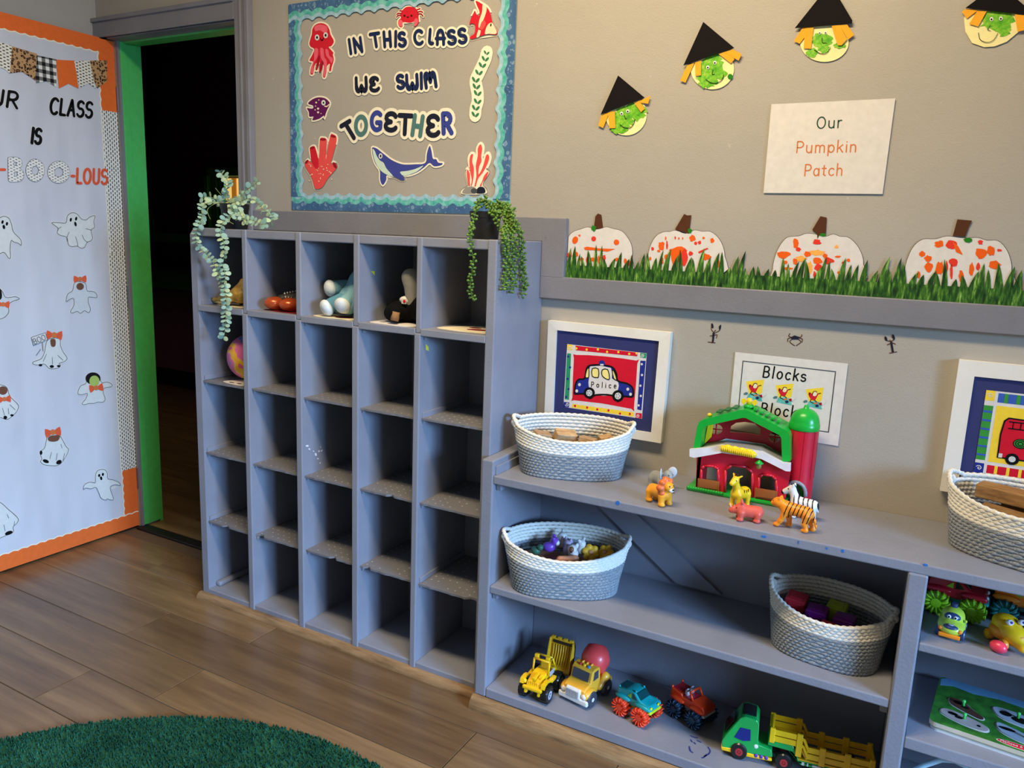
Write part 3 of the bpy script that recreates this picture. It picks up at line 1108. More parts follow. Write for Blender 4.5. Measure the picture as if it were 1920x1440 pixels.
# ------------------------------------------------------------------ ocean board: border strips
_b = AW.px([(545.5, 9), (545, 392), (960, 404.5), (966, 0)])
BX0, BX1, BZ0, BZ1 = (_b[0][0]+_b[1][0])/2, (_b[2][0]+_b[3][0])/2, (_b[1][1]+_b[2][1])/2, _b[0][1]
BWD = .058
def border_strip(a, b_, side, seed, label, grp):
    """strip running from a to b_ along one side of the board; three printed bands with a scalloped inner edge"""
    wl = .0505
    def mp(s, d):
        if side == 'bottom':
            return (s, BZ0+d)
        if side == 'top':
            return (s, BZ1-d)
        if side == 'left':
            return (BX0+d, s)
        return (BX1-d, s)
    n = max(8, int((b_-a)/.004))
    S = [a+(b_-a)*i/n for i in range(n+1)]
    def band(base, amp, ph=0):
        return [(s, base+amp*(math.cos(2*math.pi*((s+ph)/wl))*.75+math.cos(4*math.pi*(s+ph)/wl)*.18)) for s in S]
    out = [(s, 0) for s in S]
    w3, w2, w1 = band(BWD-.006, .0058), band(BWD-.018, .0058), band(BWD-.033, .0055)
    root = art_thing(AW, 'border_strip', label, 'border strip', [mp(*p) for p in out+w3], grp)
    off = .0016+.00035*(seed+{'bottom': 0, 'left': 3, 'top': 6, 'right': 9}[side])
    for nm, w, mt, o_ in (('backing', w3, 'border_sky', 0), ('wave', w2, 'border_teal', .0005), ('bubble_band', w1, 'border_bubbles', .001)):
        lay(AW, root, nm, [mp(*p) for p in out+w[::-1]], mt, off+o_, .0012 if nm == 'backing' else .0004)
xa, xb = AW.px([(670, 396)])[0][0], AW.px([(808, 400)])[0][0]
for i, (a, b_) in enumerate(((BX0, xa), (xa+.001, xb), (xb+.001, BX1))):
    border_strip(a, b_, 'bottom', i % 2, 'blue bubble border strip with scalloped edge along bottom of ocean display', 'bottom border strips')
xc = AW.px([(677, -8)])[0][0]
for i, (a, b_) in enumerate(((BX0, xc), (xc+.001, xc+.36), (xc+.361, BX1))):
    border_strip(a, b_, 'top', 2+i % 2, 'blue bubble border strip with scalloped edge along top of ocean display', 'top border strips')
for s_, nm in (('left', 'left'), ('right', 'right')):
    zmid = (BZ0+BZ1)/2+.03
    for i, (a, b_) in enumerate(((BZ0+.045, zmid), (zmid+.0005, BZ1-.005))):
        lb = 'blue bubble border strip upright beside the red jellyfish and tube coral' if s_ == 'left' else 'blue bubble border strip upright beside the green seaweed sprig'
        border_strip(a, b_, s_, 1+i % 2, lb, nm+' upright border strips')

# ------------------------------------------------------------------ ocean board: word cut-outs
def word(label, name, letters, r_px, pad_px):
    """letters: (glyph, x, y baseline px, height px, rot, wide, material)"""
    allp = []
    res = []
    k = 1/620.
    for (g, x, y, h, rot, wd, mt) in letters:
        w, st = glyph_px(g, x, y, h, 0, rot, wd)
        st = [AW.px(q) for q in st]
        res.append((st, mt))
        allp += [p for q in st for p in q]
    s0 = AW.px([(x, y), (x+10, y)])
    sc = (s0[1][0]-s0[0][0])/10
    root = art_thing(AW, name, label, 'word cutout', allp, 'ocean board words')
    lines(AW, root, 'backing', [q for st, mt in res for q in st], (r_px+pad_px)*sc, 'paper_cream', .0022)
    for st, mt in res:
        lines(AW, root, 'letter', st, r_px*sc, mt, .0028)
nv = 'ink_navy'
word('dark blue cut-out word IN on cream backing', 'word_cutout', [('I', 657, 101, 26, -8, 1, nv), ('N', 666, 99, 26, -8, .95, nv)], 2.6, 3.4)
word('dark blue cut-out word THIS on cream backing', 'word_cutout', [('T', 698, 66+23, 24, -9, 1.25, nv), ('H', 721, 88, 27, -4, .85, nv), ('I', 740.5, 87, 27, 1, 1, nv), ('S', 748.5, 87, 25, -2, 1.0, nv)], 2.8, 3.4)
word('dark blue cut-out word CLASS on cream backing', 'word_cutout', [('C', 778, 83.5, 25, -3, 1.05, nv), ('l2', 804, 82, 26, 3, .9, nv), ('a2', 819, 84, 27, -1, .95, nv), ('S', 841, 83, 25, -3, 1.1, nv), ('S', 861, 81, 26, -3, 1.05, nv)], 2.9, 3.4)
word('dark blue cut-out word WE on cream backing', 'word_cutout', [('W', 668, 172, 25, -3, 1.05, 'ink_dark'), ('E', 696, 171, 24, -5, 1.15, 'ink_dark')], 2.9, 3.4)
word('dark blue cut-out word SWIM on cream backing', 'word_cutout', [('S', 746, 166, 24, -4, 1.05, nv), ('W', 763, 168, 26, -4, 1.05, nv), ('I', 789, 166, 28, -1, 1, nv), ('M', 799, 165, 27, -8, .98, nv)], 3.0, 3.4)
word('multicolour cut-out word TOGETHER curving on cream backing', 'word_cutout', [
    ('T', 656, 264, 31, -31, 1.1, 'ink_dark'), ('O', 666, 252, 33, 2, .98, 'ink_teal'), ('G', 696, 243.5, 32, 1, 1.0, 'ink_royal'), ('E', 723, 244, 31, 2, 1.15, 'ink_dark'),
    ('T', 747, 250.5, 34, 3, 1.25, 'ink_dark'), ('H', 772, 252.5, 36, 8, .85, 'ink_teal'), ('E', 802, 254, 36, 0, 1.05, 'ink_dark'), ('R', 831, 250, 36, -2, .85, 'ink_royal')], 4.0, 5.0)

# ------------------------------------------------------------------ ocean board: creature cut-outs
def cutout(name, label, out_px, base, cat='cutout', pad=.005, off=.0022, back='paper_cream', smooth=5, art=None, group='ocean creature cut-outs'):
    art = art or AW
    uv = art.px(out_px)
    uv = cr(uv, smooth) if smooth else uv
    root = art_thing(art, name, label, cat, uv, group)
    lay(art, root, 'backing', grow(uv, pad), back, off, .0012)
    lay(art, root, 'body', uv, base, off+.0005, .0003)
    return root
def deco(root, name, px_, mat, off, smooth=0, art=None):
    art = art or AW
    uv = art.px(px_)
    lay(art, root, name, cr(uv, smooth) if smooth else uv, mat, off, .0002)
def dline(root, name, strokes_px, rpx, mat, off, art=None, sm=True):
    art = art or AW
    st = [art.px(s) for s in strokes_px]
    st = [cr(s, 5, False) if sm and len(s) > 2 else s for s in st]
    a = art.px([strokes_px[0][0], (strokes_px[0][0][0]+4, strokes_px[0][0][1])])
    sc = (Vector(a[1])-Vector(a[0])).length/4
    return lines(art, root, name, st, rpx*sc, mat, off)

s1, s2, s3, s4, s5 = zm(560, 0, 8), zm(740, 0, 8), zm(540, 160, 8), zm(740, 180, 8), zm(540, 230, 8)
# jellyfish
jy = cutout('jellyfish_cutout', 'red paper jellyfish with round eyes and trailing tentacles', s1([(340, 350), (420, 375), (465, 440), (485, 520), (535, 620), (500, 690), (460, 710), (525, 790), (520, 825), (535, 900), (505, 1000), (490, 1065), (465, 1060), (475, 960), (430, 1000), (425, 1080), (400, 1165), (372, 1140), (385, 1000), (350, 940), (330, 1080), (315, 1070), (325, 930), (290, 1045), (262, 1045), (280, 950), (245, 990), (225, 1110), (185, 1110), (190, 1030), (225, 930), (170, 910), (210, 830), (240, 740), (185, 700), (170, 640), (205, 520), (215, 440), (260, 375)]), 'ink_red')
for p, mt in (([(245, 740), (300, 740), (290, 860), (235, 950), (230, 1090), (190, 1090), (200, 1000), (240, 900)], 'ink_pink'), ([(335, 730), (380, 740), (395, 860), (430, 920), (425, 1080), (400, 1150), (380, 1130), (390, 960), (345, 870)], 'ink_pink'), ([(415, 740), (455, 760), (470, 840), (525, 880), (500, 950), (470, 900), (420, 830)], 'ink_pink'), ([(300, 860), (330, 860), (290, 1030), (268, 1035)], 'ink_red_dark'), ([(350, 930), (380, 940), (350, 1070), (322, 1075)], 'ink_red_dark'), ([(250, 400), (330, 370), (430, 400), (440, 480), (400, 500), (330, 460), (260, 470)], 'ink_pink')):
    deco(jy, 'tentacle' if p[0][1] > 600 else 'cap_spot', s1(p), mt, .0032, 4)
for c_ in ((287, 566), (416, 533)):
    deco(jy, 'eye', s1(ell2(c_[0], c_[1], 33, 45)), 'white_plain', .0035)
    deco(jy, 'pupil', s1(ell2(c_[0], c_[1], 15, 21)), 'ink_black', .0038)
dline(jy, 'mouth', [s1([(340, 580), (352, 605), (370, 605), (382, 575)])], .7, 'ink_black', .0038)
# crab
cb = cutout('crab_cutout', 'small red paper crab with pale claws and tiny smile', s2([(230, 102), (310, 120), (350, 165), (368, 215), (365, 265), (370, 330), (340, 385), (292, 405), (315, 370), (300, 330), (235, 345), (160, 335), (125, 345), (125, 400), (90, 410), (62, 370), (65, 310), (100, 275), (95, 220), (125, 160), (170, 115)]), 'ink_red', pad=.0045)
for p in ([(85, 300), (125, 320), (125, 375), (118, 400), (80, 395), (60, 350)], [(300, 315), (335, 275), (362, 320), (340, 375), (305, 395), (310, 350)]):
    deco(cb, 'claw', s2(p), 'ink_pink', .0032, 4)
dline(cb, 'leg_backing', [s2(q) for q in ([(120, 170), (85, 165)], [(105, 205), (60, 205), (42, 222)], [(100, 235), (60, 238), (38, 262)], [(345, 150), (390, 135)], [(355, 185), (400, 175), (428, 190)], [(360, 215), (405, 215), (435, 248)])], 2.2, 'paper_cream', .0024)
dline(cb, 'leg', [s2(q) for q in ([(120, 170), (85, 165)], [(105, 205), (60, 205), (42, 222)], [(100, 235), (60, 238), (38, 262)], [(345, 150), (390, 135)], [(355, 185), (400, 175), (428, 190)], [(360, 215), (405, 215), (435, 248)])], 1.0, 'ink_red_dark', .003)
for c_ in ((157, 240), (261, 240)):
    deco(cb, 'eye', s2(ell2(c_[0], c_[1], 13, 16)), 'ink_black', .0034)
dline(cb, 'mouth', [s2([(195, 255), (208, 264), (222, 255)])], .6, 'ink_black', .0034)
# angelfish
af = cutout('angelfish_cutout', 'red and cream striped paper angelfish at corner of ocean display', s2([(1225, 15), (1330, 70), (1405, 130), (1450, 230), (1470, 330), (1500, 400), (1548, 480), (1520, 522), (1420, 515), (1320, 535), (1230, 570), (1160, 590), (1135, 570), (1150, 545), (1200, 510), (1215, 440), (1205, 370), (1160, 355), (1128, 370), (1150, 280), (1190, 200), (1210, 165), (1240, 225), (1275, 235), (1278, 170), (1245, 95)]), 'ink_red', smooth=4)
for p, mt in (([(1330, 72), (1390, 130), (1345, 290), (1310, 340), (1280, 420), (1265, 400), (1280, 300), (1320, 180)], 'ink_cream'), ([(1265, 455), (1300, 450), (1280, 545), (1235, 562)], 'ink_cream'), ([(1465, 345), (1500, 400), (1540, 480), (1515, 515), (1420, 510), (1365, 515), (1375, 440), (1410, 370)], 'ink_cream'), ([(1335, 310), (1375, 350), (1350, 420), (1310, 455), (1275, 440)], 'ink_coral')):
    deco(af, 'stripe', s2(p), mt, .0032, 3)
deco(af, 'eye', s2(ell2(1452, 380, 10, 24, 10)), 'ink_black', .0035)
# purple fish
pf = cutout('purple_fish_cutout', 'small dark purple paper fish with pale spots', s3([(310, 275), (370, 215), (460, 182), (560, 195), (620, 245), (632, 290), (600, 360), (575, 420), (555, 485), (545, 455), (470, 505), (375, 525), (390, 470), (330, 470), (320, 400), (292, 345), (350, 350), (385, 345), (380, 305)]), 'ink_purple', smooth=4)
for c_, r_ in (((433, 260), 13), ((472, 222), 9), ((461, 352), 16), ((461, 407), 16), ((423, 313), 8), ((417, 370), 9), ((505, 425), 7)):
    deco(pf, 'spot', s3(ell2(c_[0], c_[1], r_)), 'ink_cream', .0032)
deco(pf, 'eye', s3(ell2(542, 263, 32, 40)), 'white_plain', .0033)
deco(pf, 'pupil', s3(ell2(543, 264, 12, 16)), 'ink_black', .0036)
dline(pf, 'mouth', [s3([(560, 315), (595, 318), (630, 288)])], .8, 'ink_cream', .0034)
# tube coral
tcor = cutout('tube_coral_cutout', 'bright coral red paper tube coral with five pipes', s5([(260, 640), (300, 560), (340, 590), (365, 590), (335, 420), (340, 380), (385, 352), (420, 380), (470, 545), (485, 260), (530, 228), (585, 250), (590, 330), (575, 560), (640, 200), (690, 180), (735, 220), (725, 330), (645, 625), (690, 592), (740, 640), (725, 700), (610, 830), (520, 970), (440, 995), (408, 975), (380, 870), (320, 740)]), 'ink_coral', smooth=3)
deco(tcor, 'pipe_print', s5([(345, 400), (410, 370), (465, 560), (455, 700), (370, 610)]), 'ink_red', .0032, 3)  # darker red printed on one pipe of the cut-out
for c_, rx, ry, a_ in (((375, 378), 38, 20, -15), ((535, 252), 46, 18, 0), ((688, 205), 42, 18, 15), ((290, 588), 36, 18, -50), ((712, 640), 48, 22, 62)):
    deco(tcor, 'pipe_mouth', s5(ell2(c_[0], c_[1], rx, ry, a_)), 'ink_red_dark', .0035)
random.seed(11)
for i in range(26):
    deco(tcor, 'speckle', s5(ell2(random.choice([360+random.uniform(-40, 60), 640+random.uniform(-60, 30), 500+random.uniform(-60, 60)]), random.uniform(620, 880), random.uniform(5, 10), n=8)), 'ink_cream', .0035)
# whale
def wz(pts):
    return [(p[0]/8+540, p[1]/8+160) for p in pts]
W_ = [(1280, 932), (1340, 950), (1430, 1020), (1560, 1120), (1700, 1180), (1800, 1190), (1920, 1185), (2030, 1180), (2080, 1140), (2090, 1030), (2130, 910), (2160, 990), (2180, 1100), (2230, 1110), (2260, 1160), (2325, 1170), (2300, 1200), (2200, 1215), (2130, 1165), (2050, 1230), (1950, 1300), (1850, 1340), (1740, 1365), (1755, 1415), (1700, 1420), (1600, 1370), (1490, 1350), (1480, 1420), (1430, 1495), (1390, 1420), (1385, 1280), (1320, 1180), (1280, 1060), (1268, 960)]
wh = cutout('whale_cutout', 'blue paper whale with pale belly and raised tail', wz(W_), 'ink_whale', smooth=3)
for p in ([(1278, 955), (1310, 985), (1340, 1060), (1390, 1130), (1440, 1160), (1480, 1240), (1530, 1300), (1580, 1360), (1500, 1345), (1400, 1280), (1330, 1180), (1290, 1060)], [(1690, 1300), (1800, 1285), (1920, 1255), (2040, 1205), (1950, 1290), (1850, 1335), (1745, 1360)]):
    deco(wh, 'belly', wz(p), 'ink_mint', .0032, 3)
deco(wh, 'eye', wz(ell2(1398, 1062, 27, 40)), 'white_plain', .0034)
deco(wh, 'pupil', wz(ell2(1400, 1062, 12, 22)), 'ink_black', .0037)
# seaweed sprig
pr_ = [((1385, 800), 45), ((1365, 890), 58), ((1322, 985), 60), ((1270, 1095), 60), ((1222, 1205), 62), ((1232, 1305), 62), ((1250, 1405), 62), ((1250, 1528), 60), ((1222, 1625), 62), ((1215, 1725), 60)]
us = [p for p, r_ in pr_]
sw = art_thing(AW, 'seaweed_cutout', 'slender green leafy seaweed sprig on cream backing', 'cutout', AW.px(s2(us)), 'ocean creature cut-outs')
dline(sw, 'backing', [s2(us)], 11.5, 'paper_cream', .0022)
for i, ((x, y), r_) in enumerate(pr_):
    for sg in (-1, 1):
        a_ = (-52 if sg < 0 else 42)
        k_ = r_*.76
        c_ = (x+sg*k_*.62, y-5+(-8 if sg < 0 else 8))
        deco(sw, 'leaf', s2(ell2(c_[0], c_[1], k_*.9, k_*.4, 62 if sg < 0 else -48)), 'ink_leaf', .003)
# branching coral on stones
bc = cutout('branch_coral_cutout', 'orange red branching paper coral rising from grey stones', s4([(1110, 1355), (1100, 1290), (1075, 1160), (1100, 1090), (1145, 1130), (1120, 950), (1150, 870), (1185, 865), (1200, 890), (1240, 895), (1250, 780), (1295, 715), (1330, 770), (1320, 900), (1330, 960), (1370, 890), (1410, 860), (1435, 920), (1420, 1000), (1380, 1100), (1425, 1140), (1400, 1200), (1340, 1290), (1330, 1350), (1380, 1410), (1360, 1470), (1030, 1475), (1020, 1410)]), 'paper_cream', smooth=4)
for p in ([(1150, 1345), (1165, 1260), (1140, 1130), (1130, 970), (1150, 885), (1185, 880), (1170, 980), (1195, 1080), (1190, 1220), (1165, 1345)], [(1205, 1350), (1235, 1200), (1225, 1050), (1255, 900), (1255, 790), (1295, 725), (1320, 790), (1305, 900), (1310, 980), (1275, 1060), (1265, 1180), (1320, 1090), (1360, 960), (1380, 890), (1412, 880), (1425, 940), (1390, 1040), (1330, 1150), (1260, 1240), (1225, 1350)], [(1115, 1340), (1090, 1180), (1100, 1105), (1135, 1170), (1135, 1280), (1140, 1345)], [(1285, 1350), (1320, 1280), (1350, 1200), (1400, 1140), (1415, 1150), (1380, 1230), (1325, 1300), (1310, 1350)]):
    deco(bc, 'branch', s4(p), 'ink_coral', .0032, 3)
deco(bc, 'stone', s4([(1030, 1420), (1090, 1370), (1180, 1360), (1230, 1400), (1220, 1460), (1040, 1465)]), 'ink_grey', .0033, 3)
deco(bc, 'stone', s4(ell2(1200, 1425, 48, 40)), 'ink_grey_dark', .0036)
deco(bc, 'stone', s4([(1235, 1410), (1280, 1365), (1340, 1370), (1370, 1420), (1350, 1460), (1240, 1462)]), 'ink_dark', .0035, 3)

# ------------------------------------------------------------------ witches
def blob(px_c, rx, ry, seed, n=26, jag=.2):
    rnd = random.Random(seed)
    return [(px_c[0]+rx*(1+rnd.uniform(-jag, jag))*math.cos(2*math.pi*i/n), px_c[1]+ry*(1+rnd.uniform(-jag, jag))*math.sin(2*math.pi*i/n)) for i in range(n)]
def witch(label, z, face, hat, hairs, paints, eyes, er, smile, nose, dots=()):
    fp = AW.px(z(face))
    root = art_thing(AW, 'witch_cutout', label, 'paper witch', fp, 'paper witch faces')
    lay(AW, root, 'face', fp, 'paper_yellowish', .003, .0015)
    for i, p in enumerate(paints):
        deco(root, 'green_paint', z(p), 'finger_green', .0034+i*.0002)
    for p in dots:
        deco(root, 'green_dot', z(p), 'paint_green_dark', .0036)
    for i, h_ in enumerate(hairs):
        lay(AW, root, 'hair_strip', AW.px(z(h_)), 'paper_amber', .0058+i*.0005, .0006)
    lay(AW, root, 'hat', AW.px(z(hat)), 'paper_black', .0085, .0012)
    for e in eyes:
        deco(root, 'eye', z(ell2(e[0], e[1], er, er*1.15)), 'white_plain', .0046)
        deco(root, 'pupil', z(ell2(e[0], e[1]+er*.2, er*.5)), 'ink_black', .005)
    dline(root, 'smile', [z(smile)], .55, 'ink_black', .0048)
    dline(root, 'nose', [z(nose)], .5, 'ink_black', .0048)
w1, w2 = zm(1060, 0, 4.571), zm(1440, 0, 4)
witch('paper witch with green painted face and black hat above first pumpkin', w1, ell2(524, 984, 176, 178, n=40), [(462, 652), (690, 843), (312, 987)], [[(318, 985), (385, 962), (330, 1100), (288, 1080)], [(372, 965), (430, 957), (437, 1100), (385, 1102)], [(600, 890), (640, 868), (690, 935), (655, 965)], [(625, 880), (735, 825), (718, 893), (660, 885)]],
      [blob((500, 1020), 90, 95, 1, 34, .28), blob((610, 960), 85, 70, 2, 30, .25), blob((470, 1100), 80, 48, 3, 26, .25)], ((487, 975), (540, 955)), 14, [(475, 1072), (510, 1095), (560, 1098), (592, 1060), (600, 1025)], [(512, 990), (520, 1020), (535, 1015)])
witch('paper witch in black hat with green stripe down pale face and cheek dot', w1, ell2(1262, 590, 186, 178, n=40), [(1190, 195), (1455, 417), (1020, 567)], [[(1050, 560), (1110, 545), (1035, 712), (990, 695)], [(1118, 540), (1170, 525), (1168, 650), (1120, 655)], [(1320, 468), (1400, 440), (1455, 512), (1425, 548)], [(1370, 455), (1440, 428), (1518, 470), (1490, 525)]],
      [blob((1265, 580), 95, 130, 4, 36, .2), blob((1220, 690), 85, 68, 5, 28, .25), blob((1330, 640), 55, 40, 6, 20, .3)], ((1225, 580), (1285, 540)), 14, [(1210, 685), (1250, 712), (1300, 715), (1345, 690), (1362, 645)], [(1270, 600), (1262, 640), (1282, 640)], [ell2(1416, 660, 22, 24)])
witch('paper witch with dark green nose patch above the pumpkin patch sign', w2, ell2(424, 320, 182, 146, n=40), [(450, -110), (540, 0), (635, 160), (632, 183), (205, 218), (378, 0)], [[(262, 212), (335, 208), (240, 332), (197, 312)], [(282, 212), (345, 210), (325, 370), (270, 368)], [(540, 195), (595, 188), (648, 268), (602, 302)], [(480, 200), (540, 194), (595, 300), (555, 345), (525, 345)]],
      [blob((405, 310), 78, 62, 7, 32, .25), blob((420, 370), 50, 30, 8, 20, .3), blob((330, 400), 45, 36, 9, 20, .3), blob((540, 345), 45, 20, 10, 18, .3)], ((390, 250), (433, 248)), 10, [(350, 378), (395, 405), (440, 402), (470, 362)], [(408, 285), (410, 322), (440, 325)])
witch('paper witch with wide black hat and green painted forehead over fire engine picture', w2, [(1470, 140), (1480, 240), (1530, 325), (1620, 356), (1700, 350), (1790, 315), (1880, 240), (1960, 150), (1940, 60), (1500, 70)], [(1720, -120), (2010, 125), (1920, 118), (1480, 68), (1570, 0)], [[(1452, 92), (1490, 70), (1570, 85), (1490, 145)], [(1568, 88), (1638, 92), (1575, 205), (1508, 185)], [(1848, 115), (1930, 118), (1935, 230), (1870, 243)], [(1925, 118), (2000, 120), (2010, 200), (1960, 215)]],
      [blob((1720, 150), 130, 85, 12, 34, .2), blob((1770, 240), 45, 42, 13, 20, .3)], ((1675, 147), (1745, 143)), 14, [(1578, 250), (1590, 300), (1640, 322), (1690, 305), (1722, 255)], [(1668, 195), (1645, 225), (1668, 235)])

# ------------------------------------------------------------------ pumpkin patch sign
sg = thing('pumpkin_patch_sign', 'white paper sign reading Our Pumpkin Patch', 'paper sign', tuple(AW.P(*AW.px([(1544, 363)])[0], 0)))
lay(AW, sg, 'sheet', AW.px([(1447, 196), (1679, 185), (1655, 364), (1432, 362)]), 'paper_white', .004, .001)
for tx, p0, p1, h_, mt in (('Our', (1531, 241.5), (1579, 239.5), 21, 'ink_forest'), ('Pumpkin', (1493, 287), (1606, 285), 21, 'ink_rust'), ('Patch', (1508, 330), (1580, 329), 21, 'ink_rust')):
    g_ = write(AW, tx, p0, p1, h_, .1, .16)
    for st in g_:
        lines(AW, sg, 'letter', st, .00135, mt, .0043)

# ------------------------------------------------------------------ pumpkins and grass strips
p1_, p2_ = zm(1020, 370, 4.174), zm(1440, 370, 4)
def pumpkin(label, z, out, stem, leaf, blots, seed, pale=()):
    uv = [(max(q[0], TX1+.002), q[1]) for q in cr(AW.px(z(out)), 3)]
    root = art_thing(AW, 'pumpkin_cutout', label, 'paper pumpkin', uv, 'paper pumpkins')
    lay(AW, root, 'outline', grow(uv, .0009), 'ink_black', .0022, .0008)
    lay(AW, root, 'body', uv, 'paper_white', .0026, .0003)
    lay(AW, root, 'stem', AW.px(z(stem)), 'stem_brown', .0032, .001)
    if leaf:
        deco(root, 'green_paint', z(leaf), 'paint_green_dark', .0036)
    for i, b__ in enumerate(blots):
        mt = ('paint_orange', 'paint_red', 'paint_orange')[i % 3]
        deco(root, 'orange_paint', z(b__), mt, .0031+.00005*(i % 6))
    for b__ in pale:
        deco(root, 'pale_paint', z(b__), 'paint_orange_pale', .003)
bl = lambda *a: [blob(c_, rx, ry, 100+i+int(c_[0]), 14, .25) for i, (c_, rx, ry) in enumerate(a)]
pumpkin('white paper pumpkin with three orange dots and an orange streak', p1_, [(158, 430), (180, 335), (225, 275), (290, 250), (345, 234), (400, 250), (440, 248), (490, 233), (545, 247), (610, 265), (660, 320), (690, 390), (690, 480), (665, 590), (190, 590)], [(393, 240), (405, 150), (425, 127), (452, 137), (465, 240), (425, 248)], blob((393, 243), 18, 24, 1, 12),
        [ell2(247, 335, 22, 30, 20), ell2(392, 325, 19, 20), ell2(570, 352, 21, 22), [(315, 395), (340, 386), (440, 400), (560, 404), (500, 425), (400, 414), (325, 412)]]+bl(((205, 450), 18, 22), ((258, 448), 14, 18), ((300, 485), 14, 16), ((342, 490), 12, 24), ((385, 485), 14, 16), ((432, 485), 10, 30), ((475, 475), 12, 26), ((572, 485), 12, 14), ((640, 500), 14, 22), ((670, 515), 10, 20), ((281, 299), 8, 9)), 1)
pumpkin('white paper pumpkin with heavy orange splatter and a leaning brown stem', p1_, [(818, 470), (840, 370), (885, 300), (940, 272), (985, 270), (1035, 260), (1110, 285), (1180, 257), (1240, 268), (1300, 268), (1360, 310), (1400, 380), (1415, 460), (1395, 600), (840, 600)], [(1028, 250), (1100, 130), (1122, 142), (1155, 140), (1148, 200), (1137, 285)], blob((1145, 262), 16, 20, 2, 12),
        bl(((920, 380), 26, 36), ((965, 375), 8, 34), ((955, 322), 6, 14), ((1060, 430), 75, 42), ((1100, 470), 32, 60), ((1030, 480), 30, 50), ((1165, 320), 24, 24), ((1220, 355), 14, 14), ((1318, 337), 16, 20), ((1250, 318), 10, 10), ((1190, 360), 12, 14), ((1270, 465), 36, 26), ((1360, 515), 18, 40), ((852, 402), 12, 14), ((965, 465), 22, 22), ((900, 420), 14, 10), ((1150, 440), 16, 16), ((835, 480), 10, 14), ((930, 500), 8, 26), ((1030, 318), 6, 12), ((1058, 322), 6, 10), ((1088, 322), 5, 10))+[[(1210, 425), (1280, 395), (1290, 402), (1215, 440)]], 2)
pumpkin('white paper pumpkin with pale orange smears and torn brown stem', p2_, [(38, 540), (60, 430), (100, 350), (150, 300), (230, 292), (290, 272), (350, 277), (430, 295), (490, 277), (540, 294), (600, 300), (660, 350), (700, 420), (715, 500), (690, 640), (70, 640)], [(333, 245), (395, 142), (442, 152), (435, 268), (388, 283), (372, 312), (368, 268)], blob((415, 282), 24, 12, 3, 12),
        bl(((210, 345), 22, 36), ((230, 390), 18, 14), ((115, 430), 48, 28), ((298, 425), 24, 22), ((370, 335), 30, 22), ((205, 480), 18, 22), ((370, 475), 36, 22), ((455, 475), 40, 24), ((430, 440), 18, 16), ((130, 488), 22, 12), ((380, 525), 30, 26), ((605, 472), 14, 12), ((150, 535), 40, 10), ((350, 580), 10, 26), ((540, 565), 18, 14), ((525, 445), 22, 9), ((565, 495), 10, 12)), 3,
        [blob((360, 415), 60, 22, 5, 16, .3), blob((250, 460), 40, 20, 6, 16, .3), blob((310, 530), 26, 50, 7, 16, .3), blob((515, 372), 18, 14, 8, 12, .3)])
pumpkin('largest white paper pumpkin with green dab and bold orange patches', p2_, [(1028, 550), (1055, 440), (1100, 360), (1165, 315), (1255, 314), (1340, 292), (1420, 302), (1500, 308), (1570, 303), (1640, 324), (1720, 326), (1780, 380), (1815, 460), (1825, 550), (1795, 690), (1060, 690)], [(1385, 292), (1420, 165), (1530, 175), (1505, 225), (1478, 298), (1430, 290)], blob((1500, 322), 34, 18, 4, 14, .2),
        bl(((1285, 352), 34, 26), ((1375, 350), 44, 34), ((1157, 425), 22, 20), ((1200, 458), 28, 22), ((1592, 338), 20, 18), ((1670, 402), 32, 36), ((1595, 418), 46, 38), ((1735, 397), 20, 10), ((1205, 520), 28, 36), ((1285, 530), 32, 50), ((1390, 485), 36, 30), ((1450, 590), 18, 44), ((1525, 540), 18, 52), ((1575, 520), 14, 26), ((1700, 505), 42, 30), ((1738, 585), 12, 14), ((1375, 560), 12, 50), ((1130, 580), 12, 26), ((1655, 615), 12, 14), ((1340, 520), 12, 40))+[[(1385, 330), (1425, 365), (1462, 432), (1410, 410)]], 4)
_g = AW.px([(1056, 521), (1920, 574)])
GZ = RZ1-.001
random.seed(21)
gx = TX1+.001
gl = ['printed paper grass strip in front of first two pumpkins', 'printed paper grass strip between third pumpkin and the wall board', 'printed paper grass strip in front of largest pumpkin', 'printed paper grass strip past the largest pumpkin']
ends = [TX1+.001, AW.px([(1490, 540)])[0][0], AW.px([(1697, 560)])[0][0], AW.px([(1905, 570)])[0][0]+.2]
for i in range(3):
    a, b_ = ends[i], ends[i+1]
    root = thing('grass_strip', ['printed paper grass strip in front of the two leftover small pumpkins beside wall board', 'printed paper grass strip in front of the pumpkin with pale smears', 'printed paper grass strip in front of the largest pumpkin'][i], 'paper grass', ((a+b_)/2, YW, GZ), group='paper grass strips')
    if i == 0:
        root['label'] = 'printed paper grass strip in front of two pumpkins beside the upright board'
    top = []
    x = a
    while x < b_-.004:
        w = random.uniform(.012, .020)
        hgt = random.uniform(.052, .098)
        lean = random.uniform(-.008, .012)
        vb = GZ+random.uniform(.030, .042)
        w = min(w, b_-x)
        vb = GZ+.02
        bl_ = [(x+w*.5*t_**1.6*.9+lean*t_*t_, vb+(GZ+hgt-vb)*t_) for t_ in [q/6 for q in range(6)]]+[(x+w*.5+lean, GZ+hgt)]+[(x+w*(1-.5*t_**1.6*.9)+lean*t_*t_, vb+(GZ+hgt-vb)*t_) for t_ in [q/6 for q in range(5, -1, -1)]]
        top.append(bl_)
        x += w*random.uniform(.85, 1.3)
    mb = MB()
    for q, bl_ in enumerate(top):
        AW.poly(mb, bl_, .0046+.0006*(i % 2)+3e-5*(q % 5), .0005)
    AW.poly(mb, [(a, GZ), (a, GZ+.036), (b_, GZ+.036), (b_, GZ)], .0054+.0006*(i % 2), .0006)
    mb.build('grass', 'print_grass', root, world=True)

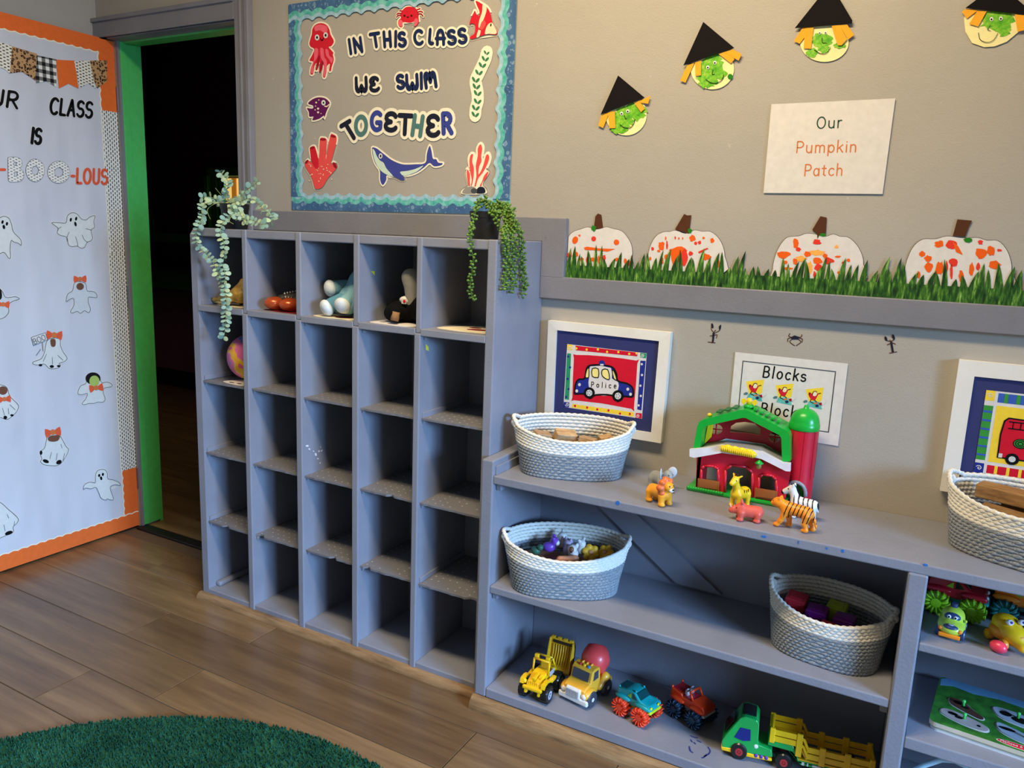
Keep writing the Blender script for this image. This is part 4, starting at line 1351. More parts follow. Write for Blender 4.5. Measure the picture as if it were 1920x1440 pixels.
# ------------------------------------------------------------------ little wall stickers
def sticker(name, label, strokes, rr, fills=()):
    allp = [p for s in strokes for p in s]
    root = art_thing(AW, name, label, 'wall sticker', AW.px(allp), 'sea creature wall stickers')
    mb = MB()
    for s in strokes:
        uv = AW.px(s)
        AW.stroke(mb, cr(uv, 4, False) if len(uv) > 2 else uv, rr, .0008)
    mb.build('lines', 'stem_brown', root, world=True)
    for f_ in fills:
        deco(root, 'shell', f_, 'ink_dark', .001)
for dx, z, lb in ((0, zm(1020, 370, 4.174), 'tiny brown lobster wall sticker near police car picture'), (1, zm(1440, 370, 4), 'tiny brown lobster wall sticker near Blocks sign corner')):
    if dx == 0:
        st = [[(1315, 1140), (1330, 1060), (1345, 1040)], [(1340, 1060), (1375, 1040), (1385, 1000), (1370, 1015)], [(1330, 1060), (1310, 1030), (1318, 990), (1325, 1010)], [(1285, 1132), (1340, 1138)], [(1330, 1080), (1355, 1075), (1350, 1100)], [(1325, 1080), (1300, 1085)]]
        fl_ = [[(1320, 1060), (1338, 1058), (1328, 1135), (1315, 1135)], ell2(1378, 1018, 8, 20, 10), ell2(1318, 1005, 9, 20, -10)]
    else:
        st = [[(935, 1165), (925, 1090), (915, 1070)], [(920, 1080), (885, 1070), (880, 1045), (890, 1060)], [(925, 1080), (950, 1060), (938, 1030), (930, 1050)], [(912, 1168), (965, 1158)], [(920, 1095), (895, 1105)], [(930, 1090), (955, 1100)]]
        fl_ = [[(915, 1085), (932, 1082), (945, 1160), (928, 1162)], ell2(884, 1060, 10, 18, -20), ell2(942, 1050, 8, 20, -10)]
    sticker('lobster_sticker', lb, [z(s) for s in st], .0009, [z(f_) for f_ in fl_])
z = zm(1440, 370, 4)
sticker('crab_sticker', 'tiny brown crab wall sticker above the Blocks sign', [z(s) for s in ([(180, 1050), (155, 1040), (165, 1022)], [(228, 1055), (250, 1045), (255, 1030)], [(178, 1065), (165, 1085), (200, 1112)], [(228, 1065), (248, 1085), (212, 1112)], [(180, 1050), (150, 1060), (150, 1080)], [(230, 1055), (258, 1062), (255, 1085)])], .0009, [z([(170, 1050), (200, 1035), (240, 1048), (228, 1066), (180, 1066)])])
# ------------------------------------------------------------------ door: paper cover, borders, bunting, lettering, ghosts
d1, d2, d3 = zm(0, 0, 4), zm(0, 360, 4), zm(0, 700, 4)
DY1, DY0, DT, DB = YW+.021, 1.352, 1.995, .008
MB_paper = AD.poly(MB(), [(DY0, DB+.004), (DY1, DB+.004), (DY1, DT-.004), (DY0, DT-.004)], .001, .0012)
solo(MB_paper, 'door_paper', 'butcher_paper', 'large white wrinkled paper sheet covering the open door', 'paper')
def scallop(a, b_, fn, base, wl=.034, amp=.0045):
    n = max(6, int(abs(b_-a)/.0035))
    return [fn(a+(b_-a)*i/n, base+amp*abs(math.sin(math.pi*(a+(b_-a)*i/n)/wl))) for i in range(n+1)]
def dborder(label, name, mat, fn, a, b_, wd, off, wl=.034, amp=.0045, edge=True):
    outer = [fn(a, 0), fn(b_, 0)]
    inner = scallop(a, b_, fn, wd, wl, amp)
    root = art_thing(AD, name, label, 'border strip', outer+inner, 'door border strips')
    if edge:
        lay(AD, root, 'pale_edge', outer+scallop(a, b_, fn, wd+.0045, wl, amp)[::-1], 'paper_cream', off, .0004)
    lay(AD, root, 'strip', outer+inner[::-1], mat, off+.0004, .0006)
q_ = AD.px([(207, 211), (262, 872), (240, 481)])
zA, zB, zmid = q_[0][1], q_[1][1], q_[2][1]
right = lambda s, d: (DY1+.002-d, s)
bw = .062
dborder('orange scalloped border strip down upper hinge edge of the door', 'door_border', 'paper_orange', right, zA, DT-.003, bw, .0018)
dborder('black dashed cream border strip on door beside the ghost lettering', 'door_border', 'print_dashes', right, zmid, zA+.004, bw, .0022, amp=.003)
dborder('black dashed cream border strip on door beside the ghost cut-outs', 'door_border', 'print_dashes', right, zB-.004, zmid+.012, bw+.003, .0028, amp=.003)
dborder('orange scalloped border strip at lower hinge corner of the door', 'door_border', 'paper_orange', right, DB, zB, bw, .0018)
dborder('orange scalloped border strip across bottom of the door', 'door_border', 'paper_orange', lambda s, d: (s, DB+d), DY0, DY1+.0005, .058, .0032)
dborder('orange scalloped border strip across top of the door', 'door_border', 'paper_orange', lambda s, d: (s, DT-d), DY0, DY1-.055, .05, .0016)
# bunting
for i, (p, mt, lb) in enumerate((
    ([(-150, 250), (-75, 285), (-80, 470), (-120, 440), (-170, 440)], 'paper_orange', 'orange bunting flag at far end of the row on door'),
    ([(-75, 285), (0, 318), (85, 345), (70, 552), (25, 515), (-60, 490)], 'print_fine_dashes', 'cream dashed bunting flag next to large leopard flag on door'),
    ([(80, 345), (275, 405), (262, 605), (165, 540), (65, 550)], 'print_leopard', 'large leopard print bunting flag on the door'),
    ([(272, 415), (418, 445), (418, 655), (345, 610), (262, 625)], 'print_plaid', 'black and white check bunting flag on the door'),
    ([(415, 448), (555, 455), (585, 665), (510, 628), (438, 665)], 'paper_orange', 'orange bunting flag between check and dashed flags on door'),
    ([(552, 460), (668, 455), (712, 665), (660, 625), (592, 660)], 'print_fine_dashes', 'cream dashed bunting flag between orange and leopard flags on door'),
    ([(665, 455), (798, 452), (800, 610), (725, 665), (700, 600)], 'print_leopard', 'small leopard print bunting flag at the orange door edge'))):
    uv = AD.px(d1(p))
    o = AD.poly(MB(), uv, .0034+.0004*(i % 2), .0006)
    solo(o, 'bunting_flag', mt, lb, 'bunting flag', 'bunting flags on the door')
# lettering
def door_word(label, items, r_px, mat, off=.003, halo=True):
    allp, res = [], []
    for tx, p0, p1, h_ in items:
        g = write(AD, tx, p0, p1, h_, 0, .16)
        for st in g:
            res.append(st)
            allp += [p for s in st for p in s]
    a = AD.px([(100, 300), (100, 310)])
    sc = (Vector(a[1])-Vector(a[0])).length/10
    root = art_thing(AD, 'door_lettering', label, 'lettering', allp, 'words on the door')
    for st in res:
        if halo:
            lines(AD, root, 'letter_edge', st, (r_px+1.3)*sc, 'paper_white', off)
        lines(AD, root, 'letter', st, r_px*sc, mat, off+.0004)
door_word('black cut-out word OUR on the door paper', [('OUR', (-52, 191), (32, 203), 29)], 2.5, 'ink_black')
door_word('black cut-out word CLASS on the door paper', [('CLASS', (92, 213), (171, 221), 29)], 2.7, 'ink_black')
door_word('black cut-out word IS on the door paper', [('IS', (57, 268), (75, 270), 28)], 2.9, 'ink_black')
door_word('orange letters LOUS on the door paper', [('-LOUS', (132, 343), (200, 345), 27)], 2.6, 'ink_orange', halo=False)
door_word('orange dash before patterned BOO letters on door', [('-', (-4, 331), (10, 331), 27)], 2.4, 'ink_orange', halo=False)
def fat(label, outs, holes, name='boo_letter'):
    uv = cr(AD.px(d1(outs)), 5)
    root = art_thing(AD, name, label, 'lettering', uv, 'patterned letters')
    hs = [cr(AD.px(d1(h_)), 5) for h_ in holes]
    MB().prism([grow(uv, .0012)]+[grow(h_, -.0012) for h_ in hs], AD.P, .0022, .003).build('outline', 'ink_grey_dark', root, world=True)
    MB().prism([uv]+hs, AD.P, .003, .0034).build('letter', 'print_boo', root, world=True)
fat('fat letter B with fine dash pattern on the door', [(58, 1190), (70, 1180), (120, 1180), (155, 1200), (160, 1240), (145, 1262), (170, 1290), (172, 1330), (150, 1358), (110, 1365), (70, 1362), (60, 1340), (58, 1260)], [[(100, 1215), (118, 1218), (118, 1240), (100, 1242)], [(105, 1290), (125, 1292), (125, 1320), (105, 1322)]])
fat('fat letter O with fine dash pattern touching letter B on door', ell2(260, 1278, 68, 84, n=18), [ell2(260, 1278, 26, 34, n=10)])
fat('fat letter O with fine dash pattern beside orange dash on door', ell2(437, 1292, 82, 82, n=18), [ell2(437, 1292, 34, 36, n=10)])
# ghosts
def ghost(label, z, out, base='ghost_white', eyes=(), er=(8, 15), mouth=None, bow=None, bow_s=1., face=None, feet=(), folds=(), hair=None, faceM='skin_print', extra=None):
    uv = cr(AD.px(z(out)), 4)
    root = art_thing(AD, 'ghost_cutout', label, 'paper ghost', uv, 'paper ghosts on the door')
    a = AD.px([(100, 500), (100, 510)])
    sc = (Vector(a[1])-Vector(a[0])).length/10
    lay(AD, root, 'backing', grow(uv, .005), 'paper_white', .0024, .001)
    lay(AD, root, 'body', uv, base, .0028, .0003)
    lines(AD, root, 'outline', [uv+[uv[0]]], .0010, 'ink_grey_dark', .0031)
    for e in eyes:
        deco(root, 'eye', z(ell2(e[0], e[1], er[0], er[1], 10)), 'ink_black', .0034, art=AD)
    if mouth:
        deco(root, 'mouth', z(ell2(mouth[0], mouth[1], er[0]*1.1, er[1]*1.2, -12)), 'ink_black', .0034, art=AD)
    if hair:
        deco(root, 'hair', z(hair), 'hair_print', .0033, 3, art=AD)
    if face:
        deco(root, 'photo_face', z(face), faceM, .0036, 3, art=AD)
    for f_ in feet:
        deco(root, 'shoe', z(f_), 'ink_black', .0034, 3, art=AD)
    for f_ in folds:
        dline(root, 'fold_line', [z(f_)], .45, 'ink_grey_dark', .0034, art=AD)
    if bow:
        x, y, ang = bow
        s = bow_s
        pts = [(-45, -24), (-12, -10), (12, -10), (45, -28), (46, 26), (12, 12), (-12, 12), (-42, 30)]
        c_, s_ = math.cos(math.radians(ang)), math.sin(math.radians(ang))
        pp = [(x+(p[0]*c_-p[1]*s_)*s, y+(p[0]*s_+p[1]*c_)*s) for p in pts]
        deco(root, 'bow', z(pp), 'ink_orange', .0042, 2, art=AD)
        deco(root, 'bow_knot', z(ell2(x, y, 16*s, 17*s)), 'ink_rust', .0046, art=AD)
    if extra:
        extra(root)
    return root
ghost('paper ghost with one arm raised beside the dashed border', d2, [(385, 232), (440, 230), (490, 232), (500, 185), (520, 162), (550, 155), (580, 170), (605, 200), (640, 210), (670, 188), (708, 178), (700, 220), (705, 265), (680, 285), (690, 340), (680, 365), (650, 378), (630, 415), (600, 420), (575, 405), (540, 410), (510, 395), (497, 340), (450, 325), (425, 305), (430, 270)], eyes=((527, 208), (567, 200)), mouth=(562, 240), folds=([(515, 300), (498, 340), (500, 370)], [(562, 335), (575, 375), (580, 405)], [(612, 322), (630, 360), (655, 378)], [(640, 275), (670, 283), (682, 285)], [(455, 262), (435, 275), (430, 290)]))
ghost('paper ghost with drooping sleeve under the letter B', d2, [(-60, 300), (-25, 215), (20, 183), (60, 195), (80, 235), (98, 300), (150, 355), (155, 400), (135, 385), (100, 375), (80, 365), (72, 430), (75, 490), (60, 495), (30, 455), (0, 460), (-60, 480)], eyes=((15, 225), (48, 238)), er=(9, 14), mouth=(25, 262))
ghost('grey paper ghost with orange bow and small photo face', d2, [(540, 740), (505, 765), (492, 820), (520, 805), (548, 800), (550, 850), (525, 895), (540, 908), (575, 895), (600, 910), (630, 890), (660, 905), (675, 880), (660, 830), (660, 790), (690, 790), (722, 790), (718, 762), (690, 745), (650, 740), (640, 690), (600, 672), (555, 680)], 'ghost_grey', bow=(595, 652, 0), face=ell2(597, 708, 28, 27, n=12))
def boo_sign(root):
    lay(AD, root, 'sign', AD.px(d2([(228, 1090), (335, 1054), (350, 1108), (246, 1150)])), 'paper_white', .0048, .0006)
    lines(AD, root, 'sign_edge', [AD.px(d2([(228, 1090), (335, 1054), (350, 1108), (246, 1150), (228, 1090)]))], .0008, 'ink_grey_dark', .005)
    for st in write(AD, 'BOO', (360/4-27, 360+1142/4), (342/4, 360+1104/4), 10, 0, .1):
        lines(AD, root, 'sign_letter', st, .0011, 'ink_grey_dark', .0052)
    dline(root, 'sign_stick', [d2([(312, 1125), (318, 1190)])], .8, 'ink_grey', .0046, art=AD)
ghost('paper ghost holding a BOO sign with orange bow', d2, [(350, 1115), (330, 1200), (305, 1250), (245, 1275), (250, 1292), (290, 1297), (330, 1290), (370, 1325), (430, 1320), (450, 1300), (440, 1285), (480, 1270), (500, 1245), (470, 1200), (450, 1150), (445, 1105), (400, 1095)], bow=(402, 1072, 5), bow_s=1.25, face=[(375, 1105), (410, 1105), (412, 1150), (395, 1162), (378, 1150)], feet=(ell2(300, 1298, 14, 9, n=10), ell2(385, 1308, 16, 11, n=10), ell2(436, 1305, 13, 8, n=10)), folds=([(345, 1215), (320, 1270)], [(388, 1240), (390, 1290)], [(430, 1225), (470, 1262)], [(268, 1225), (290, 1195), (300, 1180)]), extra=boo_sign)
ghost('paper ghost with green photo face and bow tie', d3, [(640, 75), (600, 95), (580, 150), (610, 160), (650, 150), (640, 190), (612, 225), (630, 235), (665, 225), (700, 225), (730, 215), (770, 215), (785, 190), (770, 140), (780, 110), (830, 100), (835, 82), (800, 65), (760, 70), (740, 30), (700, 0), (655, 20)], 'ghost_white', bow=(716, 108, -6), bow_s=1.1, hair=ell2(694, 38, 56, 46, n=14), face=ell2(704, 58, 38, 42, n=12), faceM='skin_print_light')
ghost('paper ghost with orange bow and three black shoes', d3, [(345, 500), (330, 560), (297, 590), (310, 640), (300, 662), (330, 685), (390, 692), (440, 685), (480, 640), (510, 575), (490, 545), (460, 490), (440, 470), (360, 470)], bow=(392, 440, -6), bow_s=1.25, face=[(358, 478), (400, 465), (445, 462), (435, 500), (400, 512), (360, 505)], feet=(ell2(340, 658, 24, 13, 20, n=10), ell2(438, 665, 22, 15, -30, n=10), ell2(304, 594, 10, 16, n=10)), folds=([(382, 590), (370, 640)], [(425, 600), (418, 650)], [(452, 530), (462, 560)], [(480, 600), (470, 650)]))
ghost('paper ghost with both arms out above the lower orange corner', d3, [(712, 780), (720, 740), (745, 722), (780, 722), (800, 745), (806, 790), (850, 800), (890, 820), (898, 840), (860, 835), (825, 850), (830, 890), (848, 940), (830, 950), (800, 940), (790, 950), (755, 935), (735, 890), (715, 855), (680, 865), (640, 860), (622, 870), (630, 835), (670, 815), (710, 820)], eyes=((740, 765), (768, 757)), er=(8, 12), mouth=(755, 786))
ghost('paper ghost with blue photo face and bow at the neck', d3, [(-60, 100), (10, 88), (50, 110), (70, 170), (132, 235), (130, 270), (100, 310), (50, 345), (0, 330), (-60, 320)], bow=(28, 192, -4), face=ell2(18, 128, 34, 32, n=12), feet=(ell2(36, 330, 14, 13, n=10), ell2(86, 314, 13, 9, n=10)), folds=([(70, 235), (110, 272)], [(15, 260), (30, 315)], [(58, 262), (62, 305)]))
ghost('grey paper ghost with flying sleeve and orange bow at the neck', d2, [(-60, 725), (5, 735), (40, 790), (110, 785), (142, 802), (90, 820), (60, 850), (62, 900), (30, 940), (-20, 955), (-60, 950)], 'ghost_grey', bow=(18, 842, 4), face=[(-20, 720), (5, 735), (10, 790), (-10, 810), (-30, 790)], faceM='hair_print')
ghost('paper ghost with trailing robe and single dark shoe near bottom border', d3, [(-60, 960), (0, 968), (60, 1020), (130, 1085), (125, 1120), (95, 1150), (95, 1190), (40, 1215), (-60, 1230)], feet=(ell2(62, 1196, 30, 14, -20, n=10),), folds=([(105, 1110), (102, 1140)], [(25, 1135), (35, 1180)], [(50, 1058), (62, 1085)]))

# ------------------------------------------------------------------ framed pictures and Blocks sign
wood('frame_white', [(226, 220, 204), (236, 232, 220), (242, 239, 230)], .5, (3, 3, 3), False)
M('mat_navy', (44, 50, 104), .6)
ink('print_red', (214, 24, 48))
ink('print_green', (40, 150, 104))
ink('print_blue', (36, 48, 140))
ink('print_yellow', (250, 214, 60))
ink('print_pale_yellow', (250, 232, 140))
ink('print_sky', (60, 96, 180))
ink('print_leaf', (60, 150, 60))
M('picture_glass', (255, 255, 255), .03, alpha=.06)
FD = .022
AF = Art((0, YW-FD, 0), (1, 0, 0), (0, 0, 1))
def frame(label, out, inn):
    """out/inn: outer and inner corner loops on the frame's front plane, uv"""
    root = art_thing(AF, 'picture_frame', label, 'picture', out, 'framed vehicle pictures')
    for i in range(4):
        j = (i+1) % 4
        bar = [out[i], out[j], inn[j], inn[i]]
        AF.poly(MB(), bar, 0, FD-.001).build('frame_bar', 'frame_white', root, world=True)
    g = .0
    AF.poly(MB(), [inn[0], inn[1], inn[2], inn[3]], -.006, .004).build('mat_board', 'mat_navy', root, world=True)
    return root
f1 = zm(960, 580, 5.333)
fo = AF.px(f1([(362, 110), (1588, 232), (1488, 1340)]))
fi = AF.px(f1([(445, 208), (1470, 318), (1390, 1235)]))
fo = [fo[0], fo[1], fo[2], (fo[0][0]+.002, fo[2][1])]
fi = [fi[0], fi[1], fi[2], (fi[0][0]+.002, fi[2][1])]
pc = frame('white framed navy mat picture of a cartoon police car', fo, fi)
AP = Art((0, YW-FD+.0058, 0), (1, 0, 0), (0, 0, 1))
def pr2(root, name, pts, mat, off, sm=0):
    uv = AP.px(f1(pts))
    lay(AP, root, name, cr(uv, sm) if sm else uv, mat, off, .0002)
pr2(pc, 'print', [(553, 347), (1348, 440), (1300, 1095), (515, 975)], 'paper_white', .0006)
pr2(pc, 'print_border', [(635, 362), (1260, 432), (1252, 470), (640, 410)], 'print_red', .0009)
pr2(pc, 'print_border', [(553, 438), (592, 442), (572, 905), (528, 898)], 'print_green', .0009)
pr2(pc, 'print_border', [(1285, 512), (1338, 515), (1295, 1010), (1253, 1000)], 'print_blue', .0009)
pr2(pc, 'print_border', [(605, 945), (1218, 1030), (1212, 1073), (600, 982)], 'print_yellow', .0009)
for p, mt in (([(555, 350), (605, 355), (602, 410), (553, 405)], 'print_yellow'), ([(1285, 435), (1348, 442), (1340, 490), (1282, 482)], 'print_green'), ([(520, 925), (575, 930), (570, 980), (515, 975)], 'print_blue'), ([(1240, 1035), (1300, 1040), (1298, 1092), (1235, 1085)], 'print_red')):
    pr2(pc, 'print_corner', p, mt, .0009)
def spiral(cx, cy, r):
    return [(cx+r*t*math.cos(t*9), cy+r*t*math.sin(t*9)) for t in [i/18 for i in range(1, 19)]]
for cx_, cy_ in ((580, 382), (1305, 460), (552, 948), (1258, 1062)):
    lines(AP, pc, 'print_spiral', [AP.px(f1(spiral(cx_, cy_, 20)))], .0009, 'paper_white', .0013)
for p, mt in [(((645, 390), (748, 402), (860, 401), (952, 425), (1065, 427), (1173, 445), (1247, 440)), 'print_yellow'), (((563, 472), (582, 580), (558, 695), (567, 797), (543, 876)), 'print_blue'), (((1299, 548), (1301, 656), (1285, 763), (1289, 865), (1267, 960)), 'paper_white'), (((632, 965), (753, 981), (854, 1000), (966, 1010), (1081, 1041), (1180, 1045)), 'print_red')]:
    for c_ in p:
        pr2(pc, 'print_dot', ell2(c_[0], c_[1], 11, 12, n=12), mt, .0012)
pr2(pc, 'print_field', [(640, 455), (930, 470), (1245, 512), (1255, 540), (1220, 985), (1195, 995), (900, 940), (620, 908), (605, 880), (620, 490)], 'print_red', .0009, 2)
car = [(628, 820), (640, 740), (670, 700), (728, 690), (745, 600), (780, 562), (880, 556), (1000, 575), (1045, 640), (1060, 715), (1150, 740), (1205, 780), (1215, 840), (1200, 875), (1110, 870), (1060, 920), (1005, 860), (840, 855), (780, 890), (720, 845), (635, 845)]
lines(AP, pc, 'car_outline', [cr(AP.px(f1(car)), 3)+[AP.px(f1(car))[0]]], .0024, 'ink_black', .0015)
pr2(pc, 'car_body', car, 'print_blue', .0012, 3)
pr2(pc, 'car_panel', [(772, 690), (785, 570), (990, 585), (1000, 690), (1062, 725), (1062, 800), (1000, 858), (835, 853), (770, 770)], 'paper_white', .0014, 2)
for p in ([(805, 592), (865, 595), (868, 670), (850, 682), (805, 668)], [(905, 605), (960, 602), (978, 690), (955, 700), (905, 665)], [(735, 678), (750, 605), (770, 585), (772, 660), (765, 682)], [(1005, 610), (1025, 622), (1050, 705), (1020, 690)]):
    uv = cr(AP.px(f1(p)), 2)
    lay(AP, pc, 'car_window', uv, 'print_pale_yellow', .0017, .0002)
    lines(AP, pc, 'window_line', [uv+[uv[0]]], .0014, 'ink_black', .0019)
for c_, r_ in (((775, 835), 56), ((1062, 865), 58)):
    pr2(pc, 'car_tyre', ell2(c_[0], c_[1], r_, r_), 'ink_black', .0018)
    pr2(pc, 'car_hub', ell2(c_[0], c_[1], r_*.55, r_*.58), 'ghost_grey', .0021)
    for i in range(5):
        pr2(pc, 'hub_hole', ell2(c_[0]+r_*.32*math.cos(i*1.257), c_[1]+r_*.34*math.sin(i*1.257), 5, n=8), 'ink_black', .0023)
for c_ in ((677, 752), (1160, 797), (650, 815), (1187, 848)):
    pr2(pc, 'car_lamp', ell2(c_[0], c_[1], 14, 16, n=12), 'paper_white', .002)
pr2(pc, 'siren', [(875, 555), (875, 520), (900, 508), (925, 520), (930, 560)], 'print_blue', .0018, 2)
pr2(pc, 'siren_base', [(885, 545), (918, 545), (918, 562), (885, 560)], 'paper_white', .0021)
for st in write(AP, 'Police', (960+793/5.333, 580+775/5.333), (960+1045/5.333, 580+788/5.333), 9.5, 0, .55):
    lines(AP, pc, 'print_letter', st, .0011, 'ink_black', .0018)
# fire engine picture
f2 = zm(1740, 660, 3.272)
a_ = AF.px(f2([(192, 48), (68, 850), (262, 128), (165, 745)]))
fw, fh = fo[1][0]-fo[0][0], fo[0][1]-fo[2][1]
u0, v1 = a_[0]
v0 = a_[1][1]
iw = .034
fo2 = [(u0, v1), (u0+fw, v1), (u0+fw, v0), (u0, v0)]
fi2 = [(u0+iw, v1-iw), (u0+fw-iw, v1-iw), (u0+fw-iw, v0+iw), (u0+iw, v0+iw)]
fe = frame('white framed navy mat picture of a cartoon fire engine', fo2, fi2)
def pf2(name, pts, mat, off, sm=0):
    uv = AP.px(f2(pts))
    lay(AP, fe, name, cr(uv, sm) if sm else uv, mat, off, .0002)
pw_ = AP.px(f2([(358, 233), (285, 735)]))
pu0, pv1, pv0 = pw_[0][0], pw_[0][1], pw_[1][1]
pu1 = u0+fw-(pu0-u0)
lay(AP, fe, 'print', [(pu0, pv0), (pu1, pv0), (pu1, pv1), (pu0, pv1)], 'paper_white', .0006, .0002)
W_p = pu1-pu0
H_p = pv1-pv0
def fuv(x0, x1, y0, y1):
    return [(pu0+W_p*x0, pv1-H_p*y1), (pu0+W_p*x1, pv1-H_p*y1), (pu0+W_p*x1, pv1-H_p*y0), (pu0+W_p*x0, pv1-H_p*y0)]
for r_, mt in ((fuv(.1, .9, .02, .13), 'print_sky'), (fuv(0, .075, .18, .84), 'print_leaf'), (fuv(.925, 1, .18, .84), 'print_leaf'), (fuv(.1, .9, .89, .99), 'print_red'), (fuv(0, .075, 0, .12), 'print_yellow'), (fuv(.925, 1, 0, .12), 'print_leaf'), (fuv(0, .075, .88, 1), 'print_blue'), (fuv(.925, 1, .88, 1), 'print_red'), (fuv(.1, .9, .17, .85), 'print_yellow')):
    lay(AP, fe, 'print_border', r_, mt, .0009, .0002)
for i in range(8):
    lay(AP, fe, 'print_bar', fuv(.15+i*.095, .18+i*.095, .02, .13), 'print_leaf', .0012, .0002)
    lay(AP, fe, 'print_bar', fuv(.16+i*.095, .185+i*.095, .89, .99), 'print_yellow', .0012, .0002)
for i in range(6):
    lay(AP, fe, 'print_bar', fuv(0, .075, .24+i*.105, .265+i*.105), 'print_sky', .0012, .0002)
    lay(AP, fe, 'print_bar', fuv(.925, 1, .24+i*.105, .265+i*.105), 'print_sky', .0012, .0002)
for cx_, cy_ in ((.037, .06), (.037, .94)):
    lines(AP, fe, 'print_spiral', [[(pu0+W_p*cx_+.006*t*math.cos(9*t), pv1-H_p*cy_+.006*t*math.sin(9*t)) for t in [i/16 for i in range(1, 17)]]], .0008, 'paper_white', .0013)
eng = [(pu0+W_p*x, pv1-H_p*y) for x, y in ((.17, .78), (.165, .5), (.18, .34), (.21, .3), (.62, .31), (.63, .4), (.78, .42), (.82, .55), (.83, .78))]
lay(AP, fe, 'engine_body', eng, 'print_red', .0012, .0002)
lines(AP, fe, 'engine_outline', [eng+[eng[0]]], .0016, 'ink_black', .0016)
for y_ in (.34, .42):
    lines(AP, fe, 'ladder', [[(pu0+W_p*.22, pv1-H_p*y_), (pu0+W_p*.6, pv1-H_p*y_)]], .0013, 'ink_black', .0017)
lines(AP, fe, 'ladder_rung', [[(pu0+W_p*x, pv1-H_p*.34), (pu0+W_p*x, pv1-H_p*.42)] for x in (.25, .31, .37, .43, .49, .55)], .001, 'ink_black', .0018)
for rx in (.055, .038, .02):
    e_ = ell2(pu0+W_p*.33, pv1-H_p*.585, W_p*rx, H_p*rx*1.0, n=20)
    lay(AP, fe, 'hose', e_, 'print_leaf', .0015+(.06-rx)*.01, .0001)
    lines(AP, fe, 'hose_line', [e_+[e_[0]]], .0009, 'ink_black', .0017+(.06-rx)*.01)
for x_ in (.285, .7):
    lay(AP, fe, 'engine_tyre', ell2(pu0+W_p*x_, pv1-H_p*.78, W_p*.055, W_p*.055), 'ink_black', .002, .0002)
    lay(AP, fe, 'engine_hub', ell2(pu0+W_p*x_, pv1-H_p*.78, W_p*.028, W_p*.028), 'ghost_grey', .0023, .0002)
lay(AP, fe, 'engine_lamp', fuv(.175, .205, .73, .78), 'paper_white', .0018, .0002)
lay(AP, fe, 'engine_window', fuv(.66, .76, .46, .58), 'print_pale_yellow', .0018, .0002)

# Blocks sign
b1, b2_ = zm(1280, 640, 6), zm(1380, 660, 8)
bs = thing('blocks_sign', 'laminated white sign reading Blocks with clip art pictures', 'paper sign', tuple(AW.P(*AW.px([(1480, 820)])[0], 0)))
cs = AW.px(b1([(595, 120), (1862, 250), (1750, 1175)]))
lay(AW, bs, 'sheet', [cs[0], cs[1], cs[2], (cs[0][0]+cs[2][0]-cs[1][0], cs[2][1]+.002)], 'paper_white', .003, .0012)
il = AW.px(b1([(682, 220), (1722, 340), (1642, 1018)]))
il.append((il[0][0]+il[2][0]-il[1][0], il[2][1]))
lines(AW, bs, 'print_line', [il+[il[0]]], .0012, 'ink_grey_dark', .0034)
for p0, p1 in (((1380+400/8, 660+372/8), (1380+1045/8, 660+440/8)), ((1380+368/8, 660+922/8), (1380+1013/8, 660+990/8))):
    for st in write(AW, 'Blocks', p0, p1, 20.5, .06, .22):
        lines(AW, bs, 'print_letter', st, .0018, 'ink_black', .0034)
for dx, dy in ((0, 0), (442, 58), (893, 118)):
    T = lambda pts: b2_([(x+dx, y+dy) for x, y in pts])
    deco(bs, 'print_card', T([(155, 440), (425, 412), (385, 640), (200, 620)]), 'print_yellow', .0033)
    deco(bs, 'print_ground', T([(200, 620), (165, 690), (400, 740), (375, 640), (300, 610)]), 'border_teal', .0035)
    deco(bs, 'print_figure', T([(200, 480), (240, 500), (310, 510), (345, 500), (320, 560), (290, 605), (240, 590), (205, 540)]), 'ink_red', .0037, 2)
    deco(bs, 'print_head', T(ell2(290, 505, 34, 38, n=12)), 'ink_cream', .004)
    dline(bs, 'print_hair', [T([(255, 520), (270, 480), (295, 465), (325, 478)])], .6, 'ink_black', .0043)
    deco(bs, 'print_block', T([(355, 640), (400, 595), (460, 600), (455, 640), (400, 680), (358, 670)]), 'paper_white', .0038)
    deco(bs, 'print_block', T([(355, 640), (395, 635), (400, 680), (358, 672)]), 'ink_red_dark', .0041)
    deco(bs, 'print_block', T([(118, 620), (150, 598), (185, 605), (175, 635), (125, 640)]), 'ink_teal', .0038)
    deco(bs, 'print_block', T([(275, 640), (330, 630), (332, 655), (278, 662)]), 'ink_rust', .0042)
    deco(bs, 'print_block', T(ell2(325, 685, 26, 20, n=10)), 'ink_navy', .0042)
    dline(bs, 'print_limb', [T([(240, 590), (225, 620), (270, 645)]), T([(290, 600), (320, 630)]), T([(205, 520), (225, 490)]), T([(345, 505), (380, 495)])], .7, 'ink_black', .0039)
# ------------------------------------------------------------------ rope baskets
def rope_mat(name, c, c2):
    m, t, b = base_mat(name, .85, .2)
    v = t.coord()
    n = t.noise(v, 330, 2)
    t.lk(t.ramp(n, [(.35, lin(c)), (.65, lin(c2))]), b.inputs['Base Color'])
    t.lk(t.bump(t.noise(v, 700, 2), .35, .001), b.inputs['Normal'])
rope_mat('rope_white', (214, 210, 198), (240, 237, 226))
rope_mat('rope_grey', (118, 124, 130), (160, 166, 170))

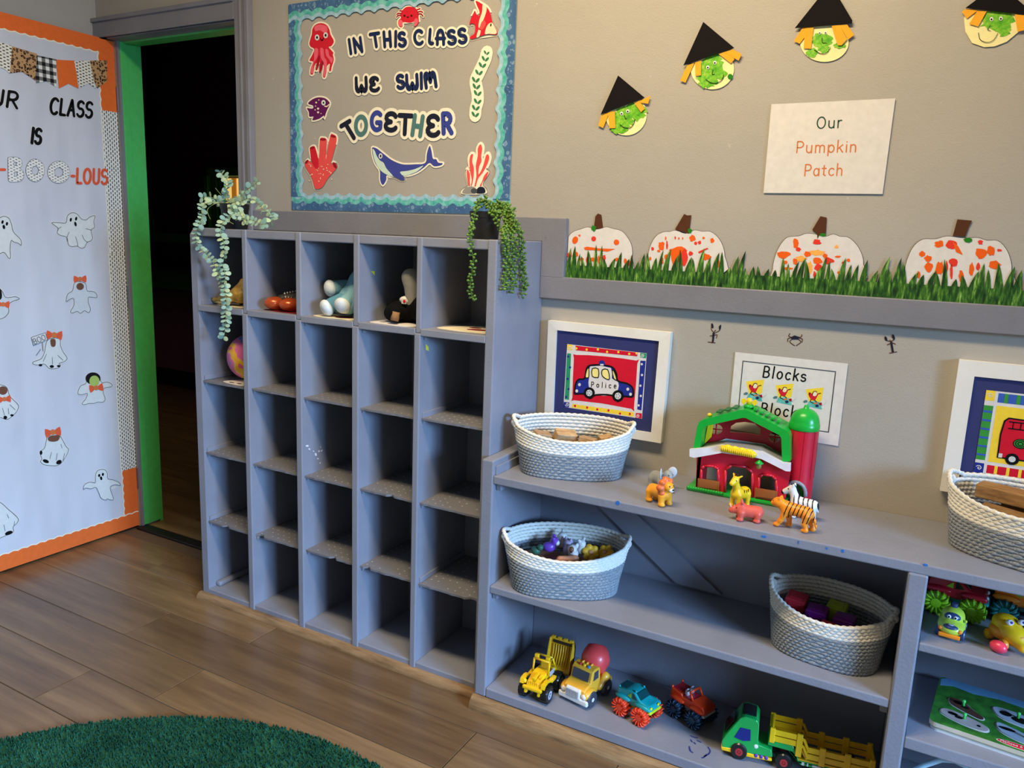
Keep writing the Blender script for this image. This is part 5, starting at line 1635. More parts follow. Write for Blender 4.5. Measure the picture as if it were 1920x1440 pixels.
def basket(label, loc, rot, a, H, white=6, rows=16, b_=None, dip=.018, seed=0):
    """coiled rope basket: rounded base, pinched pointed ends at the rim, top rows rising towards the ends"""
    root = thing('rope_basket', label, 'basket', loc, rot, 'coiled rope baskets')
    b_ = b_ or a*.56
    K = 240
    dz = H/rows
    r = dz*.62
    grey, whit, rim = MB(), MB(), MB()
    def ring(t):
        ab, bb = a*.82, b_*.96                      # base ellipse-like
        out = []
        for i in range(K):
            th = 2*math.pi*i/K
            c, s = math.cos(th), math.sin(th)
            e = .72
            x0 = ab*math.copysign(abs(c)**e, c)
            y0 = bb*math.copysign(abs(s)**e, s)
            # rim: lens with pinched ends
            w = max(0, 1-abs(c)**1.5)
            x1 = a*c
            y1 = b_*1.02*math.copysign(abs(s)**1.15, s)*(1-.18*abs(c)**4)
            k = max(0, (t-.25)/.75)**1.4
            bul = 1+.035*math.sin(math.pi*min(1, t*1.2))
            x = (x0*(1-k)+x1*k)*bul
            y = (y0*(1-k)+y1*k)*bul
            lift = (abs(c)**2.0)*dip*.45+(s*dip*.75 if s > 0 else -abs(s)**1.6*dip*1.1)
            z = r+t*(H-r)+lift*t**1.7
            out.append((x, y, z))
        return out
    for j in range(rows):
        t = j/(rows-1)
        pts = ring(t)
        if j >= rows-2:                              # top two rows part at the ends into a handle slit
            pts = [(p[0], p[1], p[2]+(.013 if j == rows-1 else .0)*max(0, abs(math.cos(2*math.pi*i/K))-.9)/.1) for i, p in enumerate(pts)]
        ph = (j % 2)*.5
        md = lambda i, q: 1+.2*math.cos(2*math.pi*(i/K*60+ph+q/14.))
        (whit if j >= rows-white else grey).tube(pts, r, 7, True, mod=md)
    o = grey.build('rope_body', 'rope_grey', root, True)
    whit.build('rope_rim', 'rope_white', root, True)
    base = ring(0)
    MB().prism([(p[0], p[1]) for p in base[::4]], lambda u, v, q: Vector((u, v, q)), .002, .006, back=True).build('base', 'rope_grey', root)
    for sg_ in (-1, 1):
        e = ring(1)[0 if sg_ > 0 else K//2]
        MB().ell((e[0]-sg_*.004, e[1], e[2]-.004), (.010, .006, .012)).build('handle_wrap', 'rope_white', root, True)
    return root
def rad(d):
    return math.radians(d)
basket('white and grey rope basket of wooden blocks under the police car picture', (-.812, 1.866, ZT), rad(22), .163, .122, 6, 15)
basket('white and grey rope basket of small animal toys on the middle shelf', (-.796, 1.825, ZM), rad(25), .172, .125, 5, 15)
basket('white and grey rope basket of coloured cubes on the middle shelf', (-.123, 1.845, ZM), rad(-8), .140, .125, 5, 15, b_=.088)
basket('white and grey rope basket of brown wooden planks under fire engine picture', (.235, 1.868, ZT), rad(-22), .165, .125, 6, 15)

# ------------------------------------------------------------------ basket contents
wood('block_wood', [(150, 116, 78), (186, 152, 110), (206, 176, 134)], .55, (20, 60, 60), True)
wood('plank_wood', [(112, 78, 40), (150, 108, 58), (176, 134, 80)], .5, (14, 80, 80), True)
def loose(name, mb, mat, loc, rot, label, cat, group, smooth=False):
    o = mb.build(name, mat, None, smooth)
    o.location = loc
    o.rotation_euler = rot
    return tag(o, label, cat, group)
random.seed(4)
def in_basket(c, rot, u, v, z):
    return (c[0]+u*math.cos(rot)-v*math.sin(rot), c[1]+u*math.sin(rot)+v*math.cos(rot), z)
BA, BC, BD = ((-.812, 1.866), rad(22)), ((-.123, 1.845), rad(-8)), ((.235, 1.868), rad(-22))
# pale blocks: u, v, z, size, tilt
blk = [(-.082, -.004, .772, (.046, .034, .028), (.16, .2, .5)), (-.020, .0, .777, (.058, .036, .03), (.3, .12, .35)), (.042, -.012, .770, (.046, .032, .024), (-.12, .1, -.3)), (.090, .016, .770, (.036, .03, .026), (.1, -.15, .4)),
       (-.062, .0, .738, (.05, .06, .028), (0, 0, .05)), (-.004, .024, .738, (.056, .04, .028), (0, 0, 0)), (-.004, -.024, .738, (.056, .04, .028), (0, 0, .04)), (.056, .0, .738, (.05, .06, .028), (0, 0, -.05)), (0, 0, .7055, (.15, .09, .033), (0, 0, 0))]
for u_, v_, z_, d_, r_ in blk:
    loose('wooden_block', MB().box((0, 0, 0), d_, .0025), 'block_wood', in_basket(*BA, u_, v_, z_), (r_[0], r_[1], r_[2]+BA[1]), 'pale wooden block piled in basket under the police car picture', 'wooden block', 'pale wooden blocks in basket')
wb = [(-.002, .018, .801, (.215, .048, .03), (0, 0, .03)), (.015, .026, .7675, (.15, .042, .036), (0, 0, 0)), (-.040, -.034, .7675, (.085, .036, .030), (.08, .05, .05)), (.052, -.030, .765, (.08, .040, .024), (-.06, 0, .04)), (0, 0, .7195, (.19, .10, .06), (0, 0, 0))]
for u_, v_, z_, d_, r_ in wb:
    loose('wooden_plank', MB().box((0, 0, 0), d_, .003), 'plank_wood', in_basket(*BD, u_, v_, z_), (r_[0], r_[1], r_[2]+BD[1]), 'brown wooden plank block piled in basket under fire engine picture', 'wooden block', 'brown plank blocks in basket')
for nm, c_ in (('cube_red', (222, 50, 66)), ('cube_purple', (126, 28, 138)), ('cube_blue', (24, 110, 160)), ('cube_lime', (176, 194, 40))):
    M(nm, c_, .35)
def cube(mat, loc, rot, s, label):
    root = thing('toy_cube', label, 'toy block', loc, 0, 'coloured toy cubes in basket')
    root.rotation_euler = rot
    MB().box((0, 0, 0), (s, s, s), .004).build('body', mat, root)
    for ax in range(3):
        for sg_ in (-1, 1):
            d_ = [s*.64]*3
            d_[ax] = .003
            c_ = [0, 0, 0]
            c_[ax] = sg_*(s/2+.0005)
            if ax == 2 or sg_ < 0:
                MB().box(c_, d_, .001).build('raised_panel', mat, root)
def cu(mat, u_, v_, z_, r_, s_, lb):
    cube(mat, in_basket(*BC, u_, v_, z_), (r_[0], r_[1], r_[2]+BC[1]), s_, lb)
cu('cube_red', -.080, .014, .456, (.1, .06, .06), .046, 'red toy cube raised at end of the cube basket')
cu('cube_purple', -.025, -.006, .449, (.05, 0, .05), .046, 'purple toy cube beside the raised red cube')
cu('cube_lime', .006, .048, .449, (.06, .04, .04), .044, 'lime green toy cube at the back of basket')
cu('cube_red', .014, -.055, .440, (.08, .1, .1), .042, 'red toy cube tilted behind the basket front')
cu('cube_purple', .036, -.002, .446, (0, 0, .02), .046, 'purple toy cube behind the tilted red cube')
cu('cube_blue', -.056, -.051, .430, (.1, .1, .15), .036, 'blue toy cube sunk beside the purple cube')
cu('cube_lime', -.066, .0, .401, (0, 0, .1), .046, 'lime green toy cube sunk under the raised red cube')
cu('cube_purple', .02, .0, .400, (0, 0, .05), .046, 'purple toy cube lowest in the cube basket')
# small figures
M('fig_white', (226, 222, 216), .4)
M('fig_purple', (128, 74, 190), .35)
M('fig_peach', (226, 150, 110), .45)
M('fig_lilac', (192, 180, 206), .45)
M('fig_yellow', (236, 176, 40), .5)
M('fig_brown', (140, 84, 52), .5)
M('fig_green', (60, 110, 84), .5)
def fig(name, label, mat, loc, rz, prims, extra=()):
    root = thing(name, label, 'toy figure', loc, rz, 'small toys in the middle shelf basket')
    organic('body', prims, mat, root, .0022, .006)
    for nm, mt, mb in extra:
        mb.build(nm, mt, root, True)
bzz = ZM+.083
fig('toy_figure', 'purple and white toy animal figure in basket', 'fig_purple', (-.845, 1.822, bzz), .4, [('e', (0, 0, .016), (.018, .014, .014)), ('e', (.014, 0, .034), (.012, .012, .011)), ('e', (.012, .012, .044), (.005, .004, .006)), ('e', (.012, -.012, .044), (.005, .004, .006)), ('c', (-.01, .012, .012), (.01, .018, .004), .006, .005)], [('face', 'fig_white', MB().ell((.022, -.002, .03), (.007, .009, .008)))])
fig('toy_figure', 'white round headed toy animal behind purple figure', 'fig_white', (-.83, 1.86, bzz+.004), .2, [('e', (0, 0, .016), (.017, .015, .016)), ('e', (.006, 0, .034), (.014, .014, .012)), ('e', (.004, .012, .045), (.005, .004, .006))])
fig('toy_figure', 'lilac toy bear figure in the middle of basket', 'fig_lilac', (-.795, 1.838, bzz), 1.2, [('e', (0, 0, .014), (.014, .013, .016)), ('e', (.002, 0, .034), (.012, .012, .011)), ('e', (0, .01, .045), (.004, .004, .005)), ('e', (0, -.01, .045), (.004, .004, .005))])
fig('toy_figure', 'white toy bear figure with round ears in basket', 'fig_white', (-.765, 1.858, bzz), -.3, [('e', (0, 0, .014), (.015, .013, .015)), ('e', (.002, -.002, .033), (.013, .012, .012)), ('e', (0, .011, .044), (.005, .004, .005)), ('e', (0, -.012, .044), (.005, .004, .005))])
fig('toy_figure', 'white toy puppy figure with brown face patch', 'fig_white', (-.772, 1.822, bzz), -.8, [('e', (0, 0, .014), (.017, .014, .014)), ('e', (.006, -.006, .03), (.014, .013, .012)), ('e', (.0, .01, .036), (.005, .005, .008))], [('patch', 'fig_brown', MB().ell((.014, -.010, .032), (.007, .007, .008))), ('nose', 'black_rubber', MB().ell((.018, -.013, .027), .003))])
fig('toy_figure', 'peach toy figure lying at the basket front', 'fig_peach', (-.775, 1.788, bzz-.006), .3, [('c', (-.018, 0, .012), (.016, .004, .014), .010, .011), ('e', (.022, .006, .016), (.011, .010, .010))])
fl_ = [('e', (0, 0, .012), (.010, .010, .007))]+[('e', (.016*math.cos(i*1.047), .016*math.sin(i*1.047), .012), (.009, .009, .007)) for i in range(6)]
for lb, lc, rt in (('yellow flower shaped toy leaning in basket', (-.738, 1.862, bzz+.007), (.9, .2, .3)), ('yellow flower shaped toy behind the other flower toy', (-.698, 1.882, bzz+.007), (.8, -.2, .1))):
    r_ = thing('flower_toy', lb, 'toy flower', lc, 0, 'small toys in the middle shelf basket')
    r_.rotation_euler = rt
    organic('petals', fl_, 'fig_yellow', r_, .0022, .004)
    MB().ell((0, 0, .018), (.006, .006, .003)).build('centre', 'fig_peach', r_, True)
loose('toy_figure', MB().ell((0, 0, 0), (.014, .012, .012)).ell((.014, 0, .012), .009), 'fig_green', (-.875, 1.80, bzz+.006), (0, 0, 0), 'dark green toy figure against the basket wall', 'toy figure', 'small toys in the middle shelf basket', True)
loose('toy_heap', MB().box((0, 0, 0), (.21, .10, .03), .012), 'fig_brown', (-.80, 1.827, ZM+.063), (0, 0, rad(25)), 'brown toy pieces filling the bottom of animal basket', 'toy pieces', None)

# ------------------------------------------------------------------ barn
M('barn_red', (206, 22, 50), .35, bump=.15, bscale=400)
M('barn_green', (22, 172, 58), .3)
M('barn_panel', (20, 104, 46), .4)
M('barn_white', (232, 232, 238), .35)
M('barn_yellow', (250, 214, 30), .4)
M('barn_gate', (160, 96, 48), .5)
M('barn_grey', (150, 152, 160), .4)
YBN = 1.90
barn = thing('toy_barn', 'red toy barn with green roof, white balcony and silo', 'toy barn', (-.36, 1.945, ZT))
AB = Art((0, YBN, 0), (1, 0, 0), (0, 0, 1))
bz = zm(1280, 740, 7.385)
def bq(pts):
    return AB.px(bz(pts))
def bpoly(name, loops, mat, off, th, **kw):
    mb = MB().prism([bq(l) for l in loops], AB.P, off-th, off, back=True)
    return mb.build(name, mat, barn, world=True, **kw)
zb = ZT+.012
# lower front wall with three openings
lw = [(185, 1310), (195, 830), (560, 780), (1060, 850), (1370, 1010), (1500, 1030), (1420, 1440), (1390, 1500), (960, 1440), (560, 1370)]
op = [[(255, 1270), (262, 1030), (300, 985), (430, 990), (495, 1030), (500, 1290)], [(585, 1360), (595, 1040), (680, 975), (880, 1000), (970, 1080), (965, 1420)], [(1045, 1420), (1060, 1140), (1110, 1105), (1240, 1120), (1300, 1180), (1305, 1460)]]
bpoly('lower_wall', [lw]+op, 'barn_red', 0, .008)
# frames round the openings
for p in op:
    uv = bq(p)
    mb = MB()
    for a, b2 in zip(uv[:-1], uv[1:]):
        pa, pb = AB.P(a[0], a[1], .001), AB.P(b2[0], b2[1], .001)
        mb.tube([pa, pb], .0035, 6)
    mb.build('opening_frame', 'barn_red', barn, True, world=True)
# upper wall (set back) with arched window
AB2_off = -.055
uw = [(230, 760), (260, 450), (300, 400), (850, 310), (1390, 590), (1400, 900), (1100, 780), (600, 640)]
AU = Art((0, YBN+.06, 0), (1, 0, 0), (0, 0, 1))
uq = lambda pts: AU.px(bz(pts))
hol = [[(650, 520), (665, 440), (740, 390), (860, 378), (1000, 400), (1075, 470), (1080, 560), (900, 535)]]
circ = [[ell2(460, 480, 95, 72, n=14)], [ell2(1275, 590, 85, 72, n=14)]]
MB().prism([uq(uw)]+[uq(h_) for h_ in hol]+[uq(c_[0]) for c_ in circ], AU.P, -.005, 0, back=True).build('upper_wall', 'barn_red', barn, world=True)
for c_ in circ:
    x, y = np.mean(c_[0], 0)
    mb = MB()
    for a, b2 in (((x-95, y-8), (x+95, y+8)), ((x+8, y-75), (x-8, y+75))):
        qa, qb = uq([a, b2])
        mb.tube([AU.P(*qa, -.002), AU.P(*qb, -.002)], .0018, 6)
    mb.build('window_bars', 'barn_red', barn, True, world=True)
# roof band
ro = [(150, 745), (185, 560), (210, 420), (235, 370), (290, 340), (800, 210), (860, 205), (930, 225), (1440, 495), (1475, 530), (1490, 580), (1490, 920), (1380, 920), (1370, 600), (1340, 555), (880, 320), (840, 315), (330, 430), (290, 460), (270, 540), (245, 735)]
bpoly('roof', [ro], 'barn_green', .004, .085, auto=40)
# loft floor and side walls
q0, q1 = bq([(200, 760)])[0], bq([(1480, 960)])[0]
fl2 = bq([(120, 760), (560, 690), (1060, 760), (1440, 950)])
mb = MB()
prev = None
for a, b2 in zip(fl2[:-1], fl2[1:]):
    P0, P1 = AB.P(a[0], a[1], 0), AB.P(b2[0], b2[1], 0)
    n = len(mb.v)
    vs4 = [P0, P1, P1+Vector((0, .06, 0)), P0+Vector((0, .06, 0))]
    lo4 = [p-Vector((0, 0, .004)) for p in vs4]
    mb.add(vs4+lo4, [(0, 1, 2, 3), (7, 6, 5, 4), (0, 4, 5, 1), (1, 5, 6, 2), (2, 6, 7, 3), (3, 7, 4, 0)])
mb.build('loft_floor', 'barn_grey', barn, world=True)
# white balcony band (front) with a back return
bpoly('balcony', [[(115, 740), (330, 720), (550, 683), (1060, 770), (1110, 775), (1400, 925), (1505, 935), (1500, 1045), (1440, 1040), (1110, 875), (1050, 860), (560, 790), (180, 858), (115, 840)]], 'barn_white', .014, .012, auto=40)
MB().prism([uq([(300, 720), (600, 605), (1130, 680), (1390, 830), (1390, 890), (1130, 740), (600, 660), (320, 770)])], AU.P, -.002, .004, back=True).build('balcony_back', 'barn_white', barn, world=True)
# hay swag
hs = bq([(600+i*48, 720+i*10) for i in range(9)])
organic('hay_swag', [('e', tuple(AB.P(u, v+(.003 if i % 2 else -.001), .018)), (.0105, .007, .0085)) for i, (u, v) in enumerate(hs)], 'barn_yellow', barn, .0016, .002, world=True)
mb = MB()
for i in range(16):
    u, v = bq([(585+i*27, 715+i*6)])[0]
    mb.tube([AB.P(u-.003, v+.007, .023), AB.P(u, v, .0265), AB.P(u+.002, v-.007, .024)], .0016, 6)
mb.build('hay_strand', 'barn_yellow', barn, True, world=True)
# gates
for g in ([(215, 1155), (515, 1200), (510, 1330), (210, 1285)], [(1008, 1285), (1318, 1335), (1312, 1460), (1000, 1410)]):
    bpoly('gate', [g], 'barn_gate', .005, .004)
    x = np.mean(g, 0)
    gi = [((p[0]-x[0])*.86+x[0], (p[1]-x[1])*.7+x[1]) for p in g]
    bpoly('gate_panel', [gi], 'barn_gate', .0065, .002)
# green ground base
yb0 = YBN-.012
zq = bq([(1318, 1400)])[0]
gx0, gx1 = -.497, -.255
part(MB().b2(gx0, gx1, YBN-.012, YBN+.09, ZT, ZT+.010, .004), 'base', 'barn_green', barn)
mb = MB()
for i in range(14):
    mb.ell((gx0+.006+i*.0065, YBN-.010, ZT+.008), (.0055, .005, .005), 8, 6)
mb.build('base_tufts', 'barn_green', barn, True, world=True)
# side/back walls and pillars so the barn has depth
part(MB().b2(-.476, -.468, YBN, YBN+.075, ZT+.008, ZT+.10), 'side_wall', 'barn_red', barn)
# lantern
lu, lv = bq([(1072, 930)])[0]
LP = AB.P(lu, lv, .012)
mm = Matrix.Translation(LP)
MB().lathe([(0, .008), (.002, .007), (.0105, 0), (.0105, -.0015), (0, -.0015)], 16, mm).build('lantern_cap', 'barn_green', barn, True, world=True)
MB().ell((LP.x, LP.y, LP.z-.008), (.0065, .0065, .008)).build('lantern_globe', M('lantern_globe', (150, 140, 70), .15), barn, True, world=True)
# weathervane / ventilator on the ridge
vu, vv_ = bq([(880, 190)])[0]
VP = AB.P(vu, vv_, -.03)
mm = Matrix.Translation(VP)
MB().lathe([(.012, -.004), (.0125, .002), (.009, .005), (0, .005)], 18, mm).build('vent_base', 'barn_green', barn, True, world=True)
MB().lathe([(.0065, .004), (.0065, .018), (.004, .021), (0, .021)], 14, mm).build('vent_post', 'barn_yellow', barn, True, world=True)
for sg_ in (-1, 1):
    mb = MB().prism([(0.006*sg_, .012), (.012*sg_, .018), (.018*sg_, .017), (.019*sg_, .009), (.013*sg_, .003), (.010*sg_, .007)], lambda u, v, q: VP+Vector((u, q, v)), -.003, .003, back=True)
    mb.build('vent_fin', 'barn_yellow', barn, world=True)
for i in range(5):
    u, v = bq([(985+i*80, 225+i*42)])[0]
    p = AB.P(u, v+.001, -.03)
    MB().box((p.x, p.y, p.z), (.009, .03, .006), .001).build('roof_shingle', 'barn_green', barn, world=True)
for i in range(3):
    u, v = bq([(700-i*110, 205+i*28)])[0]
    p = AB.P(u, v+.001, -.03)
    MB().box((p.x, p.y, p.z), (.012, .04, .004), .001).build('roof_panel', 'barn_panel', barn, world=True)
u, v = bq([(345, 300)])[0]
p = AB.P(u, v, -.02)
MB().ell(tuple(p), (.006, .006, .005)).build('roof_bird', 'barn_yellow', barn, True, world=True)
u, v = bq([(300, 580)])[0]
mb = MB().prism([bq([(300, 450), (360, 440), (330, 640), (250, 720)])], AB.P, -.05, -.035, back=True)
mb.build('curtain', 'barn_yellow', barn, world=True)
# silo
sx0, sx1 = bq([(1378, 800)])[0][0], bq([(1790, 800)])[0][0]
SR = (sx1-sx0)/2+.0005
SX, SY = (sx0+sx1)/2+.004, YBN+.05
st_ = bq([(1640, 520)])[0][1]
mb = MB()
n = 28
vv, ff_ = [], []
zo = ZT+.062
for i in range(n):
    a = 2*math.pi*i/n
    vv += [(SX+SR*math.cos(a), SY+SR*math.sin(a), z) for z in (ZT+.006, ZT+.045, zo, st_+.004)]
for i in range(n):
    j = (i+1) % n
    a = math.degrees(2*math.pi*(i+.5)/n)
    for k in range(3):
        front = 228 < a < 312
        if front and (k == 0 or (k == 1 and 238 < a < 302)):
            continue
        ff_.append((i*4+k, j*4+k, j*4+k+1, i*4+k+1))
mb.add(vv, ff_)
mb.build('silo_wall', 'barn_red', barn, True, world=True)
mm = Matrix.Translation((SX, SY, 0))
gi = MB()
for i in range(14):
    a0 = math.radians(-20+i*220/14)
    a1 = math.radians(-20+(i+1)*220/14)
    gi.add([(SX+SR*.93*math.cos(a), SY+SR*.93*math.sin(a), z) for a in (a0, a1) for z in (ZT+.006, ZT+.05)], [(0, 2, 3, 1)])
gi.build('silo_liner', 'barn_green', barn, True, world=True)
ar = MB()
pts = []
for i in range(13):
    t = math.pi*i/12
    a = math.radians(270+42*math.cos(t))
    pts.append((SX+(SR+.001)*math.cos(a), SY+(SR+.001)*math.sin(a), ZT+.03+.034*math.sin(t)))
ar.tube(pts, .0045, 8)
ar.build('silo_arch', 'barn_grey', barn, True, world=True)
dz_ = st_
MB().lathe([(SR*1.03, dz_-.002), (SR*1.06, dz_), (SR*1.06, dz_+.012), (SR*1.02, dz_+.014), (SR*.99, dz_+.022), (SR*.88, dz_+.033), (SR*.70, dz_+.041), (SR*.46, dz_+.0465), (.007, dz_+.049), (.0055, dz_+.055), (.004, dz_+.058), (0, dz_+.058)], 28, mm).build('silo_dome', 'barn_green', barn, True, world=True)
for i in range(8):
    a = 2*math.pi*i/8+.2
    MB().tube([(SX+(SR+.0002)*math.cos(a), SY+(SR+.0002)*math.sin(a), ZT+.07), (SX+(SR+.0002)*math.cos(a), SY+(SR+.0002)*math.sin(a), dz_)], .0006, 4).build('silo_seam', 'ink_red_dark', barn, world=True)

# ------------------------------------------------------------------ toy animals
M('lion_gold', (244, 164, 36), .42)
M('lion_mane', (226, 112, 54), .45)
M('eleph_grey', (150, 152, 148), .5)
M('eleph_pale', (198, 200, 200), .5)
M('giraffe_yellow', (250, 206, 26), .42)
M('rhino_coral', (222, 92, 74), .45)
M('horn_pink', (238, 170, 150), .45)
def striped(name, base, dark, sc, thr, rot=0):
    m, t, b = base_mat(name, .42, .5)
    v = t.coord((1, 1, 1), (0, rot, 0))
    s = t.new('ShaderNodeSeparateXYZ')
    t.lk(v, s.inputs[0])
    w = t.math('ADD', t.math('MULTIPLY', s.outputs[0], sc), t.math('MULTIPLY', t.noise(v, 60, 2), 1.3))
    w = t.math('SINE', w)
    k = t.math('GREATER_THAN', w, thr)
    so = t.new('ShaderNodeSeparateXYZ')
    t.lk(t.coord(), so.inputs[0])
    k = t.math('MULTIPLY', k, t.math('GREATER_THAN', so.outputs[2], .026))
    k = t.math('MULTIPLY', k, t.math('LESS_THAN', so.outputs[0], .024))
    t.lk(t.mix(k, lin(base), lin(dark)), b.inputs['Base Color'])
striped('tiger_coat', (250, 146, 28), (52, 22, 14), 620, .62, .25)
striped('zebra_coat', (232, 232, 236), (26, 26, 28), 560, .66, -.2)
def quad(L, bw, bh, leg, lr, xs=.5):
    """body capsule plus four legs; x forward"""
    zc = leg+bh*.75
    pr = [('c', (-L*.34, 0, zc), (L*.3, 0, zc+bh*.06), bh, bh*.98)]
    for x in (-L*xs*.74, L*xs*.62):
        for y in (-bw*.62, bw*.62):
            pr.append(('c', (x, y, zc-bh*.2), (x+.001, y*1.08, lr*.85), lr*1.25, lr))
            pr.append(('e', (x+lr*.35, y*1.08, lr*.55), (lr*1.35, lr*1.05, lr*.6)))
    return pr, zc
def eyes(root, pts, r=.0018, mat='ink_black'):
    for p in pts:
        MB().ell(p, r, 8, 6).build('eye', mat, root, True)
# lion
ln = thing('toy_lion', 'orange toy lion with shaggy mane standing beside grey elephant', 'toy animal', (-.524, 1.748, ZT), rad(-28), 'plastic toy animals')
pr, zc = quad(.056, .016, .0135, .014, .0062)
pr += [('e', (.022, 0, .042), (.012, .012, .012)), ('c', (-.026, 0, .03), (-.032, .004, .016), .003, .0022)]
organic('body', pr, 'lion_gold', ln, .0014, .004)
organic('mane', [('e', (.016, 0, .040), (.011, .0185, .0195))]+[('e', (.015+.002*(i % 2), .0155*math.cos(i*.785), .040+.0165*math.sin(i*.785)), (.008, .0065, .0065)) for i in range(8)], 'lion_mane', ln, .0014, .0025)
MB().ell((.034, 0, .038), (.006, .0062, .005)).build('muzzle', 'fig_white', ln, True)
MB().ell((.027, 0, .043), (.0095, .0115, .0105)).build('face', 'lion_gold', ln, True)
MB().ell((.0395, 0, .040), (.002, .0026, .0018)).build('nose', 'ink_black', ln, True)
eyes(ln, ((.0345, .0055, .047), (.0345, -.0055, .047)), .0015)
# elephant
el = thing('toy_elephant', 'grey toy elephant with wide ears behind the lion', 'toy animal', (-.545, 1.865, ZT), rad(-32), 'plastic toy animals')
pr, zc = quad(.06, .022, .019, .012, .0085)
pr += [('e', (.031, 0, .046), (.0135, .0135, .0145)), ('c', (.042, 0, .042), (.047, 0, .022), .006, .004), ('c', (.047, 0, .022), (.053, 0, .0125), .004, .0035), ('e', (.054, 0, .012), (.004, .004, .0045))]
organic('body', pr, 'eleph_grey', el, .0015, .005)
for sg_ in (-1, 1):
    mm = Matrix.Translation((.024, sg_*.021, .050)) @ Matrix.Rotation(sg_*-.75, 4, 'Z') @ Matrix.Rotation(sg_*-.25, 4, 'X')
    MB().ell((0, 0, 0), (.003, .0135, .0165), 16, 10, mm).build('ear', 'eleph_pale', el, True)
eyes(el, ((.042, .0075, .049), (.042, -.0075, .049)), .0016)
# giraffe
gf = thing('toy_giraffe', 'yellow toy giraffe standing in front of the barn doorway', 'toy animal', (-.352, 1.845, ZT), rad(-118), 'plastic toy animals')
pr, zc = quad(.046, .015, .0145, .022, .0055)
pr += [('c', (.012, 0, zc+.004), (.022, 0, .066), .0115, .0075), ('c', (.022, 0, .070), (.034, 0, .062), .0085, .0062), ('c', (.020, .006, .076), (.016, .013, .081), .0028, .002), ('c', (.020, -.006, .076), (.016, -.013, .081), .0028, .002)]
organic('body', pr, 'giraffe_yellow', gf, .0014, .004)
for sg_ in (-1, 1):
    MB().tube([(.021, sg_*.003, .076), (.020, sg_*.0034, .084)], [.0014, .0018], 8).build('horn', 'stem_brown', gf, True)
for sp in ((-.006, .0137, .040), (-.012, .0135, .042), (.002, .0135, .041)):
    MB().box(sp, (.002, .002, .008), .0008).build('spot', 'stem_brown', gf)
eyes(gf, ((.028, .0075, .070), (.028, -.0075, .070)), .0014)
# rhino
rh = thing('toy_rhino', 'coral red toy rhino standing between lion and tiger', 'toy animal', (-.312, 1.752, ZT), rad(196), 'plastic toy animals')
pr, zc = quad(.074, .021, .0195, .014, .0078)
pr += [('c', (.022, 0, .040), (.045, 0, .030), .0155, .0105), ('c', (.045, 0, .030), (.052, 0, .027), .010, .0085), ('e', (.022, .011, .058), (.004, .004, .006)), ('e', (.022, -.011, .058), (.004, .004, .006)), ('c', (-.036, 0, .042), (-.042, 0, .025), .003, .002)]
organic('body', pr, 'rhino_coral', rh, .0016, .006)
MB().tube([(.051, 0, .034), (.056, 0, .041), (.058, 0, .050)], [.004, .0028, .0005], 10).build('horn', 'horn_pink', rh, True)
MB().tube([(.043, 0, .039), (.045, 0, .046)], [.003, .0005], 8).build('horn', 'horn_pink', rh, True)
eyes(rh, ((.038, .0115, .040), (.038, -.0115, .040)), .002)
for sg_ in (-1, 1):
    MB().ell((.056, sg_*.005, .027), .0016, 8, 6).build('nostril', 'ink_black', rh, True)
# tiger
tg = thing('toy_tiger', 'orange toy tiger with dark stripes striding on shelf', 'toy animal', (-.205, 1.757, ZT), rad(174), 'plastic toy animals')
pr = [('c', (-.032, 0, .051), (.022, 0, .054), .0165, .0175), ('c', (.026, 0, .056), (.04, 0, .064), .0155, .013), ('e', (.046, 0, .064), (.0145, .0145, .0135)), ('e', (.057, 0, .0595), (.008, .0085, .007)),
      ('e', (.040, .0095, .077), (.004, .0035, .005)), ('e', (.040, -.0095, .077), (.004, .0035, .005)),
      ('c', (.022, .009, .045), (.032, .010, .018), .0095, .006), ('c', (.032, .010, .018), (.040, .010, .0065), .006, .0058), ('e', (.043, .010, .005), (.0085, .0065, .005)),
      ('c', (.02, -.009, .045), (.012, -.010, .008), .0095, .006), ('e', (.015, -.010, .005), (.0085, .0065, .005)),
      ('c', (-.034, .010, .045), (-.030, .011, .022), .0115, .007), ('c', (-.030, .011, .022), (-.036, .011, .008), .0065, .0058), ('e', (-.031, .011, .005), (.009, .0065, .005)),
      ('c', (-.034, -.010, .045), (-.042, -.011, .022), .0115, .007), ('c', (-.042, -.011, .022), (-.050, -.011, .008), .0065, .0058), ('e', (-.045, -.011, .005), (.009, .0065, .005)),
      ('c', (-.045, 0, .052), (-.052, 0, .035), .004, .0032), ('c', (-.052, 0, .035), (-.058, 0, .018), .0032, .003)]
organic('body', pr, 'tiger_coat', tg, .0016, .005)
MB().ell((.0645, 0, .062), (.002, .0035, .002)).build('nose', 'ink_black', tg, True)
eyes(tg, ((.056, .0085, .068), (.056, -.0085, .068)), .0018)
# zebra
zb_ = thing('toy_zebra', 'white toy zebra with black stripes standing behind the tiger', 'toy animal', (-.205, 1.842, ZT), rad(172), 'plastic toy animals')
pr, zc = quad(.062, .016, .0155, .026, .0058)
pr += [('c', (.020, 0, zc+.006), (.032, 0, .070), .0125, .0095), ('c', (.033, 0, .071), (.050, 0, .060), .0098, .0072), ('e', (.029, .007, .081), (.003, .0028, .005)), ('e', (.029, -.007, .081), (.003, .0028, .005)), ('c', (-.03, 0, .045), (-.036, 0, .025), .0028, .002)]
organic('body', pr, 'zebra_coat', zb_, .0015, .005)
MB().ell((.054, 0, .057), (.0055, .0062, .0055)).build('muzzle', 'ink_black', zb_, True)
MB().prism([(.038, .083), (.030, .084), (.018, .072), (.012, .058), (.016, .056), (.026, .070)], lambda u, v, q: Vector((u, q, v)), -.002, .002, back=True).build('mane', 'ink_black', zb_)
eyes(zb_, ((.040, .0088, .071), (.040, -.0088, .071)), .0018)

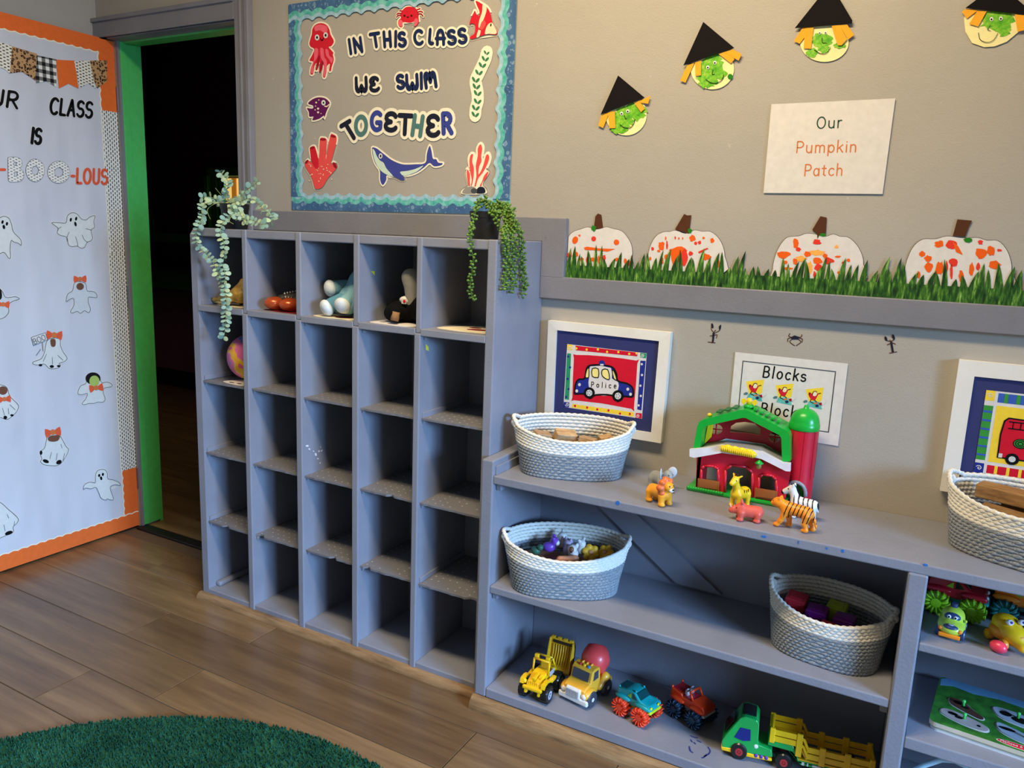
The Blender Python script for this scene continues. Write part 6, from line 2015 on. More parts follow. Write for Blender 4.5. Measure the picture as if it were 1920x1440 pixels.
for o_, k_ in ((ln, 1.13), (el, .9), (rh, .74), (tg, .84), (zb_, .92)):
    o_.scale = (k_, k_, k_)
tg.location.x -= .008
el.location.x -= .014
for o_ in (ln, el, rh, tg, zb_):
    o_.location.z += .0013
# ------------------------------------------------------------------ toy vehicles (local x forward, y left, z up)
for nm, c_, r_ in (('toy_yellow', (246, 196, 20), .4), ('toy_gold', (214, 164, 30), .45), ('toy_mango', (244, 178, 52), .38), ('toy_cream', (228, 228, 224), .4), ('toy_coral', (232, 72, 72), .38), ('toy_teal', (20, 160, 162), .3), ('toy_teal_dark', (8, 66, 70), .35), ('toy_orange', (236, 70, 36), .36), ('toy_scarlet', (226, 62, 20), .32), ('toy_navy', (14, 54, 78), .35), ('toy_lime', (200, 220, 40), .35), ('toy_green', (26, 168, 78), .28), ('toy_darkglass', (26, 30, 34), .2), ('toy_blue', (20, 44, 120), .25), ('toy_black', (20, 20, 22), .45), ('toy_charcoal', (62, 66, 76), .5), ('toy_silver', (176, 180, 188), .3), ('toy_hubred', (176, 44, 48), .35), ('toy_violet', (86, 52, 170), .35), ('toy_darkred', (178, 18, 44), .3), ('toy_apple', (140, 200, 30), .35), ('toy_seagreen', (12, 112, 112), .35), ('toy_amber', (240, 140, 30), .4), ('toy_skylamp', (50, 130, 210), .25), ('toy_pear', (188, 216, 70), .35), ('toy_slate', (44, 66, 110), .35), ('toy_eyewhite', (236, 236, 242), .3), ('toy_rose', (236, 60, 90), .35)):
    M(nm, c_, r_, coat=.15)
def wheel(root, x, y, r, w, tyre, hub, hr=.5, side=0, lugs=0):
    mb = MB()
    n = 28
    prof = [(r*.55, -w/2), (r*.88, -w/2), (r, -w*.3), (r, w*.3), (r*.88, w/2), (r*.55, w/2)]
    mx = Matrix.Translation((x, y, r)) @ Matrix.Rotation(math.pi/2, 4, 'X')
    mb.lathe(prof, n, mx)
    if lugs:
        for i in range(lugs):
            m2 = mx @ Matrix.Rotation(2*math.pi*i/lugs, 4, 'Z') @ Matrix.Translation((r*.99, 0, 0))
            mb.box((0, 0, 0), (r*.1, r*.22, w*.86), 0, m2)
    o = mb.build('wheel', tyre, root, auto=35)
    h = MB().lathe([(r*hr, -w*.52), (r*hr*.8, -w*.56), (r*hr*.3, -w*.5), (r*hr*.25, -w*.56), (0, -w*.56)], 18, mx)
    h.lathe([(r*hr, w*.52), (r*hr*.8, w*.56), (r*hr*.3, w*.5), (r*hr*.25, w*.56), (0, w*.56)], 18, mx)
    h.lathe([(r*hr, -w*.52), (r*hr, w*.52)], 18, mx)
    h.build('hub', hub, o, auto=35)
    return o
def paddle_wheel(root, x, y, r, w, mat):
    """chunky monster-truck wheel with radial paddles"""
    mx = Matrix.Translation((x, y, r*1.07)) @ Matrix.Rotation(math.pi/2, 4, 'X')
    mb = MB().lathe([(r*.3, -w*.34), (r*.82, -w*.40), (r*.94, -w*.25), (r*.94, w*.25), (r*.82, w*.40), (r*.3, w*.34)], 26, mx)
    n = 13
    for i in range(n):
        m2 = mx @ Matrix.Rotation(2*math.pi*i/n, 4, 'Z')
        for sg_ in (-1, 1):
            pts = [(r*.42, sg_*w*.36), (r*.8, sg_*w*.50), (r*.97, sg_*w*.42), (r*1.0, sg_*w*.02)]
            mb.tube([m2 @ Vector((p[0], (k_*.05)*r, p[1])) for k_, p in enumerate(pts)], [r*.05, r*.085, r*.10, r*.09], 6)
    o = mb.build('wheel', mat, root, True)
    MB().lathe([(r*.40, -w*.30), (r*.40, -w*.43), (r*.32, -w*.45), (0, -w*.43)], 18, mx).lathe([(r*.40, w*.30), (r*.40, w*.43), (r*.32, w*.45), (0, w*.43)], 18, mx).build('hub', mat, o, auto=35)
def prof(pts, y0, y1, name, mat, root, bev=0, auto=40):
    """side profile (x,z) extruded between y0 and y1"""
    mb = MB().prism(pts, lambda u, v, q: Vector((u, q, v)), y0, y1, back=True)
    o = mb.build(name, mat, root, auto=auto)
    if bev:
        m_ = o.modifiers.new('bevel', 'BEVEL')
        m_.width = bev
        m_.segments = 3
        m_.limit_method = 'ANGLE'
        m_.angle_limit = math.radians(35)
        o.data.polygons.foreach_set('use_smooth', [True]*len(o.data.polygons))
    return o

# yellow buggy loader
jp = thing('toy_loader', 'yellow toy buggy with roll cage and big rear bucket', 'toy vehicle', (-.822, 1.768, ZB), rad(-90), 'toy vehicles on the bottom shelf')
for x, r_ in ((.036, .0235), (-.036, .026)):
    for y in (-.034, .034):
        wheel(jp, x, y, r_, .020, 'toy_black', 'toy_silver', .5, lugs=16)
prof([(.055, .03), (.058, .042), (.052, .055), (.02, .066), (.004, .068), (-.05, .062), (-.055, .04), (-.02, .030)], -.020, .020, 'body', 'toy_yellow', jp, .003)
MB().box((.058, 0, .040), (.010, .058, .010), .003).box((.055, .020, .030), (.012, .008, .014), .002).box((.055, -.020, .030), (.012, .008, .014), .002).build('bumper', 'toy_yellow', jp)
for y in (-.026, .026):
    MB().ell((.052, y, .053), (.006, .0055, .0065)).build('headlamp', 'toy_yellow', jp, True)
    prof([(.060, .048), (.052, .056), (.036, .058), (.02, .052), (.012, .046), (-.01, .046), (-.014, .050), (-.014, .054), (.014, .052), (.024, .060), (.038, .063), (.056, .060)], y-.012 if y < 0 else y, y if y < 0 else y+.012, 'fender', 'toy_yellow', jp)
mb = MB()
for i in range(5):
    mb.box((.0535, -.012+i*.006, .050), (.004, .0025, .016), .001)
mb.box((.038, 0, .066), (.03, .010, .008), .002).box((.03, .011, .066), (.02, .006, .006), .002)
mb.build('grille', 'toy_yellow', jp)
mb = MB()
for y in (-.024, .024):
    mb.tube([(.010, y, .062), (.004, y*.96, .098), (-.016, y*.96, .102), (-.034, y, .066)], .0028, 8)
mb.tube([(.004, -.023, .098), (.004, .023, .098)], .0028, 8).tube([(-.016, -.023, .102), (-.016, .023, .102)], .0028, 8)
mb.build('roll_cage', 'toy_yellow', jp, True)
for y in (-.017, .017):
    MB().box((.001, y, .106), (.010, .012, .010), .002).build('roof_lamp', 'toy_yellow', jp)
MB().box((-.012, 0, .062), (.02, .03, .012), .003).box((-.022, 0, .075), (.008, .03, .022), .003).build('seat', 'toy_gold', jp)
MB().box((-.008, .026, .064), (.028, .003, .014), .001).build('side_panel', 'toy_silver', jp)
# bucket behind
bk = MB().prism([(-.050, .040), (-.066, .050), (-.080, .085), (-.082, .113), (-.076, .132), (-.071, .132), (-.075, .111), (-.073, .088), (-.060, .058), (-.046, .048)], lambda u, v, q: Vector((u, q, v)), -.012, .062, back=True)
bk.build('bucket', 'toy_gold', jp, auto=30)
for y in (-.012, .059):
    MB().prism([(-.050, .040), (-.066, .050), (-.080, .085), (-.082, .113), (-.076, .132), (-.066, .130), (-.058, .106), (-.052, .085), (-.042, .055)], lambda u, v, q: Vector((u, q, v)), y, y+.003, back=True).build('bucket_side', 'toy_gold', jp)
for i in range(8):
    MB().tube([(-.0715, .000+i*.0075, .113), (-.069, .000+i*.0075, .090), (-.056, .000+i*.0075, .060)], .002, 6).build('bucket_rib', 'toy_gold', jp, True)
MB().box((-.0725, .025, .121), (.004, .058, .009), .001).build('bucket_stripe', 'toy_black', jp)
for i in range(4):
    MB().box((-.074, -.003+i*.0185, .1325), (.008, .011, .006), .001).build('bucket_tooth', 'toy_gold', jp)

# cement mixer
mx_ = thing('toy_cement_mixer', 'mango yellow toy cement mixer truck with red drum', 'toy vehicle', (-.712, 1.822, ZB), rad(-100), 'toy vehicles on the bottom shelf')
for x in (.038, -.04):
    for y in (-.04, .04):
        wheel(mx_, x, y, .0225, .018, 'toy_charcoal', 'toy_cream', .26)
prof([(.060, .022), (.060, .048), (.045, .056), (.030, .058), (.022, .088), (.012, .093), (-.010, .093), (-.016, .088), (-.020, .055), (-.020, .022)], -.034, .034, 'cab', 'toy_mango', mx_, .009)
for y in (-1, 1):
    organic('fender', [('e', (.038, y*.036, .034), (.026, .013, .016))], 'toy_mango', mx_, .002, .004)
    organic('rear_fender', [('c', (-.016, y*.034, .030), (-.04, y*.036, .052), .009, .012), ('c', (-.04, y*.036, .052), (-.066, y*.034, .034), .012, .009)], 'toy_mango', mx_, .002, .006)
MB().box((.060, 0, .018), (.012, .094, .016), .004).box((-.002, 0, .020), (.11, .060, .012), .003).build('bumper', 'toy_cream', mx_)
prof([(.060, .022), (.068, .024), (.066, .046), (.058, .052)], -.023, .023, 'grille', 'toy_cream', mx_, .003)
for i in range(11):
    MB().box((.0685, -.019+i*.0038, .036), (.003, .0016, .020), .0005).build('grille_bar', 'toy_silver', mx_)
for y in (-.033, .033):
    MB().ell((.060, y, .034), (.006, .008, .008)).build('headlamp', 'toy_cream', mx_, True)
prof([(.0325, .062), (.0245, .086), (.0258, .0866), (.0338, .0626)], -.026, .026, 'windscreen', 'toy_charcoal', mx_)
for y in (-.0345, .0335):
    prof([(.018, .062), (.014, .086), (-.006, .086), (-.008, .062)], y, y+.001, 'side_window', 'toy_charcoal', mx_)
for y, mt in ((-.014, 'toy_hubred'), (.0, 'toy_yellow'), (.014, 'toy_skylamp')):
    MB().ell((.012, y, .094), (.0045, .005, .004)).build('beacon', mt, mx_, True)
for y in (-.014, 0, .014):
    MB().ell((-.003, y, .094), (.006, .003, .003)).build('roof_horn', 'toy_mango', mx_, True)
mm = Matrix.Translation((-.044, 0, .090)) @ Matrix.Rotation(rad(-35), 4, 'Y') @ Matrix.Rotation(rad(14), 4, 'X')
MB().lathe([(0, -.043), (.016, -.041), (.030, -.030), (.039, -.010), (.040, .004), (.035, .020), (.027, .034), (.024, .036), (0, .036)], 28, mm).build('drum', 'toy_coral', mx_, auto=50)
MB().box((-.038, 0, .045), (.05, .03, .030), .004).build('drum_cradle', 'toy_coral', mx_)

# monster trucks
def monster(label, loc, rz, body, dark, whl, lower, pickup=False, s=1., lampm='toy_lime', group='toy vehicles on the bottom shelf'):
    root = thing('toy_monster_truck', label, 'toy vehicle', loc, rz, group)
    r_ = .0235*s
    for x in (-.031*s, .031*s):
        for y in (-.030*s, .030*s):
            paddle_wheel(root, x, y, r_, .026*s, whl)
    S = lambda pts: [(p[0]*s, p[1]*s) for p in pts]
    MB().box((0, 0, .030*s), (.085*s, .030*s, .012*s), .003*s).build('chassis', lower, root)
    if not pickup:
        prof(S([(.052, .038), (.054, .046), (.048, .055), (.022, .060), (.006, .076), (-.016, .078), (-.026, .074), (-.05, .070), (-.052, .060), (-.050, .040), (-.020, .036)]), -.024*s, .024*s, 'body', body, root, .0045*s)
        prof(S([(.0225, .0615), (.0085, .0755), (.0095, .0765), (.0235, .0625)]), -.019*s, .019*s, 'windscreen', dark, root)
        for y in (-.0248, .0240):
            prof(S([(.014, .060), (.002, .073), (-.002, .073), (-.002, .058)]), y*s, (y+.0008)*s, 'side_window', dark, root)
            prof(S([(-.006, .058), (-.006, .071), (-.018, .060)]), y*s, (y+.0008)*s, 'side_window', 'toy_apple', root)
        MB().box((-.038*s, 0, .0715*s), (.024*s, .036*s, .006*s), .001).build('bed', dark, root)
        for y in (-.018, .018):
            MB().ell((.004*s, y*s, .079*s), (.003*s, .003*s, .003*s)).build('roof_lamp', body, root, True)
            MB().ell((-.048*s, y*s, .072*s), (.003*s, .003*s, .003*s)).build('bed_post', body, root, True)
    else:
        prof(S([(.054, .040), (.056, .052), (.048, .064), (.016, .068), (.012, .064), (-.016, .062), (-.020, .070), (-.054, .072), (-.055, .046), (-.050, .042)]), -.024*s, .024*s, 'body', body, root, .004*s)
        mb = MB()
        for y in (-.020, .020):
            mb.tube([(.016*s, y*s, .064*s), (.005*s, y*s, .085*s)], .0028*s, 8)
        mb.tube([(.005*s, -.020*s, .085*s), (.005*s, .020*s, .085*s)], .0028*s, 8)
        mb.build('windscreen_frame', body, root, True)
        MB().box((-.004*s, 0, .064*s), (.026*s, .040*s, .004*s), .001).build('cockpit', dark, root)
        for y in (-.010, .010):
            MB().ell((-.010*s, y*s, .074*s), (.006*s, .009*s, .011*s)).build('seat', 'toy_silver', root, True)
        MB().box((-.037*s, 0, .0725*s), (.026*s, .038*s, .003*s), .001).build('bed', dark, root)
        for x, y in ((-.052, -.021), (-.052, .021)):
            MB().ell((x*s, y*s, .075*s), (.0035*s, .0035*s, .004*s)).build('bed_post', body, root, True)
    for y in (-1, 1):
        for x in (-.031, .031):
            organic('fender', [('e', (x*s, y*.026*s, .050*s), (.024*s, .007*s, .008*s))], body, root, .002, .003)
        MB().ell((.0525*s, y*.016*s, .051*s), (.003*s, .005*s, .004*s)).build('headlamp', lampm, root, True)
    MB().box((.052*s, 0, .040*s), (.010*s, .052*s, .007*s), .003*s).build('bumper', lower, root)
    return root
monster('teal toy monster truck with orange red paddle wheels', (-.556, 1.808, ZB), rad(-16), 'toy_teal', 'toy_teal_dark', 'toy_orange', 'toy_lime')
monster('orange toy pickup monster truck with dark navy wheels', (-.428, 1.874, ZB), rad(-22), 'toy_scarlet', 'toy_darkred', 'toy_navy', 'toy_silver', True, lampm='toy_silver')

# green farm truck with yellow trailer
tk = thing('toy_farm_truck', 'green toy truck pulling a yellow slatted trailer', 'toy vehicle', (-.235, 1.812, ZB), rad(189), 'toy vehicles on the bottom shelf')
for x in (.052, -.052):
    for y in (-.026, .026):
        wheel(tk, x, y, .0195, .016, 'toy_black', 'toy_hubred', .46)
for y in (-.026, .026):
    wheel(tk, -.20, y, .0195, .016, 'toy_black', 'toy_hubred', .46)
prof([(.092, .018), (.094, .034), (.086, .050), (.066, .082), (.056, .098), (.044, .103), (.018, .100), (.012, .092), (.010, .044), (-.022, .040), (-.026, .024), (.020, .020)], -.030, .030, 'cab', 'toy_green', tk, .006)
prof([(.093, .012), (.095, .020), (.070, .022), (.030, .020), (-.025, .020), (-.025, .014), (.03, .011)], -.031, .031, 'skirt', 'toy_yellow', tk, .002)
for y in (-.0308, .0300):
    prof([(.066, .050), (.054, .076), (.030, .076), (.028, .050), (.046, .046)], y, y+.0008, 'side_window', 'toy_blue', tk)
prof([(.0525, .1028), (.042, .1062), (.022, .1042), (.020, .1032), (.042, .1040)], -.021, .021, 'roof_window', 'toy_darkglass', tk)
prof([(.0895, .052), (.0685, .0855), (.0695, .0865), (.0905, .053)], -.022, .022, 'windscreen', 'toy_darkglass', tk)
for x in (.012, .0, -.012):
    MB().ell((x, .0305, .019), (.0045, .002, .0045)).build('skirt_lamp', 'toy_violet', tk, True)
MB().ell((.014, .0302, .040), (.005, .0012, .005)).build('badge', 'toy_eyewhite', tk, True)
prof([(-.012, .048), (-.012, .060), (-.07, .060), (-.078, .048), (-.084, .030), (-.25, .030), (-.25, .020), (-.09, .020), (-.072, .036), (-.06, .046)], -.028, .028, 'trailer_base', 'toy_green', tk, .002)
def rail(x0, x1, z, y):
    MB().box(((x0+x1)/2, y, z), (abs(x1-x0), .003, .0125), .001).build('rail', 'toy_yellow', tk)
for y in (-.029, .029):
    rail(-.018, -.078, .068, y)
    rail(-.018, -.078, .083, y)
    for zz in (.045, .060):
        rail(-.10, -.245, zz, y)
    for x, z0, z1, w in ((-.020, .058, .092, .012), (-.082, .040, .092, .014), (-.135, .030, .072, .014), (-.190, .030, .072, .014), (-.243, .030, .072, .012)):
        MB().box((x, y, (z0+z1)/2), (w, .006, z1-z0), .0015).build('post', 'toy_yellow', tk)
    for dz_ in (0, -.016):
        MB().tube([(-.082, y, .084+dz_), (-.092, y, .080+dz_), (-.102, y, .061+dz_)], .0035, 6).build('rail', 'toy_yellow', tk)
MB().box((-.020, 0, .080), (.006, .058, .022), .002).build('front_board', 'toy_yellow', tk)
MB().box((-.246, 0, .052), (.005, .058, .036), .002).build('tail_board', 'toy_yellow', tk)
MB().b2(-.018, -.08, -.027, .027, .060, .063).b2(-.082, -.246, -.027, .027, .030, .034).build('deck', 'toy_yellow', tk)
prof([(-.08, .062), (-.10, .034), (-.104, .036), (-.084, .064)], -.026, .026, 'ramp', 'toy_yellow', tk)
for i, w in enumerate((.006, .003, .012, .009)):
    MB().box((-.092-.012*i-w/2, .0283, .025), (w, .001, .004 if i > 1 else .007)).build('decal', 'toy_eyewhite', tk)

tk.scale = (1, 1.12, 1.14)

# right bay: cars on the upper shelf
Z5 = .5125
gc = thing('toy_smiling_car', 'small lime green toy car with painted eyes and orange bumper', 'toy vehicle', (.120, 1.790, Z5), rad(-96), 'toy vehicles in the narrow bay')
organic('body', [('e', (0, 0, .022), (.044, .026, .017)), ('e', (-.006, 0, .038), (.026, .022, .018)), ('e', (.022, 0, .020), (.022, .025, .012))], 'toy_pear', gc, .002, .008)
for x in (.024, -.024):
    for y in (-.022, .022):
        wheel(gc, x, y, .012, .010, 'toy_slate', 'toy_slate', .5)
MB().ell((.0135, 0, .041), (.0085, .0155, .0095)).build('windscreen', 'toy_slate', gc, True)
for y in (-.006, .006):
    MB().ell((.021, y, .043), (.0022, .004, .0042)).build('eye', 'toy_eyewhite', gc, True)
    MB().ell((.0228, y, .043), (.0012, .002, .0022)).build('pupil', 'ink_black', gc, True)
MB().ell((.033, 0, .027), (.0125, .0155, .006)).build('bonnet_panel', 'toy_slate', gc, True)
MB().lathe([(.0035, 0), (.0055, 0), (.0055, .0012), (.0035, .0012)], 16, Matrix.Translation((.036, 0, .0325))).build('bonnet_badge', 'toy_silver', gc, True)
for y in (-.018, .018):
    MB().ell((.038, y, .022), (.004, .0045, .0045)).build('headlamp', 'toy_amber', gc, True)
    MB().ell((.008, y*1.35, .036), (.003, .003, .0035)).build('mirror', 'toy_pear', gc, True)
MB().box((.042, 0, .010), (.008, .040, .008), .002).build('bumper', 'toy_amber', gc)
MB().cyl((-.008, 0, .052), (-.008, 0, .064), .006, n=14).build('stack', 'toy_slate', gc, auto=40)
p_ = on(1752, 1148, 2, Z5)
q_ = on(1818, 1168, 2, Z5)
monster('dark red toy monster truck with lime green paddle wheels', ((p_.x+q_.x)/2+.004, (p_.y+q_.y)/2+.034, Z5), math.atan2(q_.y-p_.y, q_.x-p_.x)*.5, 'toy_darkred', 'toy_darkglass', 'toy_apple', 'toy_teal', s=1.12, lampm='toy_eyewhite', group='toy vehicles in the narrow bay')
p_ = on(1862, 1160, 2, Z5)
monster('orange toy monster truck with dark teal paddle wheels', (p_.x+.054, min(p_.y+.04, 1.938), Z5), rad(-5), 'toy_amber', 'toy_darkglass', 'toy_seagreen', 'toy_teal', s=1.1, lampm='toy_eyewhite', group='toy vehicles in the narrow bay')
dk = thing('toy_duck_car', 'yellow toy car with orange sides and round eyes', 'toy vehicle', (.222, 1.800, Z5), rad(-58), 'toy vehicles in the narrow bay')
organic('body', [('e', (0, 0, .028), (.042, .028, .024)), ('e', (-.012, 0, .045), (.024, .024, .014)), ('c', (.03, 0, .022), (.046, 0, .016), .014, .010)], 'toy_yellow', dk, .002, .008)
for y in (-.012, .014):
    MB().ell((.014, y, .055), (.007, .0075, .006)).build('eye', 'toy_eyewhite', dk, True)
    MB().ell((.019, y, .057), (.003, .0035, .003)).build('pupil', 'toy_violet', dk, True)
for y in (-1, 1):
    MB().ell((-.004, y*.020, .026), (.024, .012, .014)).build('side_panel', 'toy_amber', dk, True)
MB().ell((.030, 0, .034), (.012, .012, .005)).build('bonnet_slot', 'toy_amber', dk, True)
for x in (-.022, .022):
    for y in (-.024, .024):
        wheel(dk, x, y, .011, .010, 'toy_amber', 'toy_yellow', .5)
eg = MB().ell((0, 0, .0125), (.017, .0125, .0125), 20, 12)
loose('toy_egg', eg, 'toy_rose', (.203, 1.748, Z5), (0, 0, rad(-35)), 'rose red egg shaped toy beside the yellow car', 'toy', None, True)

# puzzle boards
Z3 = .2956
pz_c = on(1680+385/6.546, 1220+960/6.546, 2, Z3)
def rounded(w, d, r, n=5):
    out = []
    for cx_, cy_, a0 in ((w-r, r, -90), (w-r, d-r, 0), (r, d-r, 90), (r, r, 180)):
        out += [(cx_+r*math.cos(rad(a0+90*i/n)), cy_+r*math.sin(rad(a0+90*i/n))) for i in range(n+1)]
    return out
M('puzzle_wood', (206, 196, 172), .6)
M('puzzle_grass', (52, 120, 40), .5, var=.25, scale=60)
M('puzzle_sky', (110, 170, 214), .5)
M('peg_green', (80, 214, 96), .35)
PZR = rad(-6)
pz = thing('puzzle_board', 'wooden animal peg puzzle board with green field print', 'puzzle', (pz_c.x, pz_c.y, Z3+.011), PZR, 'stacked puzzle boards')
PW_, PD_ = .30, .215
up_ = lambda u, v, q: Vector((u, v, q))
MB().prism(rounded(PW_, PD_, .014), up_, 0, .010, back=True).build('board', 'puzzle_wood', pz)
MB().prism(rounded(PW_, PD_, .014), up_, .010, .0105).build('print_field', 'puzzle_grass', pz)
MB().prism([(.004, PD_-.045), (.03, PD_-.030), (.07, PD_-.038), (.12, PD_-.026), (.2, PD_-.034), (.296, PD_-.022), (.296, PD_-.006), (.285, PD_), (.015, PD_), (.003, PD_-.012)], up_, .0105, .0108).build('print_sky', 'puzzle_sky', pz)
def piece(out, mat, spots, peg):
    uv = cr(out, 4)
    MB().prism(grow(uv, .0025), up_, .0105, .0109).build('cutout_edge', 'paper_white', pz)
    o = MB().prism(uv, up_, .0105, .0125).build('puzzle_piece', mat, pz)
    for s_ in spots:
        MB().prism(ell2(*s_, n=12), up_, .0125, .0127).build('spot', 'ink_black', o)
    MB().lathe([(.0032, .0125), (.0026, .019), (.0042, .022), (.0038, .0255), (0, .0265)], 12, Matrix.Translation((peg[0], peg[1], 0))).build('peg', 'peg_green', o, True)
M('piece_pink', (196, 176, 170), .5)
M('piece_grey', (176, 186, 200), .5)
M('piece_brown', (86, 52, 40), .5)
piece([(.018, .062), (.030, .070), (.060, .066), (.098, .052), (.108, .038), (.100, .026), (.070, .026), (.040, .034), (.020, .046)], 'piece_pink', ((.040, .056, .010, .006), (.052, .048, .008, .005), (.090, .040, .004)), (.062, .050))
piece([(.028, .120), (.040, .128), (.056, .122), (.078, .098), (.096, .082), (.090, .072), (.062, .082), (.034, .098)], 'piece_brown', ((.046, .112, .010, .008), (.06, .1, .008, .005)), (.056, .106))
piece([(.112, .145), (.150, .150), (.190, .138), (.214, .120), (.205, .100), (.165, .098), (.125, .110)], 'piece_grey', ((.135, .130, .012, .010), (.165, .120, .02, .012), (.195, .12, .01, .008)), (.158, .128))
piece([(.122, .082), (.150, .078), (.186, .062), (.212, .046), (.205, .030), (.165, .034), (.130, .050)], 'piece_grey', ((.14, .066, .016, .006), (.19, .044, .018, .006)), (.176, .054))
piece([(.225, .150), (.27, .150), (.285, .12), (.26, .10), (.23, .115)], 'piece_brown', (), (.25, .126))
piece([(.225, .080), (.27, .078), (.285, .05), (.25, .035), (.225, .055)], 'piece_pink', (), (.25, .058))
MB().prism(ell2(.165, .0145, .042, .0095), up_, .0105, .0108).build('logo_edge', 'paper_white', pz)
MB().prism(ell2(.165, .0145, .040, .0082), up_, .0108, .011).build('logo_oval', 'ink_red', pz)
AZ = Art((0, 0, 0), (1, 0, 0), (0, 1, 0))
mb = MB()
xx = .131
for k in 'Melissa & Doug':
    if k == ' ':
        xx += .0025
        continue
    w_, st = GL[k]
    for s_ in st:
        AZ.stroke(mb, [(xx+p[0]*.0075, .0115+p[1]*.0068) for p in s_], .00055, .0112)
    xx += w_*.0075+.0012
mb.build('logo_letters', 'paper_white', pz)
p2 = thing('puzzle_board', 'plain wooden puzzle board at the bottom of the puzzle stack', 'puzzle', (pz_c.x+.004, pz_c.y+.003, Z3), PZR, 'stacked puzzle boards')
MB().prism(rounded(PW_, PD_, .014), up_, 0, .0045, back=True).build('board', 'paper_white', p2)
MB().prism([(p[0]+.001, p[1]+.001) for p in rounded(PW_-.004, PD_-.004, .014)], up_, .0045, .0108, back=True).build('tray', 'puzzle_wood', p2)
# pale plastic arch in the lowest bay
pa = [on(x_, y_, 1, 1.76) for x_, y_ in ((1700, 1452), (1735, 1434), (1765, 1424), (1790, 1426), (1815, 1440))]
mb = MB().tube([Vector((.074, 1.76, ZB+.004))]+[Vector((max(q.x, .074), q.y, q.z)) for q in pa]+[Vector((pa[-1].x+.03, 1.76, ZB+.004))], .006, 10)
solo(mb, 'toy_arch', M('toy_ice', (170, 210, 224), .25), 'pale blue plastic toy arch standing in the lowest bay', 'toy', smooth=True)
# ------------------------------------------------------------------ plants on top of the cubbies
M('pot_black', (26, 26, 28), .5)
M('soil_dark', (36, 30, 26), .9)
M('euca_leaf', (150, 182, 160), .55, var=.18, scale=40)
M('euca_leaf_b', (178, 200, 158), .55, var=.15, scale=40)
M('euca_leaf_c', (128, 168, 156), .55, var=.15, scale=40)
M('euca_stem', (138, 150, 96), .6)
M('pearl_green', (96, 132, 46), .4, var=.25, scale=120)
M('pearl_stem', (110, 130, 66), .5)
def pot(root, r, h):
    MB().lathe([(r*.82, 0), (r*.86, .003), (r*.97, h*.78), (r*1.0, h*.78), (r*1.04, h), (r*.98, h), (r*.92, h*.9), (0, h*.88)], 32).build('pot', 'pot_black', root, auto=40)
    MB().lathe([(r*.92, h*.86), (r*.5, h*.92), (0, h*.94)], 20).build('soil', 'soil_dark', root, True)
def leaf_mesh(name, mat):
    n = 10
    vv = [(0, 0, 0), (.55, 0, .10)]
    for i in range(n):
        a = math.pi*2*i/n
        vv.append((.52+.50*math.cos(a), .40*math.sin(a), .10*math.cos(2*a)*.2+.06*(abs(math.sin(a)))))
    ff_ = [(1, 2+i, 2+(i+1) % n) for i in range(n)]
    me = bpy.data.meshes.new(name)
    me.from_pydata(vv, [], ff_)
    me.materials.append(MATS[mat])
    me.polygons.foreach_set('use_smooth', [True]*len(me.polygons))
    return me
LM = [leaf_mesh('leaf', m_) for m_ in ('euca_leaf', 'euca_leaf', 'euca_leaf_b', 'euca_leaf_c')]
eu = thing('eucalyptus_plant', 'trailing pale green eucalyptus in black pot on the cubby top', 'plant', (-2.078, 1.86, CT))
pot(eu, .046, .082)
e5, ed2 = zm(340, 300, 5.333), zm(0, 360, 4)
YV, YP = 1.722, 1.86
def vine(pts, conv):
    """pts: (zoom x, zoom y, depth y)"""
    out = []
    for x, y, d in pts:
        u, v = conv([(x, y)])[0]
        out.append(on(u, v, 1, d))
    return [Vector(p) for p in cr([tuple(p) for p in out], 8, False)]
V1 = [vine(v_, e5) for v_ in (
    [(450, 440, YP), (445, 330, YP), (470, 230, YP-.01), (430, 165, YP-.01), (365, 105, YP-.01)],
    [(440, 440, YP), (330, 385, YP-.03), (250, 370, YP-.05), (185, 385, YP-.06)],
    [(430, 440, YP), (300, 420, YP-.05), (210, 470, YP-.09), (205, 570, YP-.11), (180, 640, YV), (150, 720, YV), (150, 800, YV), (165, 850, YV), (220, 910, YV), (290, 980, YV), (345, 1080, YV), (390, 1190, YV), (430, 1290, YV)],
    [(470, 440, YP), (530, 520, YP-.08), (430, 600, YP-.12), (390, 720, YV), (425, 830, YV), (430, 950, YV), (415, 1050, YV), (440, 1150, YV), (430, 1250, YV), (445, 1350, YV), (450, 1420, YV), (445, 1530, YV), (445, 1640, YV), (430, 1740, YV), (420, 1800, YV)],
    [(520, 440, YP), (600, 370, YP), (655, 300, YP), (720, 255, YP), (775, 205, YP)],
    [(560, 440, YP), (690, 385, YP-.01), (760, 430, YP-.02), (830, 500, YP-.03), (920, 560, YP-.04), (900, 610, YP-.05), (835, 650, YP-.06)],
    [(540, 500, YP-.05), (610, 590, YP-.08), (720, 605, YP-.08), (790, 640, YP-.08), (855, 640, YP-.08)],
    [(470, 430, YP-.02), (560, 420, YP-.04), (640, 400, YP-.04)],
    [(490, 450, YP-.05), (560, 480, YP-.06), (600, 560, YP-.08), (640, 640, YP-.1)],
    [(420, 430, YP-.02), (330, 440, YP-.05), (260, 500, YP-.07), (290, 590, YP-.09)],
    [(480, 430, YP), (400, 350, YP), (340, 280, YP)],
    [(500, 560, YP-.10), (480, 610, YP-.12), (520, 640, YP-.12)])]
stm = MB()
rnd = random.Random(9)
nleaf = 0
